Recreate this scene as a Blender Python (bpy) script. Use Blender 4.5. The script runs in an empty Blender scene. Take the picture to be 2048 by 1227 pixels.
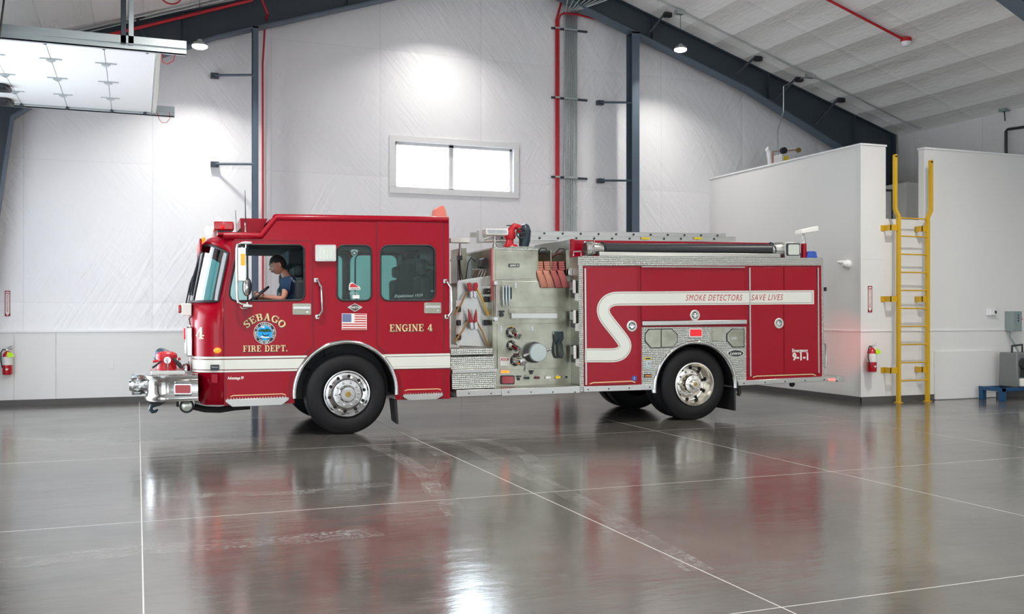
import bpy, bmesh, math, random
from mathutils import Vector, Matrix
from mathutils.geometry import tessellate_polygon
random.seed(7)
PI = math.pi
SC = bpy.context.scene
COL = SC.collection

# ---------------------------------------------------------------- camera
FPX, HOR, CH = 1940.0, 622.0, 1.6          # focal length in px, horizon row, camera height
TH = math.atan(749.0/1940.0)               # camera turned right of the room's depth axis
cd = bpy.data.cameras.new('camera'); cam = bpy.data.objects.new('camera', cd); COL.objects.link(cam)
cd.sensor_width = 36.0; cd.lens = FPX/2048*36.0; cd.shift_y = (HOR-613.5)/2048.0
cd.clip_start = .1; cd.clip_end = 200
cam.location = (0, 0, CH); cam.rotation_euler = (PI/2, 0, -TH)
SC.camera = cam

# ---------------------------------------------------------------- world, exposure
SKY_DIM, SKY_BRIGHT, SKY_LEFT = 2.7, 18.0, 2.8
wd = bpy.data.worlds.new('world'); SC.world = wd; wd.use_nodes = True
bg = wd.node_tree.nodes['Background']; bg.inputs[0].default_value = (.85, .92, 1.0, 1)
# overcast sky, much brighter on the sun's side (behind the back wall), dimmer towards the shaded yard
_n = wd.node_tree.nodes; _l = wd.node_tree.links
_tc = _n.new('ShaderNodeTexCoord'); _sp = _n.new('ShaderNodeSeparateXYZ'); _mr = _n.new('ShaderNodeMapRange')
_l.new(_tc.outputs['Generated'], _sp.inputs[0]); _l.new(_sp.outputs[1], _mr.inputs[0])
_mr.inputs[1].default_value = .1; _mr.inputs[2].default_value = .8; _mr.inputs[3].default_value = SKY_DIM; _mr.inputs[4].default_value = SKY_BRIGHT
_mr2 = _n.new('ShaderNodeMapRange'); _l.new(_sp.outputs[0], _mr2.inputs[0]); _ad = _n.new('ShaderNodeMath'); _ad.operation = 'ADD'
_mr2.inputs[1].default_value = -.3; _mr2.inputs[2].default_value = -.9; _mr2.inputs[3].default_value = 0.0; _mr2.inputs[4].default_value = SKY_LEFT
_l.new(_mr.outputs[0], _ad.inputs[0]); _l.new(_mr2.outputs[0], _ad.inputs[1]); _l.new(_ad.outputs[0], bg.inputs[1])
SC.view_settings.view_transform = 'Standard'; SC.view_settings.look = 'None'
SC.view_settings.exposure = 0.0; SC.view_settings.gamma = 1.0
LAMP_POWER = 125.0

# ---------------------------------------------------------------- ray helpers (a pixel's ray met with a real plane)
Rv = Vector((math.cos(TH), -math.sin(TH), 0)); Dv = Vector((math.sin(TH), math.cos(TH), 0)); Uv = Vector((0, 0, 1))
CAM = Vector((0, 0, CH))
def ray(px, py): return Dv + Rv*((px-1024)/FPX) - Uv*((py-HOR)/FPX)
def onplane(px, py, p, n):
    d = ray(px, py); t = (p-CAM).dot(n)/d.dot(n); return CAM + d*t
def onY(px, py, Y): return onplane(px, py, Vector((0, Y, 0)), Vector((0, 1, 0)))
def onX(px, py, X): return onplane(px, py, Vector((X, 0, 0)), Vector((1, 0, 0)))
def onZ(px, py, Z): return onplane(px, py, Vector((0, 0, Z)), Vector((0, 0, 1)))

# ---------------------------------------------------------------- truck frame (x to its rear, y to its far side, z up)
def gp(px, py): return onZ(px, py, 0)
_a, _b = gp(690, 868.5), gp(1383, 840.5)
YAW = math.radians(-2.3); PITCH = math.radians(-.57)
TRK = Matrix.Translation(Vector((_a.x, _a.y-.03, 0))) @ Matrix.Rotation(YAW, 4, 'Z') @ Matrix.Rotation(PITCH, 4, 'Y')
TRKI = TRK.inverted(); TR3 = TRK.to_3x3()
def S3(px, py, y=0.0):
    o = TRKI @ CAM; d = TR3.inverted() @ ray(px, py); t = (y-o.y)/d.y; return o + d*t
def S(px, py, y=0.0):
    p = S3(px, py, y); return (p.x, p.z)
def SP(pts, y=0.0): return [S(a, b, y) for a, b in pts]
TW = 2.44

# ---------------------------------------------------------------- materials
MATS = {}
def mat(name, col, rough=.5, metal=0.0, coat=0.0, emit=None, es=0.0, alpha=1.0, spec=.5, coatr=.05):
    if name in MATS: return MATS[name]
    m = bpy.data.materials.new(name); m.use_nodes = True
    b = m.node_tree.nodes['Principled BSDF']
    b.inputs['Base Color'].default_value = (*col, 1); b.inputs['Roughness'].default_value = rough
    b.inputs['Metallic'].default_value = metal; b.inputs['Coat Weight'].default_value = coat
    b.inputs['Coat Roughness'].default_value = coatr; b.inputs['Specular IOR Level'].default_value = spec
    if emit: b.inputs['Emission Color'].default_value = (*emit, 1); b.inputs['Emission Strength'].default_value = es
    MATS[name] = m; return m
def N(m, t, **k):
    n = m.node_tree.nodes.new(t)
    for a, v in k.items():
        if a in n.inputs.keys(): n.inputs[a].default_value = v
        else: setattr(n, a, v)
    return n
def LK(m, a, b): m.node_tree.links.new(a, b)
def BS(m): return m.node_tree.nodes['Principled BSDF']
def math_n(m, op, a, b=None, c=None):
    n = m.node_tree.nodes.new('ShaderNodeMath'); n.operation = op
    for i, v in enumerate((a, b, c)):
        if v is None: continue
        if isinstance(v, (int, float)): n.inputs[i].default_value = v
        else: m.node_tree.links.new(v, n.inputs[i])
    return n.outputs[0]
def noise(m, vec, scale, detail=4, rough=.5, dist=0.0):
    n = m.node_tree.nodes.new('ShaderNodeTexNoise'); n.inputs['Scale'].default_value = scale
    n.inputs['Detail'].default_value = detail; n.inputs['Roughness'].default_value = rough; n.inputs['Distortion'].default_value = dist
    if vec is not None: LK(m, vec, n.inputs['Vector'])
    return n.outputs['Fac']
def mapping(m, vec, sc=(1, 1, 1), rot=(0, 0, 0), loc=(0, 0, 0)):
    n = m.node_tree.nodes.new('ShaderNodeMapping'); n.inputs['Scale'].default_value = sc; n.inputs['Rotation'].default_value = rot
    n.inputs['Location'].default_value = loc; LK(m, vec, n.inputs['Vector']); return n.outputs[0]
def ramp(m, fac, a, b, p0=0.0, p1=1.0):
    n = m.node_tree.nodes.new('ShaderNodeValToRGB'); e = n.color_ramp.elements
    e[0].position = p0; e[0].color = (*a, 1); e[1].position = p1; e[1].color = (*b, 1)
    LK(m, fac, n.inputs[0]); return n.outputs[0]
def bump(m, h, strength, dist):
    n = m.node_tree.nodes.new('ShaderNodeBump'); n.inputs['Strength'].default_value = strength; n.inputs['Distance'].default_value = dist
    LK(m, h, n.inputs['Height']); LK(m, n.outputs[0], BS(m).inputs['Normal']); return n
def geo_pos(m):
    n = m.node_tree.nodes.new('ShaderNodeNewGeometry'); return n.outputs['Position']
def line_mask(m, c, period, off, half):   # 1 on lines at off + k*period, width 2*half
    a = math_n(m, 'SUBTRACT', c, off-period*.5); a = math_n(m, 'FLOORED_MODULO', a, period)
    a = math_n(m, 'SUBTRACT', a, period*.5); a = math_n(m, 'ABSOLUTE', a)
    return a, math_n(m, 'LESS_THAN', a, half)

RED = mat('engine_red_paint', (.290, .0001, .0110), .25, 0, .10, spec=.22, coatr=.05)
DRED = mat('dark_red_line', (.10, .004, .012), .4)
WHT = mat('stripe_white', (.66, .67, .60), .35, 0, .5)
GOLD = mat('gold_leaf', (.78, .58, .30), .4, .15)
BLK = mat('black_rubber', (.012, .012, .014), .55)
BLKP = mat('black_plastic', (.018, .02, .024), .35)
CABIN = mat('cabin_charcoal', (.018, .022, .026), .7)
CHR = mat('chrome', (.62, .62, .61), .08, 1.0)
ALU = mat('aluminium', (.52, .52, .49), .32, 1.0)
SATIN = mat('brushed_stainless', (.62, .63, .54), .33, 1.0)
GALV = mat('galvanised_steel', (.50, .55, .55), .38, .85)
GREYS = mat('slate_painted_steel', (.085, .12, .16), .45)
DGREYS = mat('dark_painted_steel', (.036, .050, .064), .5)
REDP = mat('red_pipe_paint', (.50, .008, .018), .35)
YEL = mat('ladder_yellow', (.60, .36, .012), .45)
WPAINT = mat('white_panel', (.74, .74, .72), .42)
WTRIM = mat('white_trim', (.80, .80, .80), .4)
TRK_BLK = mat('chassis_black', (.008, .008, .009), .5)
REDLENS = mat('red_lens', (.35, .004, .01), .15, 0, .8)
REDGLOW = mat('red_lit_lens', (.6, .01, .02), .2, emit=(1, .02, .02), es=.3)
REDHOT = mat('red_bright_lens', (.6, .01, .02), .2, emit=(1, .10, .08), es=3.5)
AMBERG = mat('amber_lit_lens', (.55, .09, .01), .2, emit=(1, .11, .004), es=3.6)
AMBER = mat('amber_lens', (.75, .22, .02), .2, 0, .5)
CLEARL = mat('clear_lamp_lens', (.62, .66, .58), .18, .55, .6)
WGLOW = mat('white_lit_lens', (1, .95, .85), .3, emit=(1, .86, .62), es=5)
BLUEL = mat('blue_lens', (.005, .06, .38), .2, 0, .6)
SKIN = mat('skin', (.50, .22, .15), .5); SKIN.node_tree.nodes['Principled BSDF'].inputs['Subsurface Weight'].default_value = .1
HAIR = mat('short_dark_hair', (.018, .012, .010), .8)
NAVY = mat('navy_cotton', (.006, .024, .066), .85)
BROWN = mat('wood_handle', (.42, .22, .07), .5)
YELH = mat('yellow_handle', (.80, .48, .02), .4)
HOSEP = mat('salmon_hose_jacket', (.46, .19, .13), .85)
HOSER = mat('faded_red_hose_jacket', (.33, .08, .075), .85)
BLUEC = mat('cart_blue', (.006, .06, .15), .45)
BOXG = mat('electric_box_grey', (.23, .29, .28), .5)
LIME = mat('lime_tag', (.55, .85, .02), .6)
EMIT = mat('lamp_diffuser', (1, 1, 1), .5, emit=(1, .97, .93), es=14)
PAPER = mat('paper_white', (.75, .74, .70), .6)
COPPER = mat('copper', (.55, .22, .12), .35, .9)

def m_tread():
    m = mat('tread_plate', (.62, .63, .58), .3, 1.0)
    p = m.node_tree.nodes.new('ShaderNodeTexCoord').outputs['Object']
    s = N(m, 'ShaderNodeSeparateXYZ'); LK(m, p, s.inputs[0])
    u = math_n(m, 'MULTIPLY_ADD', s.outputs[1], .8, s.outputs[0]); v = math_n(m, 'ADD', s.outputs[2], s.outputs[1])
    k = 2*PI/.052
    a = math_n(m, 'SINE', math_n(m, 'MULTIPLY', math_n(m, 'ADD', u, v), k))
    b = math_n(m, 'SINE', math_n(m, 'MULTIPLY', math_n(m, 'SUBTRACT', u, v), k))
    h = math_n(m, 'MULTIPLY', a, b); h = math_n(m, 'ABSOLUTE', h); h = math_n(m, 'GREATER_THAN', h, .38)
    LK(m, ramp(m, h, (.36, .37, .34), (.72, .73, .68)), BS(m).inputs['Base Color'])
    bump(m, math_n(m, 'MULTIPLY', a, b), .7, .004)
    return m
TREAD = m_tread()
def m_satin():
    m = SATIN; p = m.node_tree.nodes.new('ShaderNodeTexCoord').outputs['Object']
    f = noise(m, mapping(m, p, (1.2, 1, 1.6)), 2.2, 3)
    LK(m, ramp(m, f, (.30, .295, .235), (.52, .53, .43), .3, .75), BS(m).inputs['Base Color'])
    f2 = noise(m, mapping(m, p, (2, 2, 60)), 4, 2); LK(m, ramp(m, f2, (.26,)*3, (.46,)*3), BS(m).inputs['Roughness'])
m_satin()
def m_liner(name, base, ax, px_, ox, pz_, oz, amp=1.0, rough=.36):   # shiny reinforced liner film
    m = mat(name, base, rough)
    pos = geo_pos(m); s = N(m, 'ShaderNodeSeparateXYZ'); LK(m, pos, s.inputs[0])
    X = s.outputs[ax]; Z = s.outputs[2]
    du, mu = line_mask(m, X, px_, ox, .012); dz, mz = line_mask(m, Z, pz_, oz, .012)
    w1 = noise(m, mapping(m, mapping(m, pos, rot=(0, .6, 0)), (1.3, 1, .5)), 1.5, 2, .5, .9)
    w2 = noise(m, mapping(m, mapping(m, pos, rot=(.3, .75, 0)), (3.4, 1, .34)), 2.0, 2, .5, .6)
    w4 = noise(m, mapping(m, mapping(m, pos, rot=(-.3, -.55, 0)), (3.6, 1, .34)), 1.9, 2, .5, .6)
    area = noise(m, pos, .8, 2, .5); ma = math_n(m, 'SMOOTHSTEP' if False else 'MAXIMUM', math_n(m, 'MULTIPLY', math_n(m, 'SUBTRACT', area, .42), 5), 0); ma = math_n(m, 'MINIMUM', ma, 1)
    mb_ = math_n(m, 'SUBTRACT', 1, ma)
    r2 = math_n(m, 'ABSOLUTE', math_n(m, 'SUBTRACT', w2, .5)); r4 = math_n(m, 'ABSOLUTE', math_n(m, 'SUBTRACT', w4, .5))
    h = math_n(m, 'ADD', math_n(m, 'MULTIPLY', w1, .05), math_n(m, 'MULTIPLY', math_n(m, 'MULTIPLY', r2, ma), .045))
    h = math_n(m, 'ADD', h, math_n(m, 'MULTIPLY', math_n(m, 'MULTIPLY', r4, mb_), .045))
    quilt = math_n(m, 'ADD', math_n(m, 'SMOOTH_MIN', du, .10, .08), math_n(m, 'SMOOTH_MIN', dz, .08, .07))
    h = math_n(m, 'ADD', h, math_n(m, 'MULTIPLY', quilt, .13))
    bump(m, h, .60*amp, 1.0)
    mk = math_n(m, 'MULTIPLY', math_n(m, 'MAXIMUM', mu, math_n(m, 'MULTIPLY', mz, .6)), .30)
    mx = N(m, 'ShaderNodeMix', data_type='RGBA'); LK(m, mk, mx.inputs[0]); mx.inputs[6].default_value = (*base, 1)
    mx.inputs[7].default_value = (base[0]*.75, base[1]*.75, base[2]*.78, 1); LK(m, mx.outputs[2], BS(m).inputs['Base Color'])
    return m
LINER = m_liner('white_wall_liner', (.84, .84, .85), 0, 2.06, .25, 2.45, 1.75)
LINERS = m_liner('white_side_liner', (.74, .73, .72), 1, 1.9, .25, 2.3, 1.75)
def m_ceiling():
    m = mat('white_roof_liner', (.83, .82, .80), .42)
    pos = geo_pos(m); s = N(m, 'ShaderNodeSeparateXYZ'); LK(m, pos, s.inputs[0])
    du, mu = line_mask(m, s.outputs[0], .76, .85, .010); dz, mz = line_mask(m, s.outputs[1], 1.83, 1.0, .012)
    w1 = noise(m, pos, 1.3, 3, .5, .6); w2 = noise(m, mapping(m, pos, (3.6, .8, 1)), 3.0, 4, .6, .7)
    h = math_n(m, 'ADD', math_n(m, 'MULTIPLY', w1, .05), math_n(m, 'MULTIPLY', w2, .018))
    q = math_n(m, 'ADD', math_n(m, 'SMOOTH_MIN', du, .30, .15), math_n(m, 'MULTIPLY', math_n(m, 'SMOOTH_MIN', dz, .12, .1), .5))
    h = math_n(m, 'SUBTRACT', h, math_n(m, 'MULTIPLY', q, .26)); bump(m, h, .8, 1.0)
    mk = math_n(m, 'MULTIPLY', math_n(m, 'MAXIMUM', mu, math_n(m, 'MULTIPLY', mz, .5)), .35)
    mx = N(m, 'ShaderNodeMix', data_type='RGBA'); LK(m, mk, mx.inputs[0]); mx.inputs[6].default_value = (.83, .82, .80, 1)
    mx.inputs[7].default_value = (.5, .5, .5, 1); LK(m, mx.outputs[2], BS(m).inputs['Base Color'])
    return m
CEIL = m_ceiling()
def m_floor():
    m = mat('polished_concrete', (.2, .2, .19), .2)
    pos = geo_pos(m); s = N(m, 'ShaderNodeSeparateXYZ'); LK(m, pos, s.inputs[0])
    du, mu = line_mask(m, s.outputs[0], 3.22, .03, .0040); dy, my = line_mask(m, s.outputs[1], 3.53, 7.90, .0040)
    n1 = noise(m, mapping(m, pos, (1, 1, 1)), .55, 6, .6, .4); n2 = noise(m, mapping(m, pos, (1.2, .8, 1)), 5, 6, .65)
    f = math_n(m, 'ADD', math_n(m, 'MULTIPLY', n1, .65), math_n(m, 'MULTIPLY', n2, .35))
    c = ramp(m, f, (.050, .047, .041), (.120, .113, .100), .32, .68)
    mk = math_n(m, 'MAXIMUM', mu, my)
    mx = N(m, 'ShaderNodeMix', data_type='RGBA'); LK(m, math_n(m, 'MULTIPLY', mk, .85), mx.inputs[0]); LK(m, c, mx.inputs[6])
    mx.inputs[7].default_value = (.50, .49, .46, 1); LK(m, mx.outputs[2], BS(m).inputs['Base Color'])
    sc = noise(m, mapping(m, pos, (.5, 3.0, 1)), 7, 5, .7); sm = noise(m, pos, 1.3, 4, .6)
    r = math_n(m, 'ADD', .085, math_n(m, 'MULTIPLY', sm, .13)); r = math_n(m, 'ADD', r, math_n(m, 'MULTIPLY', math_n(m, 'MAXIMUM', math_n(m, 'SUBTRACT', sc, .56), 0), .5))
    r = math_n(m, 'ADD', r, math_n(m, 'MULTIPLY', mk, .4)); LK(m, r, BS(m).inputs['Roughness'])
    BS(m).inputs['IOR'].default_value = 2.05
    h = math_n(m, 'MULTIPLY', noise(m, mapping(m, pos, (.6, 1.6, 1)), 2.2, 5, .6), 1.0); bump(m, h, .06, .06)
    return m
FLOORM = m_floor()
def m_glass(name, col, refl=.10, rough=0.0):
    m = bpy.data.materials.new(name); m.use_nodes = True; nt = m.node_tree; nt.nodes.clear()
    o = nt.nodes.new('ShaderNodeOutputMaterial'); mx = nt.nodes.new('ShaderNodeMixShader'); t = nt.nodes.new('ShaderNodeBsdfTransparent')
    g = nt.nodes.new('ShaderNodeBsdfGlossy'); fr = nt.nodes.new('ShaderNodeFresnel'); fr.inputs[0].default_value = 1.5
    ad = nt.nodes.new('ShaderNodeMath'); ad.operation = 'ADD'; ad.inputs[1].default_value = refl
    t.inputs[0].default_value = (*col, 1); g.inputs['Roughness'].default_value = rough
    nt.links.new(fr.outputs[0], ad.inputs[0]); nt.links.new(ad.outputs[0], mx.inputs[0]); nt.links.new(t.outputs[0], mx.inputs[1])
    nt.links.new(g.outputs[0], mx.inputs[2]); nt.links.new(mx.outputs[0], o.inputs[0]); return m
GTEAL = m_glass('teal_tinted_glass', (.66, .86, .84), .0)
GWIND = m_glass('windscreen_glass', (.40, .78, .80), .14)
GCLR = m_glass('clear_glass', (.93, .96, .96), .02)

# ---------------------------------------------------------------- mesh builder
WM = {}
class MB:
    def __init__(s, T=None): s.v = []; s.f = []; s.T = T or Matrix()
    def add(s, vs, fs):
        o = len(s.v); s.v += [Vector(a) for a in vs]; s.f += [[i+o for i in f] for f in fs]; return s
    def box(s, x0, x1, y0, y1, z0, z1):
        if x1 < x0: x0, x1 = x1, x0
        if y1 < y0: y0, y1 = y1, y0
        if z1 < z0: z0, z1 = z1, z0
        return s.add([(x0,y0,z0),(x1,y0,z0),(x1,y1,z0),(x0,y1,z0),(x0,y0,z1),(x1,y0,z1),(x1,y1,z1),(x0,y1,z1)],
                     [(3,2,1,0),(4,5,6,7),(0,1,5,4),(1,2,6,5),(2,3,7,6),(3,0,4,7)])
    def plate(s, outer, y0, y1, holes=(), f=None):      # outline in x,z pushed from y0 to y1 ; f maps (x,z,y)->point
        f = f or (lambda a, b, y: (a, y, b))
        loops = [list(outer)]+[list(h) for h in holes]
        tris = tessellate_polygon([[Vector((a, b, 0)) for a, b in l] for l in loops])
        flat = [p for l in loops for p in l]; n = len(flat)
        vs = [f(a, b, y0) for a, b in flat]+[f(a, b, y1) for a, b in flat]
        fs = [tuple(t) for t in tris]+[tuple(i+n for i in reversed(t)) for t in tris]
        o = 0
        for l in loops:
            k = len(l)
            for i in range(k): a, b = o+i, o+(i+1) % k; fs.append((a, b, b+n, a+n))
            o += k
        return s.add(vs, fs)
    def tube(s, path, r, seg=10, closed=False, cap=True, sq=1.0):
        P = [Vector(p) for p in path]; n = len(P); rr = r if isinstance(r, (list, tuple)) else [r]*n
        vs = []; prev = None
        for i in range(n):
            if closed: t = (P[(i+1) % n]-P[i-1])
            else: t = P[min(i+1, n-1)]-P[max(i-1, 0)]
            t.normalize()
            if prev is None:
                up = Vector((0, 0, 1)) if abs(t.z) < .9 else Vector((1, 0, 0)); a = t.cross(up).normalized()
            else:
                a = prev-t*prev.dot(t); a.normalize()
            prev = a; b = t.cross(a)
            for k in range(seg):
                g = 2*PI*k/seg; vs.append(P[i]+a*(math.cos(g)*rr[i])+b*(math.sin(g)*rr[i]*sq))
        fs = []
        m = n if closed else n-1
        for i in range(m):
            for k in range(seg):
                a, b = i*seg+k, i*seg+(k+1) % seg; j = ((i+1) % n)*seg
                fs.append((a, b, j+(k+1) % seg, j+k))
        if cap and not closed: fs.append(tuple(reversed(range(seg)))); fs.append(tuple((n-1)*seg+k for k in range(seg)))
        return s.add(vs, fs)
    def lathe(s, prof, c, ax=(0, 1, 0), seg=32, arc=2*PI, a0=0.0, cap=True):   # prof: (radius, along-axis)
        ax = Vector(ax).normalized(); c = Vector(c); up = Vector((0, 0, 1)) if abs(ax.z) < .9 else Vector((1, 0, 0))
        a = ax.cross(up).normalized(); b = a.cross(ax).normalized()
        full = abs(arc-2*PI) < 1e-6; n = seg if full else seg+1; vs = []
        for r, h in prof:
            for k in range(n):
                g = a0+arc*k/seg; vs.append(c+ax*h+(a*math.cos(g)+b*math.sin(g))*r)
        fs = []
        for i in range(len(prof)-1):
            for k in range(seg):
                p, q = i*n+k, i*n+(k+1) % n; fs.append((p, q, q+n, p+n))
        if full and cap:
            if prof[0][0] > 1e-5: fs.append(tuple(range(n)))
            if prof[-1][0] > 1e-5: fs.append(tuple(reversed(range((len(prof)-1)*n, len(prof)*n))))
        return s.add(vs, fs)
    def ball(s, c, r, sx=1, sy=1, sz=1, seg=16, rings=10):
        c = Vector(c); vs = []; fs = []
        for i in range(rings+1):
            t = PI*i/rings
            for k in range(seg):
                g = 2*PI*k/seg; vs.append(c+Vector((sx*r*math.sin(t)*math.cos(g), sy*r*math.sin(t)*math.sin(g), sz*r*math.cos(t))))
        for i in range(rings):
            for k in range(seg):
                a, b = i*seg+k, i*seg+(k+1) % seg; fs.append((a, a+seg, b+seg, b))
        return s.add(vs, fs)
    def strip(s, path, w, y0, y1, closed=False):        # flat ribbon in the x,z plane
        P = [Vector((a, b)) for a, b in path]; n = len(P); L = []; R = []
        for i in range(n):
            if closed: d0 = (P[i]-P[i-1]).normalized(); d1 = (P[(i+1) % n]-P[i]).normalized()
            else:
                d0 = (P[i]-P[i-1]).normalized() if i else (P[1]-P[0]).normalized()
                d1 = (P[i+1]-P[i]).normalized() if i < n-1 else d0
            t = (d0+d1).normalized(); nn = Vector((-t.y, t.x)); k = 1/max(.5, nn.dot(Vector((-d0.y, d0.x))))
            ww = w[i] if isinstance(w, (list, tuple)) else w
            L.append(P[i]+nn*ww*.5*k); R.append(P[i]-nn*ww*.5*k)
        vs = []; fs = []
        if abs(y1-y0) < 1e-9:
            for l, r in zip(L, R): vs += [(l.x, y0, l.y), (r.x, y0, r.y)]
            for i in range(n if closed else n-1): a, b = 2*i, 2*((i+1) % n); fs.append((a, a+1, b+1, b))
            return s.add(vs, fs)
        for l, r in zip(L, R): vs += [(l.x, y0, l.y), (r.x, y0, r.y), (l.x, y1, l.y), (r.x, y1, r.y)]
        for i in range(n if closed else n-1):
            a, b = 4*i, 4*((i+1) % n)
            fs += [(a, a+1, b+1, b), (a+2, b+2, b+3, a+3), (a, b, b+2, a+2), (a+1, a+3, b+3, b+1)]
        if not closed: fs += [(0, 2, 3, 1), (4*n-4, 4*n-3, 4*n-1, 4*n-2)]
        return s.add(vs, fs)
    def xf(s, M):
        s.v = [M @ a for a in s.v]; return s
    def build(s, name, m, parent=None, bev=0, ang=35, sub=0, kind=None, label=None):
        W = [s.T @ a for a in s.v]
        if parent is None:
            xs = [a.x for a in W]; ys = [a.y for a in W]; zs = [a.z for a in W]
            M = Matrix.Translation(((min(xs)+max(xs))/2, (min(ys)+max(ys))/2, min(zs)))
        else: M = WM[parent.name]
        Mi = M.inverted()
        me = bpy.data.meshes.new(name); me.from_pydata([Mi @ a for a in W], [], s.f); me.validate(); 
        bm = bmesh.new(); bm.from_mesh(me); bmesh.ops.remove_doubles(bm, verts=bm.verts, dist=1e-6)
        bmesh.ops.recalc_face_normals(bm, faces=bm.faces); bm.to_mesh(me); bm.free()
        o = bpy.data.objects.new(name, me); COL.objects.link(o)
        if isinstance(m, (list, tuple)):
            for q in m: me.materials.append(q)
        else: me.materials.append(m)
        me.polygons.foreach_set('use_smooth', [True]*len(me.polygons)); me.set_sharp_from_angle(angle=math.radians(ang))
        if parent is None: o.matrix_world = M
        else: o.parent = parent
        WM[o.name] = M
        if bev:
            b = o.modifiers.new('bevel', 'BEVEL'); b.width = bev; b.segments = 2; b.limit_method = 'ANGLE'; b.angle_limit = math.radians(40)
        if sub: b = o.modifiers.new('sub', 'SUBSURF'); b.levels = sub; b.render_levels = sub
        if kind: o['kind'] = kind
        if label: o['label'] = label
        return o
def build_split(mb, name, m, parent, **k):          # one object per connected piece
    n = len(mb.v); par = list(range(n))
    def fnd(a):
        while par[a] != a: par[a] = par[par[a]]; a = par[a]
        return a
    for f in mb.f:
        for a in f[1:]: par[fnd(f[0])] = fnd(a)
    gr = {}
    for f in mb.f: gr.setdefault(fnd(f[0]), []).append(f)
    out = []
    for fs in gr.values():
        us = sorted({a for f in fs for a in f}); ix = {a: i for i, a in enumerate(us)}
        q = MB(mb.T); q.v = [mb.v[a] for a in us]; q.f = [[ix[a] for a in f] for f in fs]; out.append(q.build(name, m, parent, **k))
    return out
def empty(name, loc, label, cat, group=None, T=None):
    o = bpy.data.objects.new(name, None); COL.objects.link(o); o.empty_display_size = .1
    M = Matrix.Translation((T or Matrix()) @ Vector(loc)) @ ((T or Matrix()).to_3x3().to_4x4())
    o.matrix_world = M; WM[o.name] = M; tag(o, label, cat, group); return o
def tag(o, label, cat, group=None, kind=None):
    if label: o['label'] = label
    if cat: o['category'] = cat
    if group: o['group'] = group
    if kind: o['kind'] = kind
    return o
def st(o): o['kind'] = 'structure'; return o
def kids(o): return [c for c in bpy.data.objects if c.parent == o]
def dup(o, delta=None, M=None, label=None, group=None, parent=None):
    c = o.copy(); COL.objects.link(c); c.parent = parent
    base = WM[o.name]
    if parent is None:
        NM = (M @ base) if M is not None else Matrix.Translation(delta) @ base
        c.matrix_world = NM; WM[c.name] = NM
        if label: c['label'] = label
        if group: c['group'] = group
    else: WM[c.name] = WM[parent.name]; c.matrix_basis = o.matrix_basis.copy()
    for k in kids(o): dup(k, parent=c)
    return c
def dpart(o, delta):                                  # repeat of a part under the same thing
    c = o.copy(); COL.objects.link(c); c.parent = o.parent; c.location = o.location+Vector(delta); WM[c.name] = WM[o.name]; return c
def rr(x0, y0, x1, y1, r, n=6):
    out = []
    for cx, cy, a in ((x1-r, y0+r, -90), (x1-r, y1-r, 0), (x0+r, y1-r, 90), (x0+r, y0+r, 180)):
        for k in range(n+1):
            g = math.radians(a+90*k/n); out.append((cx+r*math.cos(g), cy+r*math.sin(g)))
    return out
def circ(cx, cy, r, n=24, a0=0, a1=360, ry=None):
    ry = ry or r; full = a1-a0 == 360
    return [(cx+r*math.cos(math.radians(a0+(a1-a0)*k/(n if full else n-1))), cy+ry*math.sin(math.radians(a0+(a1-a0)*k/(n if full else n-1)))) for k in range(n)]

# ---------------------------------------------------------------- lettering
def text2d(txt, bold=0.0, shear=0.0, sp=1.0):
    c = bpy.data.curves.new('t', 'FONT'); c.body = txt; c.offset = bold; c.shear = shear; c.space_character = sp; c.resolution_u = 3; c.fill_mode = 'FRONT'
    o = bpy.data.objects.new('t', c); COL.objects.link(o); bpy.context.view_layer.update()
    me = bpy.data.meshes.new_from_object(o.evaluated_get(bpy.context.evaluated_depsgraph_get()))
    vs = [(v.co.x, v.co.y) for v in me.vertices]; fs = [tuple(p.vertices) for p in me.polygons]
    bpy.data.objects.remove(o); bpy.data.meshes.remove(me); bpy.data.curves.remove(c); return vs, fs
def text_on(mb, txt, p0, p1, h, up=(0, 0, 1), off=(0, 0, 0), bold=.0, shear=0.0, sp=1.0, vf=None):
    vs, fs = vf or text2d(txt, bold, shear, sp)
    if not vs: return mb
    x0 = min(a for a, b in vs); x1 = max(a for a, b in vs); y0 = min(b for a, b in vs); y1 = max(b for a, b in vs)
    if vf is None: y0, y1 = min(0, y0) if False else 0.0-bold, .69+bold
    p0 = Vector(p0); p1 = Vector(p1); up = Vector(up); off = Vector(off)
    return mb.add([p0+(p1-p0)*((a-x0)/(x1-x0))+up*(h*(b-y0)/(y1-y0))+off for a, b in vs], fs)
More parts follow.
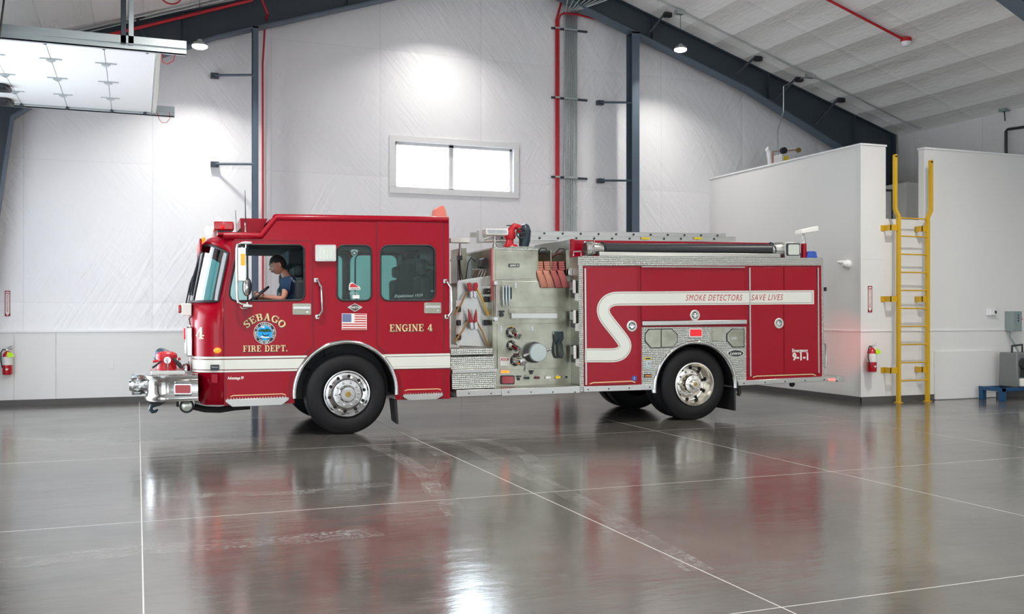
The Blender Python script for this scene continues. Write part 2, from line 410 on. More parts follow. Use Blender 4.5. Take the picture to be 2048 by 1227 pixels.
# slab-serif capitals, drawn as strokes in a 0..w by 0..1 box
def _arc(cx, cy, rx, ry, a0, a1, n=12): return [(cx+rx*math.cos(math.radians(a0+(a1-a0)*k/(n-1))), cy+ry*math.sin(math.radians(a0+(a1-a0)*k/(n-1)))) for k in range(n)]
def glyph(ch):
    T = .20; t = .09; R = []; Wd = .8                     # R: (polyline, width) strokes
    V = lambda x, a=0, b=1: ([(x, a), (x, b)], T)
    Hh = lambda y, a, b, w=t: ([(a, y), (b, y)], w)
    def arc(*a, w=T): return (_arc(*a), w)
    if ch == 'I': Wd = .42; R = [V(.21), Hh(.045, .02, .40), Hh(.955, .02, .40)]
    elif ch == 'F': Wd = .72; R = [V(.2), Hh(.045, 0, .42), Hh(.955, 0, .68), Hh(.52, .2, .5), ([(.66, .70), (.66, 1)], .07), ([(.5, .40), (.5, .64)], .06)]
    elif ch == 'E': Wd = .76; R = [V(.2), Hh(.045, 0, .7), Hh(.955, 0, .68), Hh(.52, .2, .5), ([(.66, .70), (.66, 1)], .07), ([(.68, 0), (.68, .3)], .07), ([(.5, .40), (.5, .64)], .06)]
    elif ch == 'T': Wd = .78; R = [V(.39), Hh(.955, .02, .76), Hh(.045, .2, .58), ([(.04, .68), (.04, 1)], .07), ([(.74, .68), (.74, 1)], .07)]
    elif ch == 'D': Wd = .82; R = [V(.2), Hh(.045, 0, .4), Hh(.955, 0, .4), (_arc(.38, .5, .33, .455, -90, 90, 14), [.09]+[.12]+[.17]*10+[.12]+[.09])]
    elif ch == 'O': Wd = .86; R = [(_arc(.43, .5, .33, .455, 0, 360, 25), [.19 if abs(math.cos(math.radians(k*15))) > .5 else .11 for k in range(25)])]
    elif ch == 'G': Wd = .88; R = [(_arc(.43, .5, .33, .455, 55, 330, 18), [.1]+[.11]*4+[.18]*9+[.11]*4), ([(.72, .06), (.72, .44)], .17), Hh(.44, .5, .88), ([(.72, .66), (.72, 1)], .07)]
    elif ch == 'S': Wd = .74; R = [([(.63, .76), (.56, .9), (.38, .955), (.22, .88), (.15, .74), (.24, .6), (.42, .5), (.57, .38), (.58, .22), (.5, .1), (.34, .045), (.2, .1), (.11, .26)], [.06, .09, .10, .14, .18, .19, .2, .19, .18, .14, .10, .09, .06]), ([(.66, .68), (.66, 1)], .06), ([(.07, 0), (.07, .34)], .06)]
    elif ch == 'A': Wd = .92; R = [([(.14, 0), (.46, 1)], .09), ([(.44, 1), (.74, 0)], .2), Hh(.34, .24, .64, .08), Hh(.04, 0, .32, .08), Hh(.04, .56, .92, .08)]
    elif ch in 'PRB':
        Wd = .78; R = [V(.2), Hh(.045, 0, .42), Hh(.955, 0, .42), (_arc(.42, .735, .2, .22, -90, 90, 10), [.09, .11]+[.16]*6+[.11, .09]), Hh(.515, .2, .42)]
        if ch == 'R': R += [([(.46, .5), (.6, .34), (.66, .08), (.8, .05)], [.14, .17, .15, .07])]; Wd = .84
        if ch == 'B': R += [(_arc(.43, .28, .23, .235, -90, 90, 10), [.09, .11]+[.17]*6+[.11, .09])]
    elif ch == 'N': Wd = .92; R = [([(.17, 0), (.17, 1)], .09), ([(.75, 0), (.75, 1)], .09), ([(.17, .97), (.75, .03)], .2), Hh(.04, .02, .34, .08), Hh(.96, 0, .24, .08), Hh(.96, .6, .92, .08)]
    elif ch == '4': Wd = .78; R = [([(.5, 0), (.5, .98)], .2), Hh(.28, .02, .74, .1), ([(.07, .3), (.5, .97)], .1), Hh(.045, .3, .7)]
    elif ch == '.': Wd = .3; R = [([(.12, 0), (.12, .18)], .18)]
    elif ch == ' ': Wd = .38
    return R, Wd
def slab2d(txt, gap=.09):
    mb = MB(); x = 0
    for ch in txt:
        R, w = glyph(ch)
        for pl, wd in R: mb.strip([(a+x, b) for a, b in pl], wd, 0, 0)
        x += w+gap
    return mb.v, [f for f in mb.f], x-gap
def slab_on(mb, txt, fmap, sx, grow=0.0, dxz=(0, 0)):   # fmap(u,v)->3d with u in 0..1 along, v 0..1 up
    m2 = MB(); x = 0
    for ch in txt:
        R, w = glyph(ch)
        for pl, wd in R:
            if grow:
                wd = [q+2*grow for q in wd] if isinstance(wd, list) else wd+2*grow
                a, b = Vector(pl[0]), Vector(pl[1]); d = (a-b).normalized()*grow; c, e = Vector(pl[-1]), Vector(pl[-2]); g = (c-e).normalized()*grow
                pl = [tuple(a+d)]+list(pl[1:-1])+[tuple(c+g)]
            m2.strip([(a+x, b) for a, b in pl], wd, 0, 0)
        x += w+.09
    tot = x-.09
    vs = [fmap((v.x+dxz[0])/tot, v.z+dxz[1]) for v in m2.v]
    keep = [f for i, f in enumerate(m2.f)]
    return mb.add(vs, keep)
# ================================================================ THE BUILDING
YB, XL, XR, YF = 18.38, -2.9, 16.55, -7.0
XA, ZA, KS = 6.85, 8.80, .322
def roofz(X): return ZA-KS*abs(X-XA)
st(MB().box(XL-.3, XR+.3, YF, YB+.4, -.2, 0).build('floor', FLOORM))
FLO = bpy.data.objects['floor']
def m_mark():
    m = bpy.data.materials.new('dusty_tyre_print'); m.use_nodes = True; nt = m.node_tree; b = BS(m); b.inputs['Base Color'].default_value = (.42, .41, .39, 1); b.inputs['Roughness'].default_value = .7
    pos = geo_pos(m); f = noise(m, mapping(m, pos, (1, 1, 1)), 26, 3, .7); g = noise(m, pos, 3.2, 3, .6)
    a = math_n(m, 'MULTIPLY', math_n(m, 'GREATER_THAN', f, .50), math_n(m, 'MULTIPLY', math_n(m, 'MAXIMUM', math_n(m, 'SUBTRACT', g, 0.36), 0), 1.0)); LK(m, a, b.inputs['Alpha']); return m
MARK = m_mark()
for k, (pl, wd_m) in enumerate((([(760, 878), (805, 881), (838, 887), (866, 898), (884, 910), (891, 922), (886, 935), (868, 948), (858, 962), (870, 985)], .18),
                 ([(700, 884), (745, 890), (785, 905), (818, 925), (852, 948), (880, 985), (915, 1030)], .2),
                 ([(840, 872), (905, 884), (950, 896), (990, 915), (1030, 938), (1085, 962), (1180, 1010), (1300, 1080), (1400, 1140)], .2),
                 ([(880, 868), (930, 872), (975, 882), (1015, 892), (1042, 904), (1062, 918), (1076, 942)], .18),
                 ([(300, 992), (420, 990), (520, 986), (600, 984), (700, 975), (780, 966)], .22), ([(0, 1128), (150, 1112), (300, 1098), (450, 1088), (600, 1078), (760, 1062)], .3),
                 ([(0, 875), (150, 880), (300, 880), (420, 875), (560, 870), (600, 866)], .22), ([(1380, 838), (1460, 846), (1530, 856), (1600, 868)], .2))):
    P_ = [gp(a, b) for a, b in pl]; mk = MB(); mk.strip([(p.x, p.y) for p in P_], wd_m, 0, 0); mk.v = [Vector((v.x, v.z, .0012+.0002*k)) for v in mk.v]
    mk.build('tire_mark', MARK, FLO)
# ceiling: two slopes with thickness
for sgn, xe in ((-1, XL-.2), (1, XR+.2)):
    st(MB().add([(XA, YF, ZA), (xe, YF, roofz(xe)), (xe, YB+.3, roofz(xe)), (XA, YB+.3, ZA),
                 (XA, YF, ZA+.2), (xe, YF, roofz(xe)+.2), (xe, YB+.3, roofz(xe)+.2), (XA, YB+.3, ZA+.2)],
                [(0,1,2,3),(7,6,5,4),(0,4,5,1),(1,5,6,2),(2,6,7,3),(3,7,4,0)]).build('ceiling', CEIL))
# back wall with its window opening
wa, wb = onY(790, 282, YB), onY(1026.5, 379, YB); wc = onY(1026.5, 289, YB); wd_ = onY(790, 374, YB)
WX0, WX1 = wa.x, wb.x; WZ0, WZ1 = wd_.z, wa.z
st(MB().plate([(XL, 0), (XR, 0), (XR, roofz(XR)+.05), (XA, ZA+.05), (XL, roofz(XL)+.05)], YB, YB+.3,
              [[(WX0, WZ0), (WX1, WZ0), (WX1, WZ1), (WX0, WZ1)]]).build('wall_back', LINER))
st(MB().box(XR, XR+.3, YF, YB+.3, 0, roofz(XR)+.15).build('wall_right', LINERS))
# left wall with the raised door's opening, and two more bays open to daylight
DY0 = onZ(312, 100, 4.8).y; DY1 = onZ(303, 225, 4.8).y
DOORS = ((DY0, DY1), (5.3, 9.3), (-3.0, 1.4))
def yzplate(mb, outer, x0, x1, holes=()): return mb.plate(outer, x0, x1, holes, f=lambda a, b, y: (y, a, b))
yzplate(m := MB(), [(YF, 0), (DOORS[2][0], 0), (DOORS[2][0], 4.3), (DOORS[2][1], 4.3), (DOORS[2][1], 0), (DOORS[1][0], 0), (DOORS[1][0], 4.3), (DOORS[1][1], 4.3), (DOORS[1][1], 0),
                     (DY0, 0), (DY0, 4.3), (DY1, 4.3), (DY1, 0), (YB+.3, 0), (YB+.3, roofz(XL)+.15), (YF, roofz(XL)+.15)], XL-.3, XL)
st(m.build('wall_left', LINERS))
# unseen wall behind the photographer, open bays added to let sky light in
m = MB(); ol = [(XL-.3, 0)]
for a in (-1.8, 10.6): ol += [(a, 0), (a, 4.3), (a+4.6, 4.3), (a+4.6, 0)]
ol += [(XR+.3, 0), (XR+.3, roofz(XR)+.05), (XA, ZA+.05), (XL-.3, roofz(XL)+.05)]
st(m.plate(ol, YF-.3, YF).build('wall_front', LINER))
# smooth white lower panels on the back wall
TZ = 1.235
m = MB(); xs = [XL, onY(28, 700, YB).x, onY(112, 700, YB).x]
while xs[-1] < 12: xs.append(xs[-1]+2.44)
for a, b in zip(xs[:-1], xs[1:]): m.box(a+.003, b-.003, YB-.014, YB, .0, TZ)
st(m.build('wall_back_lower_panels', WPAINT))
st(MB().box(XL, 12, YB-.03, YB, TZ, TZ+.035).build('trim_1', WTRIM, bev=.004))
BASE = mat('baseboard_vinyl', (.085, .08, .078), .45)
st(MB().box(XL, 11.77, YB-.026, YB, 0, .098).build('baseboard_back', BASE))
# partition room with sloped perspective walls, white boards, cap trim
PY = 13.59; pc = onY(1722, 805.5, PY); PX = pc.x; PZ = 4.50
oa = onY(1771.5, 437, PY); ob = onY(1848.5, 437, PY); OZ = oa.z
PT = onY(1848.5, 297.5, PY).z
st(MB().plate([(PX, 0), (XR, 0), (XR, PT), (ob.x, PT), (ob.x, OZ), (oa.x, OZ), (oa.x, PZ), (PX, PZ)], PY, PY+.14).build('wall_partition_front', WPAINT))
yzplate(m := MB(), [(PY+.14, 0), (YB, 0), (YB, PZ), (PY+.14, PZ)], PX, PX+.14); st(m.build('wall_partition_side', WPAINT))
m = MB().box(PX-.02, oa.x+.01, PY-.02, PY+.17, PZ, PZ+.03).box(PX-.02, PX+.17, PY+.17, YB, PZ, PZ+.03)
m.box(ob.x-.01, XR, PY-.02, PY+.16, PT, PT+.03); st(m.build('trim_2', WTRIM))
m = MB().box(PX-.012, XR, PY-.012, PY, TZ+.01, TZ+.035); m.box(PX-.012, PX, PY, YB, TZ+.01, TZ+.035)
z2 = onY(1722, 517, PY).z; m.box(PX+.01, oa.x, PY-.003, PY, z2, z2+.008)
m.box(PX-.014, PX+.004, PY-.014, PY+.004, .1, PZ); st(m.build('trim_3', WTRIM))
bl = onY(1870, 790, PY).x; br = onY(1992, 790, PY).x
m = MB().box(PX-.014, bl, PY-.014, PY, 0, .105).box(br, XR, PY-.014, PY, 0, .105).box(PX-.014, PX, PY-.014, YB, 0, .105)
st(m.build('baseboard_partition', BASE))
st(MB().box(PX+.14, XR, PY+.14, YB, OZ-.15, OZ-.03).build('floor_loft', WPAINT))
p = onY(1870, 799.5, PY-.03); q = onY(1992, 700, PY-.03)
st(MB().box(p.x, q.x, PY-.03, PY-.002, .012, q.z).build('trim_4', WPAINT, bev=.003))
p = onY(1812, 437, 16.2); q = onY(1845, 366, 16.2)
tag(MB().box(p.x, q.x+.3, 16.2, 16.9, OZ-.03, q.z).build('storage_cabinet', WPAINT, bev=.01), 'pale cabinet standing on the loft behind the ladder opening', 'cabinet')
m = MB(); a = onY(1777, 381, 16.5); b = onY(1806, 381, 16.5); m.tube([(a.x-.6, 16.5, a.z), (b.x+.7, 16.5, b.z)], .025)
m.tube([(a.x+.1, 16.5, a.z), (a.x+.1, 16.5, OZ-.03)], .02)
tag(m.build('loft_pipe_rail', DGREYS), 'dark pipe crossing the loft opening behind the ladder', 'pipe')

# window_1
wr = empty('window_1', (WX0, YB, WZ0), None, None); wr['kind'] = 'structure'
m = MB(); f = .115
m.box(WX0-f, WX1+f, YB-.03, YB, WZ1, WZ1+f).box(WX0-f, WX1+f, YB-.03, YB, WZ0-f, WZ0).box(WX0-f, WX0, YB-.03, YB, WZ0, WZ1).box(WX1, WX1+f, YB-.03, YB, WZ0, WZ1)
m.build('window_casing', WTRIM, wr, bev=.004)
m = MB(); xm = onY(905, 330, YB).x; g = .05
for a, b in ((WX0, xm), (xm, WX1)):
    m.box(a, b, YB+.08, YB+.14, WZ1-g, WZ1).box(a, b, YB+.08, YB+.14, WZ0, WZ0+g*.6).box(a, a+g, YB+.08, YB+.14, WZ0, WZ1).box(b-g, b, YB+.08, YB+.14, WZ0, WZ1)
m.build('window_frame', WTRIM, wr, bev=.004)
MB().box(WX0+.04, WX1-.04, YB+.105, YB+.112, WZ0+.03, WZ1-.04).build('window_pane', GCLR, wr)
# sky seen through the window: bright overcast daylight box outside
SKYW = mat('bright_overcast_sky', (1, 1, 1), 1, emit=(.93, .97, 1.0), es=5.0)

# ---------------------------------------------------------------- steel frames
def rafter_pts(Y):
    R = [onY(1259, 64.5, 17.95), onY(1490, 178, 17.95), onY(1680, 297, 17.95)]
    sl = (R[0].z-R[1].z)/(R[1].x-R[0].x)
    za = R[0].z+sl*(R[0].x-XA)
    lo = [(XA, za)]+[(p.x, p.z) for p in R]
    lo[-1] = (lo[-1][0], lo[-1][1]); return lo
LO = rafter_pts(17.95)
def colin(z): return XR-.12-(.42+.10*z)      # inner edge of the tapered column
def steel_frame(Y, name):
    e = empty(name, (XA, Y, 0), None, None)
    def half(s):
        mx = (lambda x: x) if s > 0 else (lambda x: 2*XA-x)
        xo = XR-.10 if s > 0 else 2*XA-(XL+.10)
        kz = 4.80; kx = 15.63
        top = [(XA, ZA-.01), (xo, ZA-KS*(xo-XA)-.01)]
        col = [(xo, 0), (xo-.24, 0), (kx, kz)]
        lo = [(a, b) for a, b in LO][::-1]
        pts = [(mx(a), b) for a, b in top+col+lo]
        MB().plate(pts, Y-.012, Y+.012).build('web', DGREYS, e)
        fl = MB(); edge = col[1:]+lo
        fl.strip([(mx(a), b) for a, b in edge], .03, Y-.14, Y+.14); fl.build('inner_flange', GREYS, e)
        fo = MB(); fo.strip([(mx(a), b) for a, b in [(xo, 0), top[1], top[0]]], .025, Y-.12, Y+.12); fo.build('outer_flange', DGREYS, e)
        sf = MB()
        for d in ((3.2, 0), (6.1, 0), (8.45, 1)):
            x = XA+d[0]; zt = ZA-KS*d[0]-.02
            zb = LO[0][1]
            for (x0, z0), (x1, z1) in zip(LO[:-1], LO[1:]):
                if x0 <= x <= x1: zb = z0+(z1-z0)*(x-x0)/(x1-x0)
            if x > LO[-1][0]: zb = LO[-1][1]-.2
            sf.box(mx(x)-.008, mx(x)+.008, Y-.11, Y-.01, zb, zt)
        build_split(sf, 'stiffener', DGREYS, e)
    half(1); half(-1); return e
e = steel_frame(17.95, 'steel_frame'); tag(e, 'dark slate tapered steel roof frame against the back wall', 'steel frame')
e = steel_frame(11.2, 'steel_frame'); tag(e, 'dark steel roof frame nearer the camera, a corner showing at top right', 'steel frame')
def bottomz(X):
    d = abs(X-XA)+XA
    for (x0, z0), (x1, z1) in zip(LO[:-1], LO[1:]):
        if x0 <= d <= x1: return z0+(z1-z0)*(d-x0)/(x1-x0)
    return LO[-1][1]
def wall_column(px0, px1, label, arms):
    a = onY(px0, 300, 17.78).x; b = onY(px1, 300, 17.78).x; zt = min(bottomz(a), bottomz(b))+.02
    e = empty('steel_column', ((a+b)/2, 17.9, 0), label, 'column')
    c = (a+b)/2; w = (b-a)/2
    MB().box(a, b, 17.78, 17.795, 0, zt).box(a, b, 18.03, 18.045, 0, zt).build('flange', GREYS, e)
    MB().box(c-.006, c+.006, 17.79, 18.035, 0, zt).box(a, b, 17.78, 18.045, zt-.03, zt).box(a-.05, b+.05, 17.74, 18.09, 0, .02).build('web', DGREYS, e)
    return e, a, b
colL, la, lb = wall_column(506.5, 517, 'slate steel wall column left of the window', 0)
colR, ra, rb = wall_column(1264.5, 1279, 'slate steel wall column right of the conduit bundle', 0)
def arm(px0, py0, px1, py1, label):
    p = onY(px1, py1, 17.82); q = onY(px0, py0, 18.33)
    e = empty('girt_brace', q, label, 'brace')
    M = MB(); d = .02
    M.tube([(p.x, 17.82, p.z), (q.x, 18.3, q.z)], .022, 4); M.build('brace_angle', GREYS, e, ang=20)
    MB().box(q.x-.05, q.x+.09, 18.27, YB, q.z-.05, q.z+.04).build('end_bracket', DGREYS, e)
arm(427, 151, 508, 150, 'upper grey brace reaching left from the left wall column')
arm(427, 328, 508, 328, 'lower grey brace reaching left from the left wall column')
arm(1198, 205, 1276, 205, 'upper grey brace reaching left from the right wall column')
arm(1199, 361, 1276, 361, 'lower grey brace reaching left from the right wall column')
def on_ceiling(px, py):
    n = Vector((KS, 0, 1)) if px > 960 else Vector((-KS, 0, 1)); return onplane(px, py, Vector((XA, 0, ZA)), n)
def fly(px0, py0, px1, py1, label):
    p = on_ceiling(px0, py0); q = onY(px1, py1, 17.82); e = empty('purlin_brace', p, label, 'brace')
    p = p+Vector((0, 0, -.03))
    MB().tube([p, q], .028, 4).build('brace_angle', DGREYS, e, ang=20)
    MB().box(p.x-.03, p.x+.13, p.y-.05, p.y+.05, p.z-.09, roofz(p.x+.08)-.005).build('end_bracket', BLKP, e)
fly(1331, 22, 1300, 64, 'short purlin brace beside the hanging lamp on the right')
fly(1512, 110, 1471, 148, 'purlin brace on the right roof slope, second up from the pipe bend')
fly(1594, 152, 1552, 197, 'purlin brace on the right roof slope beside the conduit junction')
fly(1678, 193, 1630, 248, 'lowest purlin brace on the right roof slope')
fly(276, 37, 288, 76, 'purlin brace on the left roof slope behind the door hanger')
fly(146, 68, 148, 84, 'small purlin brace end above the raised door track')

# ---------------------------------------------------------------- pendant lamps (all the same kind; the row by the back wall and rows towards the camera)
def pendant(X, Y, z, label, group='round high-bay lamps', power=LAMP_POWER):
    e = empty('pendant_lamp', (X, Y, z), label, 'lamp', group)
    MB().lathe([(.0, .10), (.04, .10), (.05, .07), (.10, .05), (.122, .025), (.13, .005), (.125, -.004)], (X, Y, z), (0, 0, 1), 28).build('housing', GALV, e)
    MB().lathe([(.126, -.004), (.122, -.03), (.09, -.048), (.0, -.054)], (X, Y, z), (0, 0, 1), 28).build('diffuser', EMIT, e)
    MB().tube([(X, Y, z+.10), (X, Y, roofz(X)-.01)], .005, 6).build('hanging_cord', BLKP, e)
    l = bpy.data.lights.new('lamp_light', 'AREA'); l.shape = 'DISK'; l.size = .24; l.energy = power; l.color = (1, .965, .92); l.spread = math.radians(150 if Y < 15 else 125)
    o = bpy.data.objects.new('lamp_light', l); COL.objects.link(o); o.parent = e; o.location = (0, 0, -.06); return e
lp1 = onY(399.5, 91, 17.1); lp2 = onY(1361, 98, 17.1)
pendant(lp1.x, 17.1, lp1.z, 'bright round lamp hanging by the left end of the dark roof beam', power=LAMP_POWER*.42)
pendant(lp2.x, 17.1, lp2.z, 'bright round lamp hanging in front of the right roof beam', power=LAMP_POWER*.36)
pendant((lp1.x+lp2.x)/2-.15, 17.1, 7.6, 'round lamp under the ridge by the back wall', power=LAMP_POWER*.42)
for yy in (10.2, 3.4, -3.0):
    for X, z in ((lp1.x, 6.0), ((lp1.x+lp2.x)/2, 7.4), (lp2.x+1.2, 6.6)):
        pendant(X, yy, z, 'round high-bay lamp hanging from the roof over the bay floor', power=LAMP_POWER*1.3)

# ---------------------------------------------------------------- conduits, pipes on the back wall
YP = YB-.05
x0 = onY(1129.5, 200, YP).x; x1 = onY(1153, 200, YP).x
for k in range(8):
    x = x0+(x1-x0)*k/7; zb = onY(1120, 500, YP).z-1; ztop = onY(1130, 28-k*.5, YP).z
    top = roofz(x)-.04
    path = [(x, YP, .3), (x, YP, ztop-.05), (x+.03, YP, ztop+.03)]
    e1c = onY(1133+k*4.5, 22-k*.6, 17.9); e2c = onY(1138+k*17, -16, 17.62); path += [(e1c.x, 17.95-.01*k, e1c.z), (e2c.x, 17.62, e2c.z)]
    tag(MB().tube(path, .0125, 8).build('conduit', GALV), 'grey steel conduit in the vertical bundle beside the red riser pipes', 'conduit', 'grey conduits of the wall bundle')
for j, (py) in enumerate((58, 196, 354)):
    a = onY(1104, py-2, YP-.0).x; b = onY(1176, py+4, YP).x; z = onY(1140, py+1, YP).z
    e = empty('strut_channel', ((a+b)/2, YB-.02, z), ['top', 'middle', 'lowest'][j]+' of the three short strut rails clamping the conduits and red pipes', 'pipe support')
    m = MB().box(a, b, YB-.026, YB-.001, z-.022, z+.022); m.build('rail', DGREYS, e)
    m = MB()
    for k in range(8):
        x = x0+(x1-x0)*k/7; m.box(x-.02, x+.02, YP-.022, YP-.012, z-.018, z+.018)
    for px in (1112.5, 1117): x = onY(px, py, YP).x; m.box(x-.025, x+.025, YP-.035, YP-.025, z-.018, z+.018)
    build_split(m, 'clamp', GALV, e)
xa = onY(1112.5, 250, YP).x; xb = onY(1117, 250, YP).x
za_ = onY(1112, 40, YP).z; c = onY(1122, 0, YP)
tag(MB().tube([(xa, YP, .3), (xa, YP, za_), (c.x+.02, YP, c.z), (c.x+.06, YP, c.z+.4)], .022, 10).build('sprinkler_pipe', REDP), 'left one of the twin red riser pipes, leaning right at the top', 'pipe')
b1 = onY(1120, 29, YP); b2 = onY(1160, 33, YP); b3 = onY(1188, 40, YP); b4 = onY(1255, 0, YP)
tag(MB().tube([(xb, YP, .3), (xb, YP, za_), (xb+.03, YP-.03, b1.z-.02), (xb+.1, YP-.07, b1.z+.02), (b2.x, YP-.08, b2.z), (b3.x, YP-.06, b3.z), (b4.x, YP-.3, b4.z)], .022, 10).build('sprinkler_pipe', REDP), 'right one of the twin red riser pipes, bending right over the conduits', 'pipe')
a = onY(520, 12, YP-.3); b = onY(528, 45, YP); c = onY(525.5, 130, YP); 
tag(MB().tube([(a.x-.02, 17.6, a.z+.1), (a.x, 17.62, a.z-.05), (b.x-.01, 17.72, b.z), (b.x, YP-.1, b.z-.15), (c.x, YP, c.z), (c.x, YP, .3)], .018, 10).build('sprinkler_pipe', REDP), 'thin red pipe running down the wall right of the left column', 'pipe')
a = onplane(197, 75, Vector((0, 17.6, 0)), Vector((0, 1, 0))); b = onY(505, 0, 17.6)
tag(MB().tube([a-(b-a)*.6, a, b], .028, 10).build('sprinkler_pipe', REDP), 'red pipe running up along the left roof beam', 'pipe')
# pipe and detector on the right roof slope
a = on_ceiling(1664, -2); b = on_ceiling(1812, 75)
e = empty('smoke_detector', b, 'white smoke detector at the end of a red ceiling pipe', 'detector')
MB().lathe([(.0, -.17), (.05, -.165), (.09, -.12), (.095, -.08)], b, (0, 0, 1), 24).build('sensor', WTRIM, e)
MB().lathe([(.10, -.08), (.10, -.01)], b, (0, 0, 1), 20).build('base', REDP, e)
tag(MB().tube([a+(a-b)*.3+Vector((0, 0, -.05)), b+Vector((0, 0, -.06))], .024, 10).build('sprinkler_pipe', REDP), 'red pipe crossing the right roof slope to a smoke detector', 'pipe')
pts = [on_ceiling(x, y)+Vector((0, 0, -.035)) for x, y in ((1300, -12), (1359, 19), (1492, 84), (1620, 147), (1702, 187), (1786, 229), (1838, 254))]
m = MB().tube(pts+[onX(1850, 252, XR-.05), onX(1990, 215, XR-.05)], .016, 8)
o = m.build('conduit', GALV); tag(o, 'grey conduit running down the right roof slope and along the side wall', 'conduit')
m = MB()
for p in (pts[1], pts[3]): m.box(p.x-.09, p.x+.09, p.y-.06, p.y+.06, p.z-.06, p.z+.03)
m.build('junction_box', GALV, o)
p1_ = pts[3]; q1 = on_ceiling(1582, 160)+Vector((0, 0, -.05)); q2 = onY(1567, 173, 17.6); q3 = onY(1567, 223, 17.7); q4 = onY(1555, 262, 18.2); q5 = onY(1556, 322, 18.2)
tag(MB().tube([p1_, q1, q2, q3, q4, q5], .014, 8).build('conduit', GALV), 'thin conduit dropping from the roof junction to the water heater', 'conduit')
for i, (pa, pb) in enumerate((((100, 70), (385, 3)), ((118, 73), (420, 2)))):
    a = on_ceiling(*pa)+Vector((0, 0, -.04)); b = on_ceiling(*pb)+Vector((0, 0, -.04))
    tag(MB().tube([a, b+(b-a)*.3], .014, 8).build('conduit', GALV), ['left', 'right'][i]+' one of two parallel conduits on the left roof slope', 'conduit')
# box and black gas pipe on the right side wall
a = onX(2010, 215, XR-.06); 
e = empty('wall_box', a, 'small grey box high on the side wall with a short cord', 'electric box')
MB().box(XR-.14, XR, a.y-.09, a.y+.09, a.z-.08, a.z+.1).build('box', BOXG, e)
MB().tube([(XR-.1, a.y-.02, a.z-.08), (XR-.09, a.y-.03, a.z-.28)], .012, 6).build('cord', BLKP, e)
a = onX(2012, 310, XR-.1); b = onX(2012, 262, XR-.1); c = onX(2048, 254, XR-.1)
tag(MB().tube([(a.x, a.y, OZ-.03), (b.x, b.y, b.z), (b.x, b.y-.05, b.z+.03), c, c+(c-b)*1.0], .03, 10).build('gas_pipe', BLKP), 'black pipe bending along the right side wall above the white room', 'pipe')

# ---------------------------------------------------------------- raised overhead door (horizontal under the roof), tracks, hinges
DZ = 4.8; n0 = onZ(312, 100, DZ); DXE = n0.x
dr = empty('door_1', ((XL+DXE)/2, (DY0+DY1)/2, DZ), None, None); st(dr); dr['label'] = 'raised white sectional overhead door with galvanised tracks'
s1 = onZ(207, 88, DZ).x; s2 = onZ(90, 83, DZ).x; wsec = (s1-s2)
sec = [DXE, s1, s2, s2-wsec, s2-2*wsec]
for a, b in zip(sec[:-1], sec[1:]):
    MB().box(b+.003, a-.003, DY0, DY1, DZ, DZ+.05).build('door_panel', mat('door_panel_white', (.80, .82, .82), .4), dr, bev=.004)
MB().box(DXE, DXE+.07, DY0, DY1, DZ-.02, DZ+.06).build('bottom_rail', ALU, dr, bev=.01)
tr = lambda y: MB().box(XL+.05, DXE+.35, y-.03, y+.03, DZ-.045, DZ-.03).box(XL+.05, DXE+.35, y-.03, y-.02, DZ-.045, DZ+.05).box(XL+.05, DXE+.35, y-.06, y-.03, DZ+.03, DZ+.12)
tr(DY0-.03).build('track', GALV, dr); tr(DY1+.05).build('track', GALV, dr)
hm = None
for x in (s1, s2, s2-wsec):
    for py in (131, 162, 197):
        f = {131: .235, 162: .505, 197: .775}[py]; y = DY0+(DY1-DY0)*f
        if hm is None:
            h0 = (x, y)
            hm = MB().add([(x-.13, y-.05, DZ-.002), (x+.13, y-.05, DZ-.002), (x+.13, y-.03, DZ-.002), (x-.13, y-.03, DZ-.002),
                           (x-.13, y-.05, DZ-.012), (x+.13, y-.05, DZ-.012), (x+.13, y-.03, DZ-.012), (x-.13, y-.03, DZ-.012)], [(0,1,2,3),(7,6,5,4),(0,4,5,1),(1,5,6,2),(2,6,7,3),(3,7,4,0)])
            hm.add([(x-.055, y-.04, DZ-.004), (x+.055, y-.04, DZ-.004), (x, y+.09, DZ-.004), (x-.055, y-.04, DZ-.03), (x+.055, y-.04, DZ-.03), (x, y+.09, DZ-.03)], [(0,1,2),(5,4,3),(0,3,4,1),(1,4,5,2),(2,5,3,0)])
            hm = hm.build('hinge', GALV, dr)
        else: dpart(hm, (x-h0[0], y-h0[1], 0))
m = MB()
for x in (s1, s2, s2-wsec, DXE-.1):
    for y in (DY0+.01, DY1+.0): m.tube([(x, y-.02, DZ-.02), (x, y+.05, DZ-.02)], .025, 10)
build_split(m, 'roller', DGREYS, dr)
hx = onY(262, 80, DY0-.06).x
for dx, mt in ((0, GALV), (-.085, DGREYS)):
    MB().box(hx-.03+dx, hx+.03+dx, DY0-.09, DY0-.085, DZ+.02, roofz(hx)-.02).box(hx-.03+dx, hx-.025+dx, DY0-.09, DY0-.04, DZ+.02, roofz(hx)-.02).build('hanger_angle', mt, dr)
m = MB(); a = onY(325, 100, DY0-.03); b = onY(335, 125, DY0-.03)
m.tube([a+Vector((-.01, 0, .12)), a+Vector((-.01, 0, -.03)), b+Vector((-.06, 0, 0)), b+Vector((0, 0, -.02)), b+Vector((.07, 0, .03)), b+Vector((.09, 0, .12))], .005, 6)
a = onY(315, 225, DY1); m.tube([a, a+Vector((.02, 0, -.10)), a+Vector((.07, 0, -.16)), a+Vector((.14, 0, -.15)), a+Vector((.19, 0, -.08)), a+Vector((.18, 0, .05))], .005, 6)
build_split(m, 'safety_cable', REDP, dr)
m = MB(); a = onY(8, 0, DY0-.3); b = onY(-3, 90, DY0-.3); m.tube([a+(a-b)*.6, b], .012, 6)
tag(m.build('pull_rope', BLKP), 'black rope hanging at the far left in front of the raised door', 'rope')
m = MB(); a = onY(342, -4, 16.2); R_ = .16
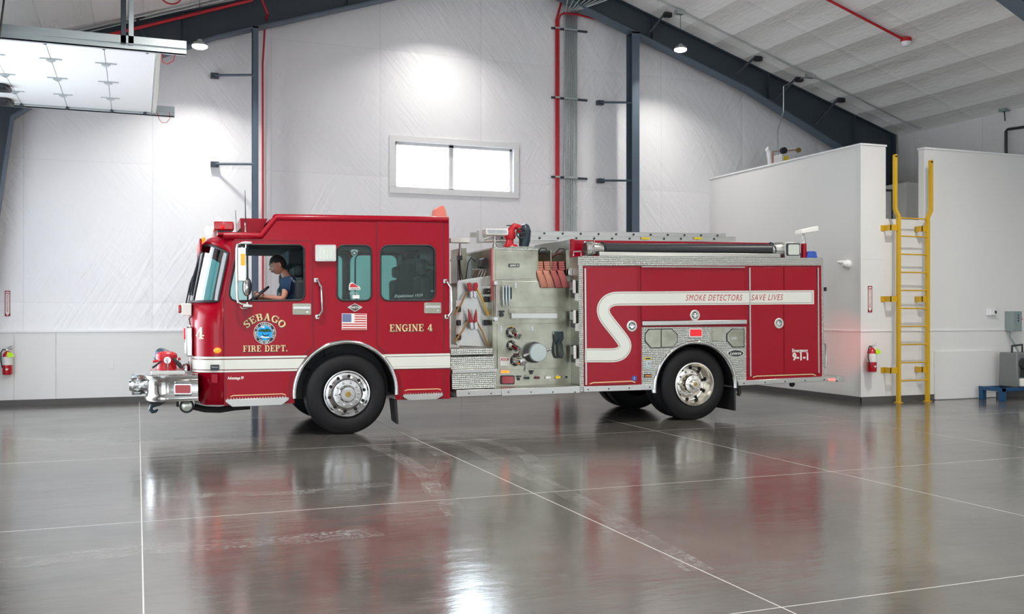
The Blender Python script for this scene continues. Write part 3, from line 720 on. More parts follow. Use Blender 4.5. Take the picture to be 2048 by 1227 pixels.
tag(MB().tube([(a.x+R_*math.cos(math.radians(t)), 16.2, a.z+R_*math.sin(math.radians(t))*.9+.05) for t in range(150, 391, 15)], .012, 6).build('cable_loop', REDP), 'loose loop of dark red cable hanging at the top edge, left', 'cable')
for (px, py, w, lab) in ((2, 172, 26, 'upper'), (8, 200, 30, 'lower')):
    a = onZ(px, py, DZ-.02); m = MB()
    m.plate([(a.x-.45, a.y-.12), (a.x+.06, a.y-.12), (a.x+.14, a.y+.12), (a.x-.45, a.y+.12)], DZ-.09, DZ-.005, f=lambda p, q, z: (p, q, z))
    o = m.build('door_window', BLKP, dr, bev=.03)

# ---------------------------------------------------------------- water heater top, pipes behind the white room's wall
e = empty('water_heater', onY(1590, 330, 17.4), 'white heater top with yellow sticker and copper pipes above the white wall', 'water heater')
def hb(x0_, y0_, x1_, y1_, Y, d, mt, nm, **k):
    a = onY(x0_, y1_, Y); b = onY(x1_, y0_, Y); return MB().box(a.x, b.x, Y, Y+d, a.z, b.z).build(nm, mt, e, **k)
hb(1564, 309, 1594, 380, 17.2, .4, WPAINT, 'cabinet', bev=.01)
hb(1568, 312, 1577, 321, 17.195, .004, mat('sticker_yellow', (.8, .6, .02), .6), 'sticker')
a = onY(1536, 300, 17.2); b = onY(1541, 340, 17.2); m = MB()
m.tube([(a.x-.03, 17.2, a.z+.02), (a.x+.02, 17.2, a.z), (b.x, 17.2, b.z+.1), (b.x, 17.2, 3.4)], .055, 14)
a = onY(1572, 301, 17.2); b = onY(1594, 299, 17.2); c = onY(1588, 312, 17.2); m.tube([a, b], .05, 14); m.tube([b, c], .045, 12)
build_split(m, 'vent_pipe', WTRIM, e)
a = onY(1546, 330, 17.1); b = onY(1546, 303, 17.1); c = onY(1596, 299, 17.1); MB().tube([(a.x, 17.1, 3.6), b, c], .013, 8).build('copper_pipe', COPPER, e)
a = onY(1567, 301, 17.05); MB().lathe([(0, -.04), (.07, -.04), (.07, .04), (0, .04)], a, (0, 1, 0), 12).build('pump_motor', BLKP, e)
a = onY(1597, 300, 17.05); MB().lathe([(0, -.03), (.05, -.03), (.05, .03), (0, .03)], a, (0, 1, 0), 12).build('brass_valve', mat('brass', (.4, .28, .08), .3, 1), e)

# ---------------------------------------------------------------- yellow ladder
def lad(px, py): return onY(px, py, PY-.18)
e = empty('wall_ladder', lad(1827, 803), 'tall yellow fixed ladder on the white wall up to the loft opening', 'ladder')
xl = lad(1797, 600).x; xr = lad(1855, 600).x; zt = lad(1797, 432).z; YL = PY-.18
for x, sx, ptop, nm in ((xl, -1, 308, 'left'), (xr, 1, 314, 'right')):
    m = MB().box(x-.027, x+.027, YL-.035, YL+.035, 0, zt)
    xo = x+sx*.075; zz = lad(1790, ptop).z; zb = lad(1797, 420).z
    m.box(x-.06, x+.06, YL-.05, YL+.05, 0, .012)
    m.build('rail', YEL, e, bev=.004)
    h = MB(); h.strip([(x, zt-.01), (xo, zb+.02), (xo, zz-.03)], .055, YL-.03, YL+.03)
    h.lathe([(0, -.03), (.0275, -.03), (.0275, .03), (0, .03)], (xo, YL, zz-.03), (0, 1, 0), 16); h.build('handrail', YEL, e)
zr = [lad(1827, 280+v*.4401).z for v in (356, 438, 520, 602, 684, 766, 847, 929, 1010, 1091)]
r0 = None
for k in range(10):
    z = zr[0]+(zr[-1]-zr[0])*k/9
    if r0 is None: r0 = MB().tube([(xl, YL, z), (xr, YL, z)], .0125, 8).build('rung', YEL, e); rz = z
    else: dpart(r0, (0, 0, z-rz))
b0 = None
for py in (454.5, 597.5, 740.5):
    for x, sx in ((xl, -1), (xr, 1)):
        z = lad(1785, py).z; m = MB(); xe = x+sx*.0
        m.box(xl-.17, xl-.02, YL-.0, YL+.012, z-.05, z+.05) if sx < 0 else m.box(xr-.12, xr-.02, YL+.0, YL+.012, z-.05, z+.05)
        xw = xl-.17 if sx < 0 else xr-.12
        m.box(xw-.0, xw+.012, YL, PY-.001, z-.05, z+.05)
        m.box(xw-.06 if sx < 0 else xw, xw+.012 if sx < 0 else xw+.06, PY-.012, PY-.001, z-.05, z+.05)
        m.build('wall_bracket', YEL, e)

# ---------------------------------------------------------------- extinguishers and their signs
def extinguisher(c, y0, z0, H, label, hose_left=True):
    # c = centre x, y0 = wall plane; body stands off the wall
    r = H*.155; Y = y0-r-.03; e = empty('fire_extinguisher', (c, Y, z0), label, 'fire extinguisher')
    MB().lathe([(0, 0), (r*.9, 0), (r, .015), (r, H*.62), (r*.9, H*.69), (r*.55, H*.76), (r*.32, H*.79), (r*.3, H*.82)], (c, Y, z0), (0, 0, 1), 28).build('cylinder', mat('extinguisher_red', (.48, .006, .02), .25, 0, .5), e)
    MB().lathe([(r+.0015, H*.33), (r+.0015, H*.61)], (c, Y, z0), (0, 0, 1), 28).build('label_band', PAPER, e)
    m = MB().box(c-.018, c+.018, Y-.018, Y+.018, z0+H*.8, z0+H*.87).tube([(c-.01, Y, z0+H*.87), (c+.03, Y-.01, z0+H*.93), (c+.075, Y-.02, z0+H*.98)], .008, 8)
    m.tube([(c, Y, z0+H*.86), (c+.045, Y-.01, z0+H*.87), (c+.08, Y-.02, z0+H*.89)], .008, 8); m.build('valve_handle', GALV, e)
    MB().tube([(c-.02, Y, z0+H*.84), (c-r*.8, Y-.02, z0+H*.86), (c-r*1.2, Y-.03, z0+H*.76), (c-r*1.25, Y-.02, z0+H*.5), (c-r*1.05, Y-.03, z0+H*.32), (c-r*1.0, Y-.03, z0+H*.24)], .011, 8).build('hose', BLKP, e)
    M = MB().plate([(c+.0, z0+H*.66), (c+.03, z0+H*.58), (c+.12, z0+H*.62), (c+.09, z0+H*.74), (c+.01, z0+H*.78)], Y-r-.012, Y-r-.009); M.build('inspection_tag', LIME, e)
    MB().box(c-.02, c+.02, Y+r*.8, y0, z0+H*.3, z0+H*.4).build('wall_bracket', GALV, e)
    MB().plate([(c-.03, z0+H*.21), (c+.03, z0+H*.21), (c, z0+H*.14)], Y-r-.004, Y-r-.002).build('arrow_sticker', PAPER, e)
a = onY(14, 749, YB-.15); b = onY(14, 690, YB-.15)
extinguisher(a.x, YB, a.z, b.z-a.z, 'red fire extinguisher with lime tag low on the back wall at the left edge')
a = onY(1744.5, 743, PY-.12); b = onY(1744.5, 683, PY-.12)
extinguisher(a.x, PY, a.z, b.z-a.z, 'red fire extinguisher with lime tag on the white wall left of the yellow ladder')
def sign(px0, py0, px1, py1, Y, label):
    a = onY(px0, py1, Y-.01); b = onY(px1, py0, Y-.01); w = b.x-a.x; h = b.z-a.z
    e = empty('extinguisher_sign', (a.x+w/2, Y-.01, a.z), label, 'sign')
    MB().box(a.x, b.x, Y-.008, Y-.001, a.z, b.z).build('plate', PAPER, e)
    m = MB(); y = Y-.010; R_ = mat('sign_red', (.42, .012, .02), .5)
    t = w*.13; m.box(a.x, a.x+t, y, Y-.0075, a.z, b.z).box(b.x-t, b.x, y, Y-.0075, a.z, b.z)
    m.plate([(a.x, b.z), (b.x, b.z), (b.x, b.z-h*.05), (a.x+w/2, b.z-h*.03), (a.x, b.z-h*.05)], y, Y-.0075)
    m.plate([(a.x, a.z), (b.x, a.z), (b.x, a.z+h*.12), (b.x-t, a.z+h*.12), (a.x+w/2, a.z+h*.02), (a.x+t, a.z+h*.12), (a.x, a.z+h*.12)], y, Y-.0075)
    text_on(m, 'FIRE', (a.x+w*.18, y, b.z-h*.135), (b.x-w*.18, y, b.z-h*.135), h*.055, bold=.02)
    s = 'EXTINGUISHER'
    for i, ch in enumerate(s):
        zc = b.z-h*.22-i*h*.055; ww = w*.13 if ch != 'I' else w*.03
        text_on(m, ch, (a.x+w/2-ww, y, zc), (a.x+w/2+ww, y, zc), h*.038, bold=.02)
    m.build('lettering', R_, e)
sign(9.5, 581, 20.5, 632, YB, 'narrow red and white FIRE EXTINGUISHER sign at the left edge of the back wall')
sign(1736, 571.5, 1744.5, 624, PY, 'narrow red and white FIRE EXTINGUISHER sign left of the yellow ladder')
# small wall items
a = onY(217, 737, YB-.02); b = onY(227, 722, YB-.02); e = empty('wall_outlet', (a.x, YB-.02, a.z), 'white duplex wall outlet low on the back wall', 'outlet')
MB().box(a.x, b.x, YB-.02, YB-.0145, a.z, b.z).build('cover_plate', WTRIM, e, bev=.003)
xm_ = (a.x+b.x)/2; MB().box(xm_-.014, xm_+.014, YB-.023, YB-.0195, a.z+.02, a.z+.05).box(xm_-.014, xm_+.014, YB-.023, YB-.0195, b.z-.05, b.z-.02).build('socket', PAPER, e)
c = onX(1690, 528, PX-.08); e = empty('wall_camera', c, 'white dome device sticking out of the white side wall', 'security camera')
MB().lathe([(.075, .08), (.075, .04), (.06, .0), (.035, -.03), (0, -.035)], c, (1, 0, 0), 24).build('dome', WTRIM, e)
MB().lathe([(0, -.05), (.033, -.05), (.04, 0)], c+Vector((0, -.0, 0)), (1, 0, 0), 20).build('lens', PAPER, e)
MB().tube([c+Vector((.02, 0, .02)), c+Vector((-.02, .12, .04)), c+Vector((-.02, .17, .05))], [.05, .03, .015], 12).build('horn', WTRIM, e)
a = onY(1976, 630, PY-.04); b = onY(1992, 618, PY-.04); e = empty('thermostat', (a.x, PY, a.z), 'small white thermostat with a dark display on the white wall', 'thermostat')
MB().box(a.x, b.x-.05, PY-.045, PY-.001, a.z, b.z).box(a.x+.04, b.x, PY-.06, PY-.02, a.z+.006, b.z-.006).build('case', WTRIM, e, bev=.004)
MB().box(b.x-.05, b.x-.008, PY-.063, PY-.0595, a.z+.03, b.z-.025).build('display', BLKP, e)
a = onY(2027, 662, PY-.2); b = onY(2044, 622, PY-.2); e = empty('disconnect_box', (a.x, PY, a.z), 'grey electrical disconnect box with a cable beside the right edge', 'electric box')
MB().box(a.x, b.x, PY-.2, PY-.001, a.z, b.z).build('box', BOXG, e, bev=.006)
m = MB()
for k in range(3): m.box((a.x+b.x)/2, (a.x+b.x)/2+.03, PY-.203, PY-.1995, b.z-.09-.05*k, b.z-.06-.05*k)
m.build('printed_label', BLKP, e)
MB().tube([(b.x+.02, PY-.12, b.z-.06), (b.x+.06, PY-.14, b.z-.16)], .02, 8).build('switch_lever', REDP, e)
c0 = onY(2030, 664, PY-.1); c1 = onY(2033, 695, PY-.15); c2 = onY(2046, 722, PY-.2)
MB().tube([(a.x+.04, PY-.08, a.z), (a.x+.04, PY-.08, a.z-.1), c1, c2], .018, 8).build('cable', BOXG, e)
# blue dolly with a machine, right edge
YD = PY-.65
e = empty('machine_dolly', onY(2040, 795, YD), 'low blue steel dolly at the right edge by the white wall', 'dolly')
p = onY(2004, 796, YD); q = onY(2004, 776, YD); w = 1.2
m = MB().box(p.x, p.x+w, YD, YD+.06, q.z-.06, q.z).box(p.x, p.x+w, YD+.45, YD+.51, q.z-.06, q.z).box(p.x, p.x+.08, YD, YD+.51, q.z-.06, q.z)
m.box(p.x, p.x+.1, YD, YD+.08, .0, q.z).box(p.x, p.x+.1, YD+.43, YD+.51, .0, q.z); m.build('frame', BLUEC, e, bev=.006)
e2 = empty('air_compressor', (p.x+.7, YD+.26, q.z), 'grey and black shop machine standing on the blue dolly', 'compressor')
a = onY(2034, 772, YD+.05)
MB().box(a.x, a.x+.5, YD+.05, YD+.44, q.z, q.z+.62).build('cabinet', mat('machine_grey', (.16, .17, .17), .4), e2, bev=.02)
MB().lathe([(0, -.06), (.1, -.06), (.11, 0), (.1, .02)], (a.x+.14, YD+.04, q.z+.42), (0, 1, 0), 20).build('filter_housing', BLKP, e2)
MB().box(a.x+.05, a.x+.4, YD+.03, YD+.05, q.z+.18, q.z+.5).build('motor_cover', BLKP, e2, bev=.01)
MB().lathe([(0, 0), (.05, 0), (.06, .02), (.06, .12), (.03, .14)], (a.x+.1, YD+.02, q.z+.02), (0, 0, 1), 16).build('filter_bowl', PAPER, e2)
MB().tube([(a.x+.05, YD+.2, q.z+.62), (a.x+.05, YD+.2, q.z+.74), (a.x+.3, YD+.2, q.z+.76), (a.x+.3, YD+.2, q.z+.62)], .02, 8).build('handle', BLKP, e2)
# ================================================================ THE FIRE ENGINE
def T(): return MB(TRK)
FE = bpy.data.objects.new('fire_engine', None); COL.objects.link(FE); FE.matrix_world = TRK; WM['fire_engine'] = TRK
tag(FE, 'red fire engine with white stripe and silver pump panel parked across the floor', 'fire engine')
W = TW
def floor_z(x): return (-(TRK @ Vector((x, 0, 0))).z)/TR3[2][2]       # local height of the floor below x
def P(name, mb, m, parent=None, **k): return mb.build(name, m, parent or FE, **k)
def far(pts): return pts
# --- wheel positions from the picture
hf = S(690, 790.5); hrr = S(1385, 768.5)
RF = (hf[1]-floor_z(hf[0])); RRr = (hrr[1]-floor_z(hrr[0])); R0 = .53
ZF = floor_z(hf[0])+R0; ZR = floor_z(hrr[0])+R0
# arches: centre and radius in local metres
ACF = (S(692, 785)[0], S(692, 785)[1]); AF = abs(S(692, 785)[1]-S(692, 679)[1])
ACR = (S(1390, 775)[0], S(1390, 775)[1]); AR = abs(S(1390, 775)[1]-S(1390, 680.5)[1])
def arc_pts(c, r, a0, a1, n=26): return [(c[0]+r*math.cos(math.radians(a0+(a1-a0)*k/(n-1))), c[1]+r*math.sin(math.radians(a0+(a1-a0)*k/(n-1)))) for k in range(n)]

# ---------------------------------------------------------------- cab
z600 = S(384, 600)[1]; x600 = S(384, 600)[0]; zw = S(408, 487)[1]; xw = S(408, 487)[0]; zbot = S(450, 809)[1]
Rc = .43
def xfz(z): return x600 if z <= z600 else x600+(xw-x600)*(z-z600)/(zw-z600)
def zroof_front(): return S(440, 464)[1]
ZR0 = zroof_front()
def planpt(s, z, ins=0.0):      # s in 0..1 near corner, 1..2 front, 2..3 far corner ; ins = inset
    xf = xfz(z)
    if s <= 1: t = s*PI/2; return Vector((xf+Rc-(Rc-ins)*math.sin(t), Rc-(Rc-ins)*math.cos(t), z))
    if s <= 2:
        u = s-1; y = Rc+(W-2*Rc)*u; return Vector((xf+ins-.03*math.sin(PI*u), y, z))
    t = (3-s)*PI/2; return Vector((xf+Rc-(Rc-ins)*math.sin(t), W-Rc+(Rc-ins)*math.cos(t), z))
SS = [0, .178]+[.178+(1-.178)*k/9 for k in range(1, 10)]+[1+k/8 for k in range(1, 8)]+[2+(1-.178)*k/9 for k in range(0, 10)]+[3]
def ztop(s):
    e = min(s, 3-s); a = S(411, 488)[1]; b = S(449, 506)[1]
    k = max(0, min(1, (e-.178)/.5)); return b+(a-b)*math.sin(k*PI/2)
zs_low = [zbot, z600-.9, z600-.5, z600-.02]
m = T(); g = T(); cols = []
def zcols(s):
    zt = ztop(s); L = []
    zb = zbot+ (.05 if .6 < s < 2.4 else 0)
    L += [(zb, 0), (z600-.8, 0), (z600-.4, 0), (z600-.015, 0)]
    L += [(z600+(zt-z600)*k/5, 0) for k in range(1, 6)]
    a = S(411, 480)[1]; L += [((zt+a)/2, 0), (a, .0), (S(413, 473)[1], .03), (S(418, 468)[1], .09), (ZR0-.005, .17), (ZR0, .30)]
    return L
grid = []
for s in SS: grid.append([planpt(s, z, i) for z, i in zcols(s)])
nz = len(grid[0]); vs = [p for c in grid for p in c]; fb = []; fg = []
for i in range(len(SS)-1):
    for j in range(nz-1):
        q = (i*nz+j, (i+1)*nz+j, (i+1)*nz+j+1, i*nz+j+1)
        iswin = (3 <= j < 8) and (1 <= i < len(SS)-2)
        (fg if iswin else fb).append(q)
body = T(); body.add(vs, fb)
shell = P('cab_front', body, RED); sm = shell.modifiers.new('solid', 'SOLIDIFY'); sm.thickness = .018; sm.offset = -1
gl = T(); used = sorted({a for q in fg for a in q}); ix = {a: k for k, a in enumerate(used)}
gl.add([vs[a] for a in used], [tuple(ix[a] for a in q) for q in fg]); P('windshield', gl, GWIND, ang=60)
# rubber gasket round the windscreen and centre pillar
loop = [grid[i][3] for i in range(1, len(SS)-1)]+[grid[len(SS)-2][j] for j in range(4, 9)]+[grid[i][8] for i in range(len(SS)-2, 0, -1)]+[grid[1][j] for j in range(7, 3, -1)]
P('windshield_gasket', T().tube(loop, .017, 8, closed=True), BLK)
ic = SS.index(1.5); P('windshield_gasket', T().tube([grid[ic][j]+Vector((-.0, 0, 0)) for j in range(3, 9)], .007, 8), BLK)
# side shells with window openings and the wheel arch
ROOFP = [(470, 466), (524, 466), (553, 429), (898, 434.5)]
roofl = SP(ROOFP)
win1 = [(481, 489), (599, 489.5), (605, 492), (608.5, 498), (609, 590), (606, 597), (600, 600), (471, 601.5), (463, 598), (459, 590), (460, 575), (467, 533), (477, 495)]
win2 = rr(674.5, 490.5, 742.5, 600.5, 12); win3 = rr(761, 490.5, 870, 600.5, 15)
W1, W2, W3 = SP(win1), SP(win2), SP(win3)
al = arc_pts(ACF, AF-.03, 180, 0, 40)
footL = S(586, 806); footR = S(799, 799)
outer = SP([(469, 478), (470, 470)])+roofl[1:]+SP([(900, 797)])+[footR, (al[-1][0], footR[1])]+al[::-1]+[(al[0][0], footL[1]), footL]+SP([(448, 811), (448, 700), (448, 600), (457, 545)])
def offset_poly(pts, d):
    n = len(pts); out = []
    for i in range(n):
        a, b, c = Vector(pts[i-1]), Vector(pts[i]), Vector(pts[(i+1) % n]); e = (b-a).normalized(); f = (c-b).normalized()
        nn = Vector((-e.y, e.x))+Vector((-f.y, f.x)); nn = nn.normalized() if nn.length > 1e-6 else Vector((-e.y, e.x)); out.append(tuple(b+nn*d))
    return out
P('cab_side', T().plate(outer, 0, .03, [W1, W2, W3]), RED, bev=0)
P('cab_side', T().plate(outer, W-.03, W, [W1, W2, W3]), RED)
# roof skin between the sides (raised rear, sloped step), bull-nosed edge rails
m = T(); pr = [S(436, 464)]+roofl[1:]
for a, b in zip(pr[:-1], pr[1:]):
    m.add([(a[0], .02, a[1]), (b[0], .02, b[1]), (b[0], W-.02, b[1]), (a[0], W-.02, a[1]), (a[0], .02, a[1]-.03), (b[0], .02, b[1]-.03), (b[0], W-.02, b[1]-.03), (a[0], W-.02, a[1]-.03)],
          [(0,1,2,3),(7,6,5,4),(0,4,5,1),(2,6,7,3),(1,5,6,2),(3,7,4,0)])
P('cab_roof', m, RED, bev=.004)
rp = [S(447, 470.5), S(523, 471.5), S(552.5, 434.5), S(897, 439.5)]
for y in (.022, W-.022):
    P('roof_edge_rail', T().tube([(a, y, b) for a, b in rp], .046, 14), RED)
P('roof_edge_rail', T().tube([(rp[2][0], .02, rp[2][1]), (rp[2][0], W-.02, rp[2][1])], .046, 14), RED)
cx1 = S(899, 600)[0]
m = T(); m.plate([(.03, zbot+.02), (W-.03, zbot+.02), (W-.03, roofl[-1][1]-.01), (.03, roofl[-1][1]-.01)], cx1-.03, cx1, f=lambda a, b, y: (y, a, b)); P('cab_rear_wall', m, RED)
# door skins (slightly proud) with dark door gaps
d1 = [(473, 479), (624, 482), (625, 620), (626.5, 693), (608, 711)]
def arcpart(c, r, a0, a1, n): return arc_pts(c, r, a0, a1, n)
dx = S(583, 806)[0]
arcL = [p for p in arc_pts(ACF, AF+.045, 128, 178, 12)]
d1l = SP(d1[:-1])+arcL+[(arcL[-1][0], S(583, 803)[1])]+SP([(452, 808), (447.5, 640), (447.5, 600), (456, 550), (466, 508)])
arcR = [p for p in arc_pts(ACF, AF+.045, 52, 2, 12)]
d2l = SP([(754, 442.5), (885.5, 445), (886.5, 620), (888, 795)])+[(arcR[-1][0], S(801, 797)[1])]+arcR[::-1]+SP([(755, 690), (754, 560)])
for poly, hl, nm in ((d1l, [W1], 'front door'), (d2l, [W3], 'rear door')):
    ins = offset_poly(poly, -.0)
    d = P('cab_door', T().plate(poly, -.006, -.0005, hl), RED, label=None)
    gp_ = P('door_seam', T().strip([(a, b) for a, b in poly], .009, -.0072, -.0005, closed=True), DRED, d)
    P('cab_door', T().plate(poly, W+.0005, W+.006, hl), RED)
# window rubber and glass
def wtube(pts, y, r=.014): return [(a, y, b) for a, b in pts]
for k, (w_, gm) in enumerate(((W1, None), (W2, GTEAL), (W3, GTEAL))):
    for y, yi in ((-.006, .012), (W+.006, W-.012)):
        wn = P('window_seal', T().tube(wtube(w_, y*.8), .0125, 6, closed=True), BLK)
        if gm: P('window_glass', T().plate(offset_poly(w_, 0), yi-.002, yi+.002), gm or GCLR, wn)
# vent window bar and quarter glass in the driver's window
P('vent_window_bar', T().box(S(493, 500)[0], S(496.5, 500)[0], .0, .02, S(495, 600)[1], S(495, 490)[1]), BLK)
P('window_glass', T().plate(SP([(481, 490), (494, 490), (494, 600), (471, 600), (463, 598), (460, 590), (460, 575), (467, 533), (477, 496)]), .008, .012), GTEAL)
# cab interior
zf = S(500, 745)[1]; xi0 = x600+.06; xfl = x600+Rc; xi1 = cx1-.04
zh = S(550, 471)[1]
P('cab_floor', T().box(xfl, xi1, .46, W-.50, zf-.05, zf).box(xi0+.02, S(470, 600)[0], Rc, W-Rc, zf, S(480, 612)[1]), CABIN)
P('dashboard', T().box(xi0+.03, S(478, 600)[0], .36, W-.36, S(480, 640)[1], S(480, 606)[1]).box(S(470, 600)[0]-.1, S(500, 600)[0], .36, .85, S(480, 640)[1], S(480, 603)[1]), CABIN, bev=.03)
P('headliner', T().box(xw+Rc+.02, S(552, 480)[0], .04, W-.04, S(500, 487)[1], S(500, 470)[1]).box(S(552, 480)[0], xi1, .04, W-.04, S(700, 480)[1], S(700, 440)[1]), CABIN)
P('overhead_console', T().box(S(500, 490)[0], S(609, 490)[0], .25, 1.9, S(600, 496)[1], S(600, 487)[1]).box(S(585, 490)[0], S(672, 490)[0], .5, 2.3, S(600, 525)[1], S(600, 487)[1]), CABIN, bev=.02)
P('engine_cover', T().box(S(520, 600)[0], S(690, 600)[0], .95, 1.5, zf, S(600, 606)[1]), CABIN, bev=.05)
P('cab_partition', T().box(S(612, 490)[0], S(655, 490)[0], .32, W-.04, zf, S(600, 487)[1]), CABIN, bev=.02)
def seat(x0, x1, y0, y1, zs, zt, lab=None):
    s = P('seat', T().box(x0, x1, y0, y1, zf, zs), CABIN, bev=.04); P('seat_back', T().box(x1-.03, x1+.13, y0, y1, zs-.05, zt-.2), CABIN, s, bev=.05)
    P('headrest', T().box(x1-.01, x1+.11, y0+.12, y1-.12, zt-.17, zt), CABIN, s, bev=.04); return s
seat(S(556, 600)[0], S(598, 600)[0], .22, .72, S(570, 628)[1], S(600, 525)[1])
seat(S(545, 600)[0], S(590, 600)[0], 1.7, 2.2, S(570, 628)[1], S(600, 535)[1])
seat(S(800, 600)[0], S(850, 600)[0], .15, .65, S(800, 622)[1], S(860, 520)[1])
seat(S(800, 600)[0], S(850, 600)[0], 1.0, 1.5, S(800, 622)[1], S(860, 520)[1])
seat(S(800, 600)[0], S(850, 600)[0], 1.75, 2.25, S(800, 622)[1], S(860, 520)[1])
# steering wheel on its column
sc = S3(508, 596, .47); Rw = .235; ax = Vector((-.62, 0, .78)).normalized(); a_ = Vector((0, 1, 0)); b_ = ax.cross(a_)
sw = P('steering_wheel', T().tube([sc+a_*(Rw*math.cos(t*PI/16))+b_*(Rw*math.sin(t*PI/16)) for t in range(32)], .014, 8, closed=True), BLK)
P('steering_column', T().tube([sc-ax*.02, sc-ax*.4], .035, 10).tube([sc+a_*Rw, sc-ax*.03, sc-a_*Rw], .012, 6), BLK, sw)
STEER = (sc, ax, a_, b_, Rw)
# ---------------------------------------------------------------- cab decoration: stripes (wrap the corner), lettering, seal, flag, badges
def side_band(pts_top, pts_bot, mt, yo, name, parent=FE):
    return P(name, T().plate(SP(pts_top+pts_bot[::-1]), -yo, -.0062), mt, parent)
def xarc(py, dr=0): 
    z = S(690, py)[1]; r = AF+.0+dr; dz = z-ACF[1]; return r, dz
def cab_band(pyL, pyR_, thick, mt, yo, name):   # pyL at px 448, linear to pyR_ at px 900; thick in px
    def py(x): return pyL+(pyR_-pyL)*(x-448)/(900-448)
    out = []
    for x0, x1 in ((448, None), (None, 900)):
        def xe(yy, sgn):
            x, z = S(690, yy); dz = z-ACF[1]; d = math.sqrt(max(0, AF*AF-dz*dz)); return ACF[0]+sgn*d
        if x0: 
            z0a, z0b = S(448, py(448))[1], S(448, py(448)+thick)[1]
            xa, xb = xe(py(600), -1), xe(py(600)+thick, -1)
            poly = [(S(448, 700)[0], z0a), (xa, S(608, py(608))[1]), (xb, S(595, py(595)+thick)[1]), (S(448, 700)[0], z0b)]
        else:
            xa, xb = xe(py(780), 1), xe(py(780)+thick, 1)
            poly = [(xa, S(776, py(776))[1]), (S(900, 700)[0], S(900, py(900))[1]), (S(900, 700)[0], S(900, py(900)+thick)[1]), (xb, S(790, py(790)+thick)[1])]
        P(name, T().plate(poly, -yo, -.0062), mt)
    za, zb = S(448, py(448))[1], S(448, py(448)+thick)[1]; v = []; f = []
    n = 14
    for k in range(n+1):
        s = k/n
        for z in (za, zb):
            p = planpt(s, z, -(yo-.004) if s < 1 else 0); v.append(p+Vector((-.0, 0, 0)))
    for k in range(n): f.append((2*k, 2*k+2, 2*k+3, 2*k+1))
    b = T().add(v, f); P(name, b, mt)
cab_band(712.3, 705.5, 32.0, DRED, .0070, 'stripe_edge')
cab_band(712.8, 706.0, 4.2, WHT, .0080, 'white_pinstripe'); cab_band(719.0, 711.3, 19.5, WHT, .0080, 'white_stripe'); cab_band(740.3, 731.0, 3.8, WHT, .0080, 'white_pinstripe')
def fS(px, py, y): x, z = S(px, py); return (x, y, z)
def slab_line(name, txt, x0, y0, x1, y1, h, yo=-.0075):
    fm = lambda yy: (lambda u, v: fS(x0+(x1-x0)*u, y0+(y1-y0)*u-h*v, yy))
    m = slab_on(T(), txt, fm(yo), 1, grow=.035, dxz=(.05, -.07)); P(name+'_shadow', m, BLKP)
    m = slab_on(T(), txt, fm(yo-.0012), 1); P(name, m, GOLD)
slab_line('lettering', 'FIRE DEPT.', 486, 703.2, 575.5, 702, 12.6)
slab_line('lettering', 'ENGINE 4', 779, 662.5, 865, 661.5, 14.2)
# arched SEBAGO
def arcmap(cx, cy, r, a0, a1, h, yy):
    def f(u, v):
        a = math.radians(a0+(a1-a0)*u); q = r+h*v; return fS(cx+q*math.sin(a), cy-q*math.cos(a), yy)
    return f
P('lettering_shadow', slab_on(T(), 'SEBAGO', arcmap(529, 683, 43, -52, 52, 14, -.0075), 1, grow=.035, dxz=(.05, -.07)), BLKP)
P('lettering', slab_on(T(), 'SEBAGO', arcmap(529, 683, 43, -52, 52, 14, -.0087), 1), GOLD)
# 4 on the front corner
sx = .50
def cmap(u, v):
    s = .70-.24*u; py = 678-24*v; z = S(397, py)[1]; return planpt(s, z, -.003)
P('lettering', slab_on(T(), '4', cmap, 1), GOLD)
# seal
def disc(name, cx, cy, r, mt, yo, n=40, parent=FE): return P(name, T().plate(SP(circ(cx, cy, r, n)), -yo, -.0062), mt, parent)
NAVYD = mat('seal_navy', (.004, .012, .035), .4); SKYB = mat('seal_blue', (.0, .32, .70), .4); GRND = mat('seal_green', (.006, .06, .025), .4)
seal = disc('seal_emblem', 529.5, 665.5, 22.3, WHT, .0085); disc('seal_ring', 529.5, 665.5, 21.4, NAVYD, .0092, parent=seal); disc('seal_inner_ring', 529.5, 665.5, 15.6, WHT, .0097, parent=seal)
disc('seal_picture', 529.5, 665.5, 14.9, SKYB, .0102, parent=seal)
P('seal_hills', T().plate(SP([(515.5, 661), (519, 658.5), (524, 657.5), (529, 658.5), (534, 656), (539, 658), (544, 661.5), (542, 663), (530, 664), (518, 662.5)]), -.0106, -.010), GRND, seal)
P('seal_boat', T().plate(SP([(523.5, 665), (527, 669), (531, 670), (537, 668), (539, 667), (537, 671), (529, 672.5), (525, 670)]), -.0106, -.010), NAVYD, seal)
P('seal_foam', T().plate(SP([(519, 674), (524, 671), (531, 673), (538, 673), (540, 675), (530, 675.5)]), -.0106, -.010).plate(SP([(521, 654), (525, 651.5), (530, 653), (527, 655.5)]), -.0106, -.010), WHT, seal)
P('seal_shore', T().plate(SP([(517, 674.5), (523, 676), (526, 679.6), (521, 678)]), -.0106, -.010).plate(SP([(542, 674.5), (536, 676), (533, 679.6), (538, 678)]), -.0106, -.010), NAVYD, seal)
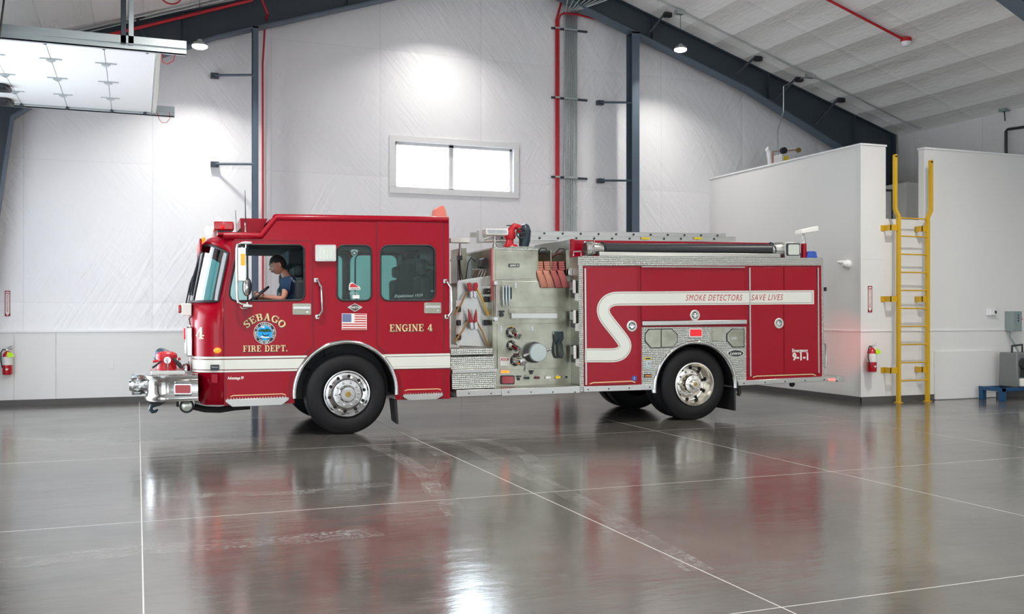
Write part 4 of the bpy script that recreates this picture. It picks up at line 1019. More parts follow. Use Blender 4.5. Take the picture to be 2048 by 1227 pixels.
def ring_text(mb, txt, cx, cy, r, a0, a1, h, yy, flip=False):
    n = len(txt)
    for i, ch in enumerate(txt):
        if ch == ' ': continue
        vs, fs = text2d(ch, .03)
        if not vs: continue
        x0 = min(a for a, b in vs); x1 = max(a for a, b in vs); ac = math.radians(a0+(a1-a0)*(i+.5)/n); k = h/.72
        for_v = []
        for a, b in vs:
            u = (a-(x0+x1)/2)*k*.82; v = (b-.35)*k
            if not flip: q = r+v; an = ac+u/r; for_v.append(fS(cx+q*math.sin(an), cy-q*math.cos(an), yy))
            else: q = r-v; an = ac-u/r; for_v.append(fS(cx+q*math.sin(an), cy-q*math.cos(an), yy))
        mb.add(for_v, fs)
    return mb
m = ring_text(T(), 'TOWN OF SEBAGO, MAINE', 529.5, 665.5, 18.5, -125, 125, 4.0, -.0100); ring_text(m, 'FIRE DEPT.', 529.5, 665.5, 18.5, 220, 140, 4.0, -.0100, True)
P('seal_lettering', m, WHT, seal)
# flag
FLR = mat('flag_red', (.50, .03, .04), .5); FLB = mat('flag_blue', (.02, .06, .25), .5)
fl = P('flag_decal', T().plate(SP([(683.5, 626.2), (733.3, 626.8), (733.3, 659), (683.5, 659)]), -.008, -.0062), PAPER)
m = T()
for k in range(7):
    ya = 627.3+k*4.75; x0 = 709 if k < 4 else 684.5
    m.plate(SP([(x0, ya), (732.4, ya+.2), (732.4, ya+2.6), (x0, ya+2.45)]), -.0086, -.0079)
P('flag_stripes', m, FLR, fl)
P('flag_canton', T().plate(SP([(684.5, 627.2), (702.5, 627.4), (702.5, 643.4), (684.5, 643.4)]), -.0088, -.0079), FLB, fl)
m = T()
for r in range(9):
    for c in range(6 if r % 2 == 0 else 5):
        cx = 686+(c+(0 if r % 2 == 0 else .5))*3.0; cy = 628.8+r*1.62; m.plate(SP(circ(cx, cy, .55, 6)), -.0092, -.0087)
P('flag_stars', m, PAPER, fl)
# diamond badge
bd = P('diamond_badge', T().plate(SP([(694.5, 614), (709.5, 606.3), (725, 614), (709.5, 623)]), -.010, -.0062), CHR)
P('badge_field', T().plate(SP([(697, 614), (709.5, 607.6), (722.5, 614), (709.5, 621.7)]), -.0108, -.0098), BLKP, bd)
P('badge_lettering', text_on(T(), 'SPARTAN', fS(698, 616.6, -.0115), fS(721.5, 616.6, -.0115), .031, bold=.03), WHT, bd)
P('badge_star', T().plate(SP([(709.5, 608), (711, 611), (708, 611)]), -.0112, -.0105).plate(SP([(709.5, 621), (711, 618), (708, 618)]), -.0112, -.0105), FLR, bd)
P('lettering', text_on(T(), 'Advantage FF', fS(455, 758.4, -.0075), fS(487.5, 758, -.0075), .037, bold=.03), PAPER)
mb = P('small_badge', T().plate(SP([(421, 729), (438, 729), (438, 740), (421, 740)]), -.012, .05), BLKP); P('badge_lettering', text_on(T(), 'Detroit', fS(423.5, 735, -.013), fS(436, 735, -.013), .02, bold=.01), GALV, mb)
for (x0, y0, x1, y1) in ((461, 792.5, 571, 788), (809, 781, 882, 778)):
    P('gold_pinstripe', T().strip([S(x0, y0), S(x0+6, y0-2.2), S(x1-6, y1-1), S(x1, y1+1)], .011, -.008, -.0062), GOLD)
# window decals
DEC = mat('decal_grey', (.26, .38, .37), .6)
ring = T(); ring_text(ring, 'FIREFIGHTER', 709, 509, 9.5, -50, 50, 3.2, .009); ring.strip(SP(circ(709, 506, 5.2, 16)), .006, .0085, .0095, closed=True).plate(SP(circ(709, 506, 2.6, 8)), .0085, .0095)
P('window_decal', ring, DEC)
ring = T(); ring_text(ring, 'FIREFIGHTER', 708, 596, 12, -44, 44, 3.2, .009); ring.strip(SP(circ(709, 591, 5.0, 16)), .006, .0085, .0095, closed=True)
P('window_decal', ring, DEC)
o = P('window_decal', T().plate(SP([(698, 574), (699, 567), (703, 564), (708, 566), (713, 570), (719, 572), (721, 576), (720.5, 579.5), (698, 579.5)]), .0080, .0095), PAPER)
P('decal_helmet', T().plate(SP([(700, 573), (701, 568), (705, 566), (711, 569), (716, 572.5), (719, 574), (700, 574.5)]), .0070, .0085), FLR, o)
P('decal_lettering', text_on(T(), 'UNION', fS(700, 578.6, .0068), fS(719, 578.6, .0068), .018, bold=.03), BLKP, o)
P('window_sticker', T().plate(SP([(705.5, 589.5), (719, 589.5), (719, 596.5), (705.5, 596.5)]), .004, .0075), PAPER)
P('lettering', text_on(T(), 'Established 1939', fS(789, 594.5, .0085), fS(846, 593, .0085), .04, shear=.4), DEC)
# ---------------------------------------------------------------- arches, handles, lights on the cab side
def arch(c, r, a0, a1, name):
    m = T(); n = 40; prof = [(-.055, .02), (-.05, -.03), (-.02, -.045), (.0, -.03), (.004, .02)]
    for k in range(n+1):
        a = math.radians(a0+(a1-a0)*k/n)
        for dr_, y in prof: m.v.append(Vector((c[0]+(r+dr_)*math.cos(a), y, c[1]+(r+dr_)*math.sin(a))))
    q = len(prof)
    for k in range(n):
        for j in range(q-1): m.f.append([k*q+j, k*q+j+1, (k+1)*q+j+1, (k+1)*q+j])
    return P(name, m, CHR, ang=70)
arch(ACF, AF, 184, -4, 'wheel_arch_trim')
m = T(); n = 30     # dark inner fender liners
for c, r, nm in ((ACF, AF-.05, 0),):
    for k in range(n+1):
        a = PI*(1.02-1.04*k/n); x, z = c[0]+r*math.cos(a), c[1]+r*math.sin(a); m.v += [Vector((x, .02, z)), Vector((x, W-.02, z))]
    m.f += [[2*k, 2*k+1, 2*k+3, 2*k+2] for k in range(n)]
P('fender_liner', m, TRK_BLK)
for yy_ in (.42, W-.46): P('fender_liner', T().plate([(ACF[0]+AF*.97*math.cos(math.radians(a)), ACF[1]+AF*.97*math.sin(math.radians(a))) for a in range(-8, 189, 7)], yy_, yy_+.03), TRK_BLK)
def grab(x0, y0, x1, y1, bulge, name='grab_handle'):
    a = S(x0, y0); b = S(x1, y1); c = S(x0+bulge, y0+14); d = S(x1+bulge*.9, y1-12)
    h = P(name, T().tube([(a[0], -.01, a[1]), (a[0]+.015, -.05, a[1]-.01), (c[0], -.07, c[1]), (d[0], -.07, d[1]), (b[0]+.015, -.05, b[1]+.01), (b[0], -.01, b[1])], .0165, 10), CHR)
    P('handle_mount', T().box(a[0]-.03, a[0]+.025, -.02, -.006, a[1]-.03, a[1]+.03).box(b[0]-.03, b[0]+.025, -.02, -.006, b[1]-.03, b[1]+.03), CHR, h, bev=.006)
grab(632.5, 560, 635, 633, 8.5); grab(890.5, 562, 893, 633, 9.5)
for (x0, y0, x1, y1) in ((585, 606.5, 622, 629), (848, 604.5, 882, 626)):
    h = P('door_handle', T().plate(SP(rr(x0, y0, x1, y1, 2.5)), -.014, -.006), SATIN, bev=.002)
    P('handle_paddle', T().plate(SP(rr(x0+2, y0+6, x1-2, y0+11, 1)), -.026, -.014), CHR, h, bev=.003); P('key_lock', T().lathe([(0, -.022), (.016, -.021), (.018, -.014)], fS(x1-7, y1-5.5, 0), (0, 1, 0), 14), CHR, h)
def lampbox(x0, y0, x1, y1, name, lens, frame=CHR, yo=.03, r=3, y=0.0, **k):
    f = P(name, T().plate(SP(rr(x0, y0, x1, y1, r), y), y-yo, y-.004), frame, bev=.004, **k)
    g_ = max(1.5, (y1-y0)*.12); P('lens', T().plate(SP(rr(x0+g_, y0+g_, x1-g_, y1-g_, r*.7), y), y-yo-.012, y-yo+.001), lens, f, bev=.004); return f
sl = lampbox(629.5, 489.5, 671, 522.5, 'scene_light', CLEARL, yo=.05)
m = T()
for k in range(5): x = S(635+k*7.2, 500)[0]; m.box(x-.002, x+.002, -.0635, -.0615, S(640, 518)[1], S(640, 494)[1])
P('lens_rib', m, GALV, sl)
# marker lamp on the front corner + small red cover
c = planpt(.20, S(428, 700.5)[1], -.01); o = P('marker_lamp', T().ball(c, .045, 1, .5, .75), AMBERG)
P('latch_cover', T().plate(SP(rr(423, 748, 435, 765, 2)), -.02, .06), RED, bev=.004)
# steps
for (x0, x1, yt, yb, yb2) in ((451, 577, 798, 805, 813), (805, 884, 788.5, 793, 800)):
    a = S(x0, yt); b = S(x1, yt-1); z0 = S(x0, yb2)[1]
    s = P('cab_step', T().plate([(a[0], a[1]), (b[0], a[1]), (b[0], a[1]-.03), (b[0]-.09, z0), (a[0]+.08, z0), (a[0], a[1]-.03)], -.05, .22), ALU, bev=.003)
    mm = T(); n = int((b[0]-a[0])/.035)
    for k in range(n): x = a[0]+.02+k*.035; mm.plate([(x, a[1]), (x+.018, a[1]), (x+.009, a[1]+.022)], -.045, .0)
    P('step_grip', mm, ALU, s)
# mirror arm, mirror heads
ma = S3(478, 486, -.10)
y = -.13
pts = [S3(498, 487, y), S3(482, 486, y), S3(475.5, 489, y), S3(473.5, 497, y), S3(473.5, 540, y), S3(474.5, 595, y), S3(476.5, 604, y), S3(483, 608, y), S3(497, 609, y)]
mr = P('mirror_arm', T().tube(pts, .0155, 10), ALU)
P('arm_bracket', T().box(S(483, 484)[0], S(502, 484)[0], -.16, -.006, S3(490, 487.5, y).z, S3(490, 483, y).z).box(S(485, 610)[0], S(503, 610)[0], -.16, -.006, S3(490, 614, y).z, S3(490, 609, y).z), ALU, mr, bev=.004)
P('arm_strut', T().tube([S3(480, 613, y), S3(484, 617, y), S3(495, 616, y)], .01, 8).tube([S3(494.5, 604, y), S3(494.5, 612, y)], .01, 8).tube([S3(492, 485, y), S3(492, 495, y)], .01, 8), ALU, mr)
MIR = mat('mirror_glass', (.85, .87, .87), .01, 1.0)
a = S3(476, 494.5, y); b = S3(492, 562, y)
P('mirror', T().box(a.x, b.x, y-.03, y+.10, b.z, a.z), MIR, mr, bev=.008)
P('mirror_frame', T().box(b.x-.022, b.x+.0, y-.04, y+.12, b.z, a.z), CHR, mr, bev=.005)
a2 = S3(480.5, 507, y); b2 = S3(490.5, 531, y); P('mirror_amber_reflection', T().box(a2.x, b2.x, y-.045, y-.028, b2.z, a2.z), AMBERG, mr, bev=.015)  # added glowing amber patch, imitates a turn signal reflected in the mirror
c = S3(493.5, 574, y); P('convex_mirror', T().ball(c, .10, .52, .75, 1.12), CHR, mr); P('mirror_back', T().ball(c+Vector((.012, .0, .005)), .101, .5, .72, 1.1), BLKP, mr)
# ---------------------------------------------------------------- roof equipment
def xz(px, py, y): p = S3(px, py, y); return p.x, p.z
y = .55
x0, z0 = xz(426, 463, y); x1, z1 = xz(466, 446, y)
lb = P('light_bar', T().box(x0, x1, y-.25, y+.9, z0, z1), REDLENS, bev=.02)
P('lightbar_base', T().box(x0+.05, x1-.03, y-.2, y+.85, z0-.03, z0+.01), BLKP, lb)
c = S3(444, 454, y-.26); P('bulb', T().ball(c, .03), REDGLOW, lb)
c = S3(416, 461, 1.4); P('clearance_spotlight', T().ball(c, .065, .7, 1.2, 1), WGLOW)
for k, (px, py, yy) in enumerate(((405, 481, 1.0), (402, 488, 1.25), (399, 494, 1.5), (397, 500, 1.75), (407, 478, .8))):
    c = S3(px, py, yy); P('clearance_lamp', T().ball(c, .035, .8, 1.2, .8), REDHOT if k % 2 else AMBERG)
P('windscreen_visor', T().plate([(.2, S(400, 500)[1]), (W-.2, S(400, 500)[1]), (W-.2, S(400, 474)[1]), (.2, S(400, 474)[1])], xw-.05, xw-.02, f=lambda a, b, q: (q, a, b)), RED, bev=.01)
y = .9
a = SP([(480, 436), (535, 437), (524, 464), (482, 465)], y); P('air_scoop', T().plate(a, y, y+.9), RED, bev=.006)
P('scoop_duct', T().plate(SP([(473, 464), (482, 455), (482, 465)], y), y, y+.5), BLKP)
y = .35; a = S3(491, 464, y); an = P('antenna', T().tube([a, S3(491.3, 450, y), S3(490, 380, y)], [.012, .009, .003], 6), BLKP); P('antenna_base', T().lathe([(.02, 0), (.018, .03), (.011, .09), (.008, .12)], a, (0, 0, 1), 12), CHR, an)
a = S3(473, 464, 1.5); P('antenna', T().tube([a, S3(471, 420, 1.5)], .004, 6), BLKP)
# ---------------------------------------------------------------- front face: lamps, wipers, grille
xf = x600
def frontbox(px0, py0, px1, py1, y0, y1, name, m, **k):
    z0 = S3(px0, py1, y0).z; z1 = S3(px0, py0, y0).z; xx0 = S3(px0, py0, y0).x; xx1 = S3(px1, py0, y0).x
    return P(name, T().box(xx0, xx1, y0, y1, z0, z1), m, **k)
for y0 in (.30, W-.62):
    h = frontbox(371, 653, 386, 713, y0, y0+.32, 'headlamp_bezel', CHR, bev=.02)
    frontbox(367, 656, 373, 678, y0+.03, y0+.29, 'headlamp_turn_signal', REDGLOW if y0 < 1 else AMBER, parent=h, bev=.012)
    frontbox(369, 684, 374, 708, y0+.03, y0+.29, 'headlamp_lens', CLEARL, parent=h, bev=.012)
    w_ = frontbox(363, 606, 383, 631, y0+.02, y0+.22, 'warning_light_housing', PAPER, bev=.01)
    frontbox(355.5, 609, 363.5, 626, y0+.04, y0+.20, 'warning_light_lens', REDLENS, parent=w_, bev=.02)
P('grille', T().box(xf-.03, xf+.02, .72, W-.72, S(390, 745)[1], S(390, 650)[1]), CHR, bev=.01)
P('grille_slat', T().box(xf-.045, xf-.029, .76, W-.76, S(390, 738)[1], S(390, 735)[1]).box(xf-.045, xf-.029, .76, W-.76, S(390, 718)[1], S(390, 715)[1]).box(xf-.045, xf-.029, .76, W-.76, S(390, 698)[1], S(390, 695)[1]).box(xf-.045, xf-.029, .76, W-.76, S(390, 678)[1], S(390, 675)[1]), BLKP)
for y0 in (.75, 1.55):
    q = lambda px, py: S3(px, py, y0)
    P('wiper', T().tube([q(374, 628), q(372, 606), q(380, 568), q(386, 552)], .011, 8).tube([q(380, 590), q(385, 562), q(398, 517), q(402, 500)], [.014, .02, .012, .006], 8), BLKP)
P('hose_cable', T().tube([S3(381, 650, .4), S3(378, 637, .4), S3(384, 632, .4)], .008, 6), BLKP)
# ---------------------------------------------------------------- bumper with siren, lamp, hook
y0 = -.0
bz1 = S(345, 749)[1]; bz0 = S(345, 803)[1]; bx0 = S(291, 760)[0]; bx1 = S(396, 760)[0]
def bplan(ins, n=8):
    r = .27; pts = [(bx1, ins)]
    for k in range(n+1):
        t = PI/2*k/n; pts.append((bx0+ins+(r-ins)-(r-ins)*math.sin(t)+0.0, ins+(r-ins)-(r-ins)*math.cos(t)))
    far_ = [(a, W-b) for a, b in pts[::-1]]; return pts+far_
def loft(mb, rings, closed=False):
    n = len(rings[0]); o = len(mb.v)
    for r in rings: mb.v += [Vector(p) for p in r]
    for i in range(len(rings)-1):
        for k in range(n if closed else n-1): mb.f.append([o+i*n+k, o+i*n+(k+1) % n, o+(i+1)*n+(k+1) % n, o+(i+1)*n+k])
    return mb
H_ = bz1-bz0
prof = [(0, -.0), (.02, -.02), (.055, -.02), (.075, .0), (.11, .012), (H_-.10, .012), (H_-.065, 0), (H_-.05, -.018), (H_-.015, -.02), (H_, .0), (H_, .05)]
m = T(); rings = [[(a, b, bz0+z) for a, b in bplan(i)] for z, i in prof]
loft(m, rings); 
bp = P('front_bumper', m, CHR, ang=50)
P('gravel_shield', T().add([(a, b, bz1-.004) for a, b in bplan(.03)]+[(a, b, bz1-.03) for a, b in bplan(.03)], [tuple(range(len(bplan(.03))))]+[tuple(range(2*len(bplan(.03))-1, len(bplan(.03))-1, -1))]), TREAD)
P('bumper_underside', T().add([(a, b, bz0+.01) for a, b in bplan(.03)]+[(a, b, bz0+.03) for a, b in bplan(.03)], [tuple(range(len(bplan(.03))))]+[tuple(range(2*len(bplan(.03))-1, len(bplan(.03))-1, -1))]), TRK_BLK)
lampbox(348, 766.5, 383.5, 788, 'bumper_side_lamp', REDLENS, yo=.022, r=3)
P('bumper_tray', T().plate(SP([(303, 741), (371, 741), (371, 751), (301, 751)], .25), .25, 1.2), ALU, bev=.008)
cs = S3(283, 775, .62); zc = (S(283, 755)[1]+S(283, 795)[1])/2; rs = .138
m = T(); m.lathe([(rs*.2, -.03), (rs*.55, -.03), (rs*.6, -.0), (rs*.95, .0), (rs, .03), (rs, .10), (rs*.9, .12), (rs*.9, .2)], (S3(264, 770, .62).x, .62, zc), (1, 0, 0), 32)
sn = P('siren', m, CHR)
mm = T()
for k in range(16): a = 2*PI*k/16; mm.box(S3(264, 770, .62).x+.03, S3(264, 770, .62).x+.10, .62+rs*math.cos(a)-.006, .62+rs*math.cos(a)+.006, zc+rs*math.sin(a)-.006, zc+rs*math.sin(a)+.006)
build_split(mm, 'siren_fin', GALV, sn)
yy = .3; q = lambda px, py: S3(px, py, yy)
P('tow_hook_mount', T().plate(SP([(297, 803), (333, 803), (318, 811), (308, 810)], yy), yy-.04, yy+.04), TRK_BLK)
P('tow_hook', T().tube([q(313, 808), q(303, 811), q(301, 818), q(305, 823), q(311, 822), q(316, 818)], [.03, .028, .026, .024, .02, .01], 10), mat('hook_blue_black', (.01, .04, .06), .4))
yy = .22; c = q(373.5, 811); lamp = P('fog_lamp', T().lathe([(.088, .02), (.088, -.03), (.07, -.045), (.065, -.035)], c, (0, 1, 0), 28), BLKP)
P('fog_lamp_lens', T().lathe([(.066, -.034), (.04, -.048), (0, -.052)], c, (0, 1, 0), 28), CLEARL, lamp); P('fog_lamp_bracket', T().box(c.x-.09, c.x+.09, yy-.0, yy+.05, c.z, bz0+.01), ALU, lamp)
P('front_air_horn', T().box(S(351, 800)[0], S(361, 800)[0], .3, .5, S(355, 818)[1], S(355, 802)[1]), TRK_BLK, bev=.02)
P('frame_crossmember', T().tube([S3(384, 812, .4), S3(410, 818, .4), S3(440, 819, .4), S3(470, 814, .4), S3(500, 812, .4)], .04, 8), TRK_BLK)
# chassis rails, axle, tanks
zc0 = S(900, 812)[1]
P('chassis_rail', T().box(x600+.3, S(1640, 790)[0], .75, .83, zbot-.02, zbot+.22), TRK_BLK); P('chassis_rail', T().box(x600+.3, S(1640, 790)[0], 1.6, 1.68, zbot-.02, zbot+.22), TRK_BLK)
P('front_axle', T().tube([(hf[0], .25, ZF), (hf[0], W-.25, ZF)], .06, 10), TRK_BLK)
P('rear_axle', T().tube([(hrr[0], .25, ZR), (hrr[0], W-.25, ZR)], .08, 10).ball((hrr[0], W/2, ZR), .24, .9, .8, .9), TRK_BLK)
P('underbody', T().box(S(520, 800)[0], S(600, 800)[0], .3, 2.1, zbot+.02, zbot+.4).box(S(905, 800)[0], S(1160, 790)[0], .5, 1.95, S(1000, 797)[1], S(1000, 770)[1]), TRK_BLK)
# ---------------------------------------------------------------- wheels
TIRE = mat('tyre_rubber', (.007, .007, .008), .5, spec=.28)
def tyre_prof(w, r, ri): return [(ri, w*.14), (ri+.01, .02), (ri+.05, -.004), (r-.10, -.004), (r-.05, .01), (r-.012, .03), (r, .05), (r, w-.05), (r-.012, w-.03), (r-.05, w-.01), (r-.1, w), (ri+.02, w), (ri, w*.8)]
def tyre(c, r, w, s=1, name='wheel'):
    ri = r*.56; m = T(); m.lathe(tyre_prof(w, r, ri), c, (0, s, 0), 72, cap=False)
    t = P(name, m, TIRE, ang=40)
    g = T()
    for dy in (.08, .115, w-.115, w-.08): g.lathe([(r+.001, dy-.006), (r+.003, dy-.006), (r+.003, dy+.006), (r+.001, dy+.006)], c, (0, s, 0), 60, cap=False)
    build_split(g, 'tread_groove', BLKP, t); return t
CF = Vector((hf[0]+.03, .035, ZF)); CR = Vector((hrr[0]+.05, .035, ZR))
HOLE = mat('wheel_hole_dark', (.004, .004, .004), .8)
def front_rim(c, s, t):
    r = R0*.565
    P('rim', T().lathe([(r*.93, .05), (r*1.0, -.002), (r*1.0, -.012), (r*.955, -.014), (r*.94, .0), (r*.90, .012), (r*.80, .008), (r*.62, -.028), (r*.60, -.036), (r*.40, -.04), (r*.38, -.04), (r*.33, -.09), (r*.30, -.105), (.0, -.108)], c, (0, s, 0), 48, cap=False), CHR, t, ang=25)
    h = T()
    for k in range(10):
        a = 2*PI*(k+.3)/10; rr_ = r*.765; p = c+Vector((math.cos(a)*rr_, -.003*s, math.sin(a)*rr_)); h.lathe([(0, -.012), (r*.072, -.010), (r*.072, .01)], p, (0, s, 0), 14)
    build_split(h, 'vent_hole', HOLE, t)
    h = T()
    for k in range(10):
        a = 2*PI*(k+.05)/10; rr_ = r*.50; p = c+Vector((math.cos(a)*rr_, -.038*s, math.sin(a)*rr_)); h.lathe([(.016, 0), (.016, -.02), (.010, -.03), (0, -.032)], p, (0, s, 0), 10)
    build_split(h, 'lug_nut', CHR, t)
    P('hub_emblem', T().lathe([(0, -.112), (.04, -.110), (.042, -.105)], c, (0, s, 0), 6), mat('brass', (.4, .28, .08), .3, 1), t)
t = tyre(CF, R0, .30); front_rim(CF, 1, t)
cf2 = Vector((hf[0], W-.035, ZF)); t = tyre(cf2, R0, .30, -1); front_rim(cf2, -1, t)
def rear_rim(c, s, t):
    r = R0*.60
    P('rim', T().lathe([(r*.93, .20), (r*1.0, -.002), (r*1.0, -.012), (r*.95, -.014), (r*.92, .0), (r*.86, .03), (r*.84, .13), (r*.80, .165), (r*.74, .168), (r*.60, .155), (r*.44, .155), (r*.44, .06), (r*.40, .03), (r*.22, .025), (r*.20, -.03), (r*.17, -.04), (0, -.042)], c, (0, s, 0), 48, cap=False), mat('rim_polished', (.74, .71, .64), .16, 1.0), t, ang=25)
    h = T()
    for k in range(10):
        a = 2*PI*(k+.3)/10; p = c+Vector((math.cos(a)*r*.73, .165*s, math.sin(a)*r*.73)); h.lathe([(0, -.012), (r*.07, -.010), (r*.07, .01)], p, (0, s, 0), 14)
    build_split(h, 'vent_hole', HOLE, t)
    h = T()
    for k in range(10):
        a = 2*PI*k/10; p = c+Vector((math.cos(a)*r*.55, .155*s, math.sin(a)*r*.55)); h.lathe([(.016, 0), (.016, -.02), (.010, -.03), (0, -.032)], p, (0, s, 0), 10)
    for k in range(8):
        a = 2*PI*k/8; p = c+Vector((math.cos(a)*r*.33, .03*s, math.sin(a)*r*.33)); h.lathe([(.010, 0), (.010, -.012), (0, -.016)], p, (0, s, 0), 8)
    build_split(h, 'lug_nut', CHR, t)
    P('hub_emblem', T().lathe([(0, -.046), (.03, -.045), (.032, -.04)], c, (0, s, 0), 12), mat('brass', (.4, .28, .08), .3, 1), t)
t = tyre(CR, R0, .27); rear_rim(CR, 1, t); tyre(CR+Vector((0, .33, 0)), R0, .27)
c2 = Vector((hrr[0], W-.035, ZR)); t = tyre(c2, R0, .27, -1); rear_rim(c2, -1, t); tyre(c2-Vector((0, .33, 0)), R0, .27, -1)
P('mud_flap', T().add([(S(789, 800)[0], .02, S(789, 800)[1]), (S(789, 800)[0], .36, S(789, 800)[1]), (S(794, 848)[0], .36, S(789, 846)[1]), (S(794, 848)[0], .02, S(789, 848)[1]), (S(790, 800)[0]+.03, .02, S(789, 800)[1]), (S(790, 800)[0]+.03, .36, S(789, 800)[1]), (S(795, 848)[0]+.02, .36, S(789, 846)[1]), (S(795, 848)[0]+.02, .02, S(789, 848)[1])], [(0,1,2,3),(7,6,5,4),(0,3,7,4),(1,5,6,2),(0,4,5,1),(3,2,6,7)]), BLK)
a = S(1472, 775); b = S(1478, 822)
P('mud_flap', T().box(a[0]-.01, a[0]+.02, .03, .62, S(1460, 822)[1], a[1]), BLK, bev=.02)
# ================================================================ pump module and rear body (parts of the fire engine)
def PXP(pts, y, name, m, d=.02, parent=None, **k): return P(name, T().plate(SP(pts, y), y-d, y), m, parent, **k)
YP_ = .45
# side structure behind the cab
PXP([(902, 688), (902, 500), (915, 500), (915, 688)], 1.9, 'pump_house_post', SATIN, d=.5)
# tool board with vertical slats
YB_ = .70
brd = PXP([(914, 562), (986, 551), (986, 693), (914, 690)], YB_, 'tool_board', ALU)
m = T()
for k in range(17):
    py = 580+k*6.6; a = S(926, py, YB_-.021); b = S(965, py, YB_-.021); m.box(a[0], b[0], YB_-.026, YB_-.0205, a[1]-.002, a[1]+.002)
P('board_groove', m, GALV, brd)
PXP([(912, 600), (924, 600), (924, 687), (912, 687)], YB_-.022, 'white_plate', PAPER, d=.004, parent=brd)
PXP([(914, 565), (914, 561), (986, 549.5), (986, 554)], YB_-.02, 'board_rail', ALU, d=.05)
P('crosslay_wall', T().box(S(914, 550, 1.5)[0], S(990, 550, 1.5)[0], 1.5, 1.55, S(914, 565, 1.5)[1], S(914, 512, 1.5)[1]), GALV)
P('crosslay_floor', T().box(S(914, 565, YB_)[0], S(990, 565, YB_)[0], YB_, 2.2, S(950, 561, YB_)[1]-.06, S(950, 561, YB_)[1]-.03), GALV)
PXP([(900, 518), (914, 517), (985, 510), (985, 514), (914, 522), (900, 523)], 2.1, 'crosslay_rail', ALU)
for k in range(7):
    px = 944+k*5.6; q = lambda a, b: S3(a, b, YB_+.05)
    P('crosslay_pull_rod', T().tube([q(px, 555), q(px+6.5, 539), q(px+4.5, 537.5), q(px+1.5, 538.5)], .0075, 6), CHR)
PXP([(953, 535), (957, 519), (968, 512), (982, 510), (984, 545), (968, 541)], YB_+.3, 'rear_mounted_lamp', BLKP, d=.25, bev=.03); c = S3(974, 525, .95); P('lamp_indicator', T().ball(c, .018), REDHOT)
# steps of tread plate below the board
def tread_block(x0, y0, x1, y1, ya, yb, name='pump_step', mt=TREAD):
    a = S(x0, y1, ya); b = S(x1, y0, ya); return P(name, T().box(a[0], b[0], ya, yb, a[1], b[1]), mt, bev=.004)
tread_block(901.5, 696, 985.5, 710, .12, YB_)
tread_block(901.5, 711.5, 990, 740, .10, YB_)
tread_block(904, 742, 992, 778, .06, YB_)
P('step_edge', T().box(S(904, 740, .05)[0], S(994, 740, .05)[0], .03, .1, S(950, 744.5, .04)[1], S(950, 737.5, .04)[1]), ALU, bev=.003)
# running board
rb = P('running_board', T().box(S(913, 780)[0], S(1003, 780)[0], .0, YP_, S(950, 792)[1], S(950, 778.5)[1]).box(S(1003.5, 780)[0], S(1161, 780)[0], .0, YP_+.03, S(1080, 788.5)[1], S(1080, 774.5)[1]), ALU, bev=.005)
for px in (938, 982, 1017, 1062, 1106, 1150): x, z = S(px, 783.5 if px > 1000 else 786); P('rail_bolt', T().lathe([(0, -.012), (.009, -.010), (.010, .002)], (x, .0, z), (0, 1, 0), 10), BLKP, rb)
# pump panel cabinet
pxl, pxr = 985, 1141
zt_ = S(1030, 497, YP_)[1]; zb_ = S(1060, 771, YP_)[1]
X0p = S(pxl, 600, YP_)[0]; X1p = S(pxr, 600, YP_)[0]; Xm = S(1075, 520, YP_)[0]; zmid = S(1075, 545, YP_)[1]
P('pump_cabinet', T().box(X0p, X1p, YP_, 2.2, zb_, zmid-.04).box(X0p, Xm, YP_, 2.2, zmid-.04, zt_), SATIN, bev=.006)
P('cabinet_edge', T().box(X0p-.012, X0p+.008, YP_-.004, YP_+.04, S(984, 600, YP_)[1], zt_), mat('faded_red_edge', (.45, .08, .09), .5))
P('cabinet_cap', T().box(X0p+.02, Xm+.01, YP_-.015, 2.0, S(1030, 499.5, YP_)[1], S(1030, 494.5, YP_)[1]), TREAD, bev=.003)
PXP([(991, 501.5), (1072, 502), (1072, 557), (991, 559)], YP_, 'upper_panel', SATIN, d=.010, bev=.003)
PXP([(1003, 562), (1078, 562.5), (1081, 561), (1131, 561), (1131, 614), (1003, 614)], YP_, 'middle_panel', SATIN, d=.012, bev=.003)
PXP([(1000, 618), (1139, 618), (1139, 645), (1000, 645)], YP_, 'gauge_panel', SATIN, d=.006, bev=.002)
PXP([(994, 647), (1132, 646.5), (1133, 735), (994, 738)], YP_, 'intake_panel', SATIN, d=.014, bev=.003)
yq = YP_-.016
def panel_box(x0, y0, x1, y1, name, mt, d, parent=None, y=YP_-.012, **k): return P(name, T().plate(SP([(x0, y0), (x1, y0), (x1, y1), (x0, y1)], y), y-d, y), mt, parent, **k)
lp = panel_box(1017, 527, 1038.5, 534, 'name_plate', BLKP, .006); P('plate_lettering', text_on(T(), 'LEAD II', (*[S(1020, 532.5, YP_-.02)[0]], YP_-.0195, S(1020, 532.5, YP_)[1]), (S(1036, 532.3, YP_)[0], YP_-.0195, S(1036, 532.5, YP_)[1]), .028, bold=.03), WHT, lp)
panel_box(1020.5, 626, 1112, 636, 'folding_tray', ALU, .06, bev=.004); panel_box(1017, 619, 1111, 626, 'tray_hinge', SATIN, .02, bev=.003)
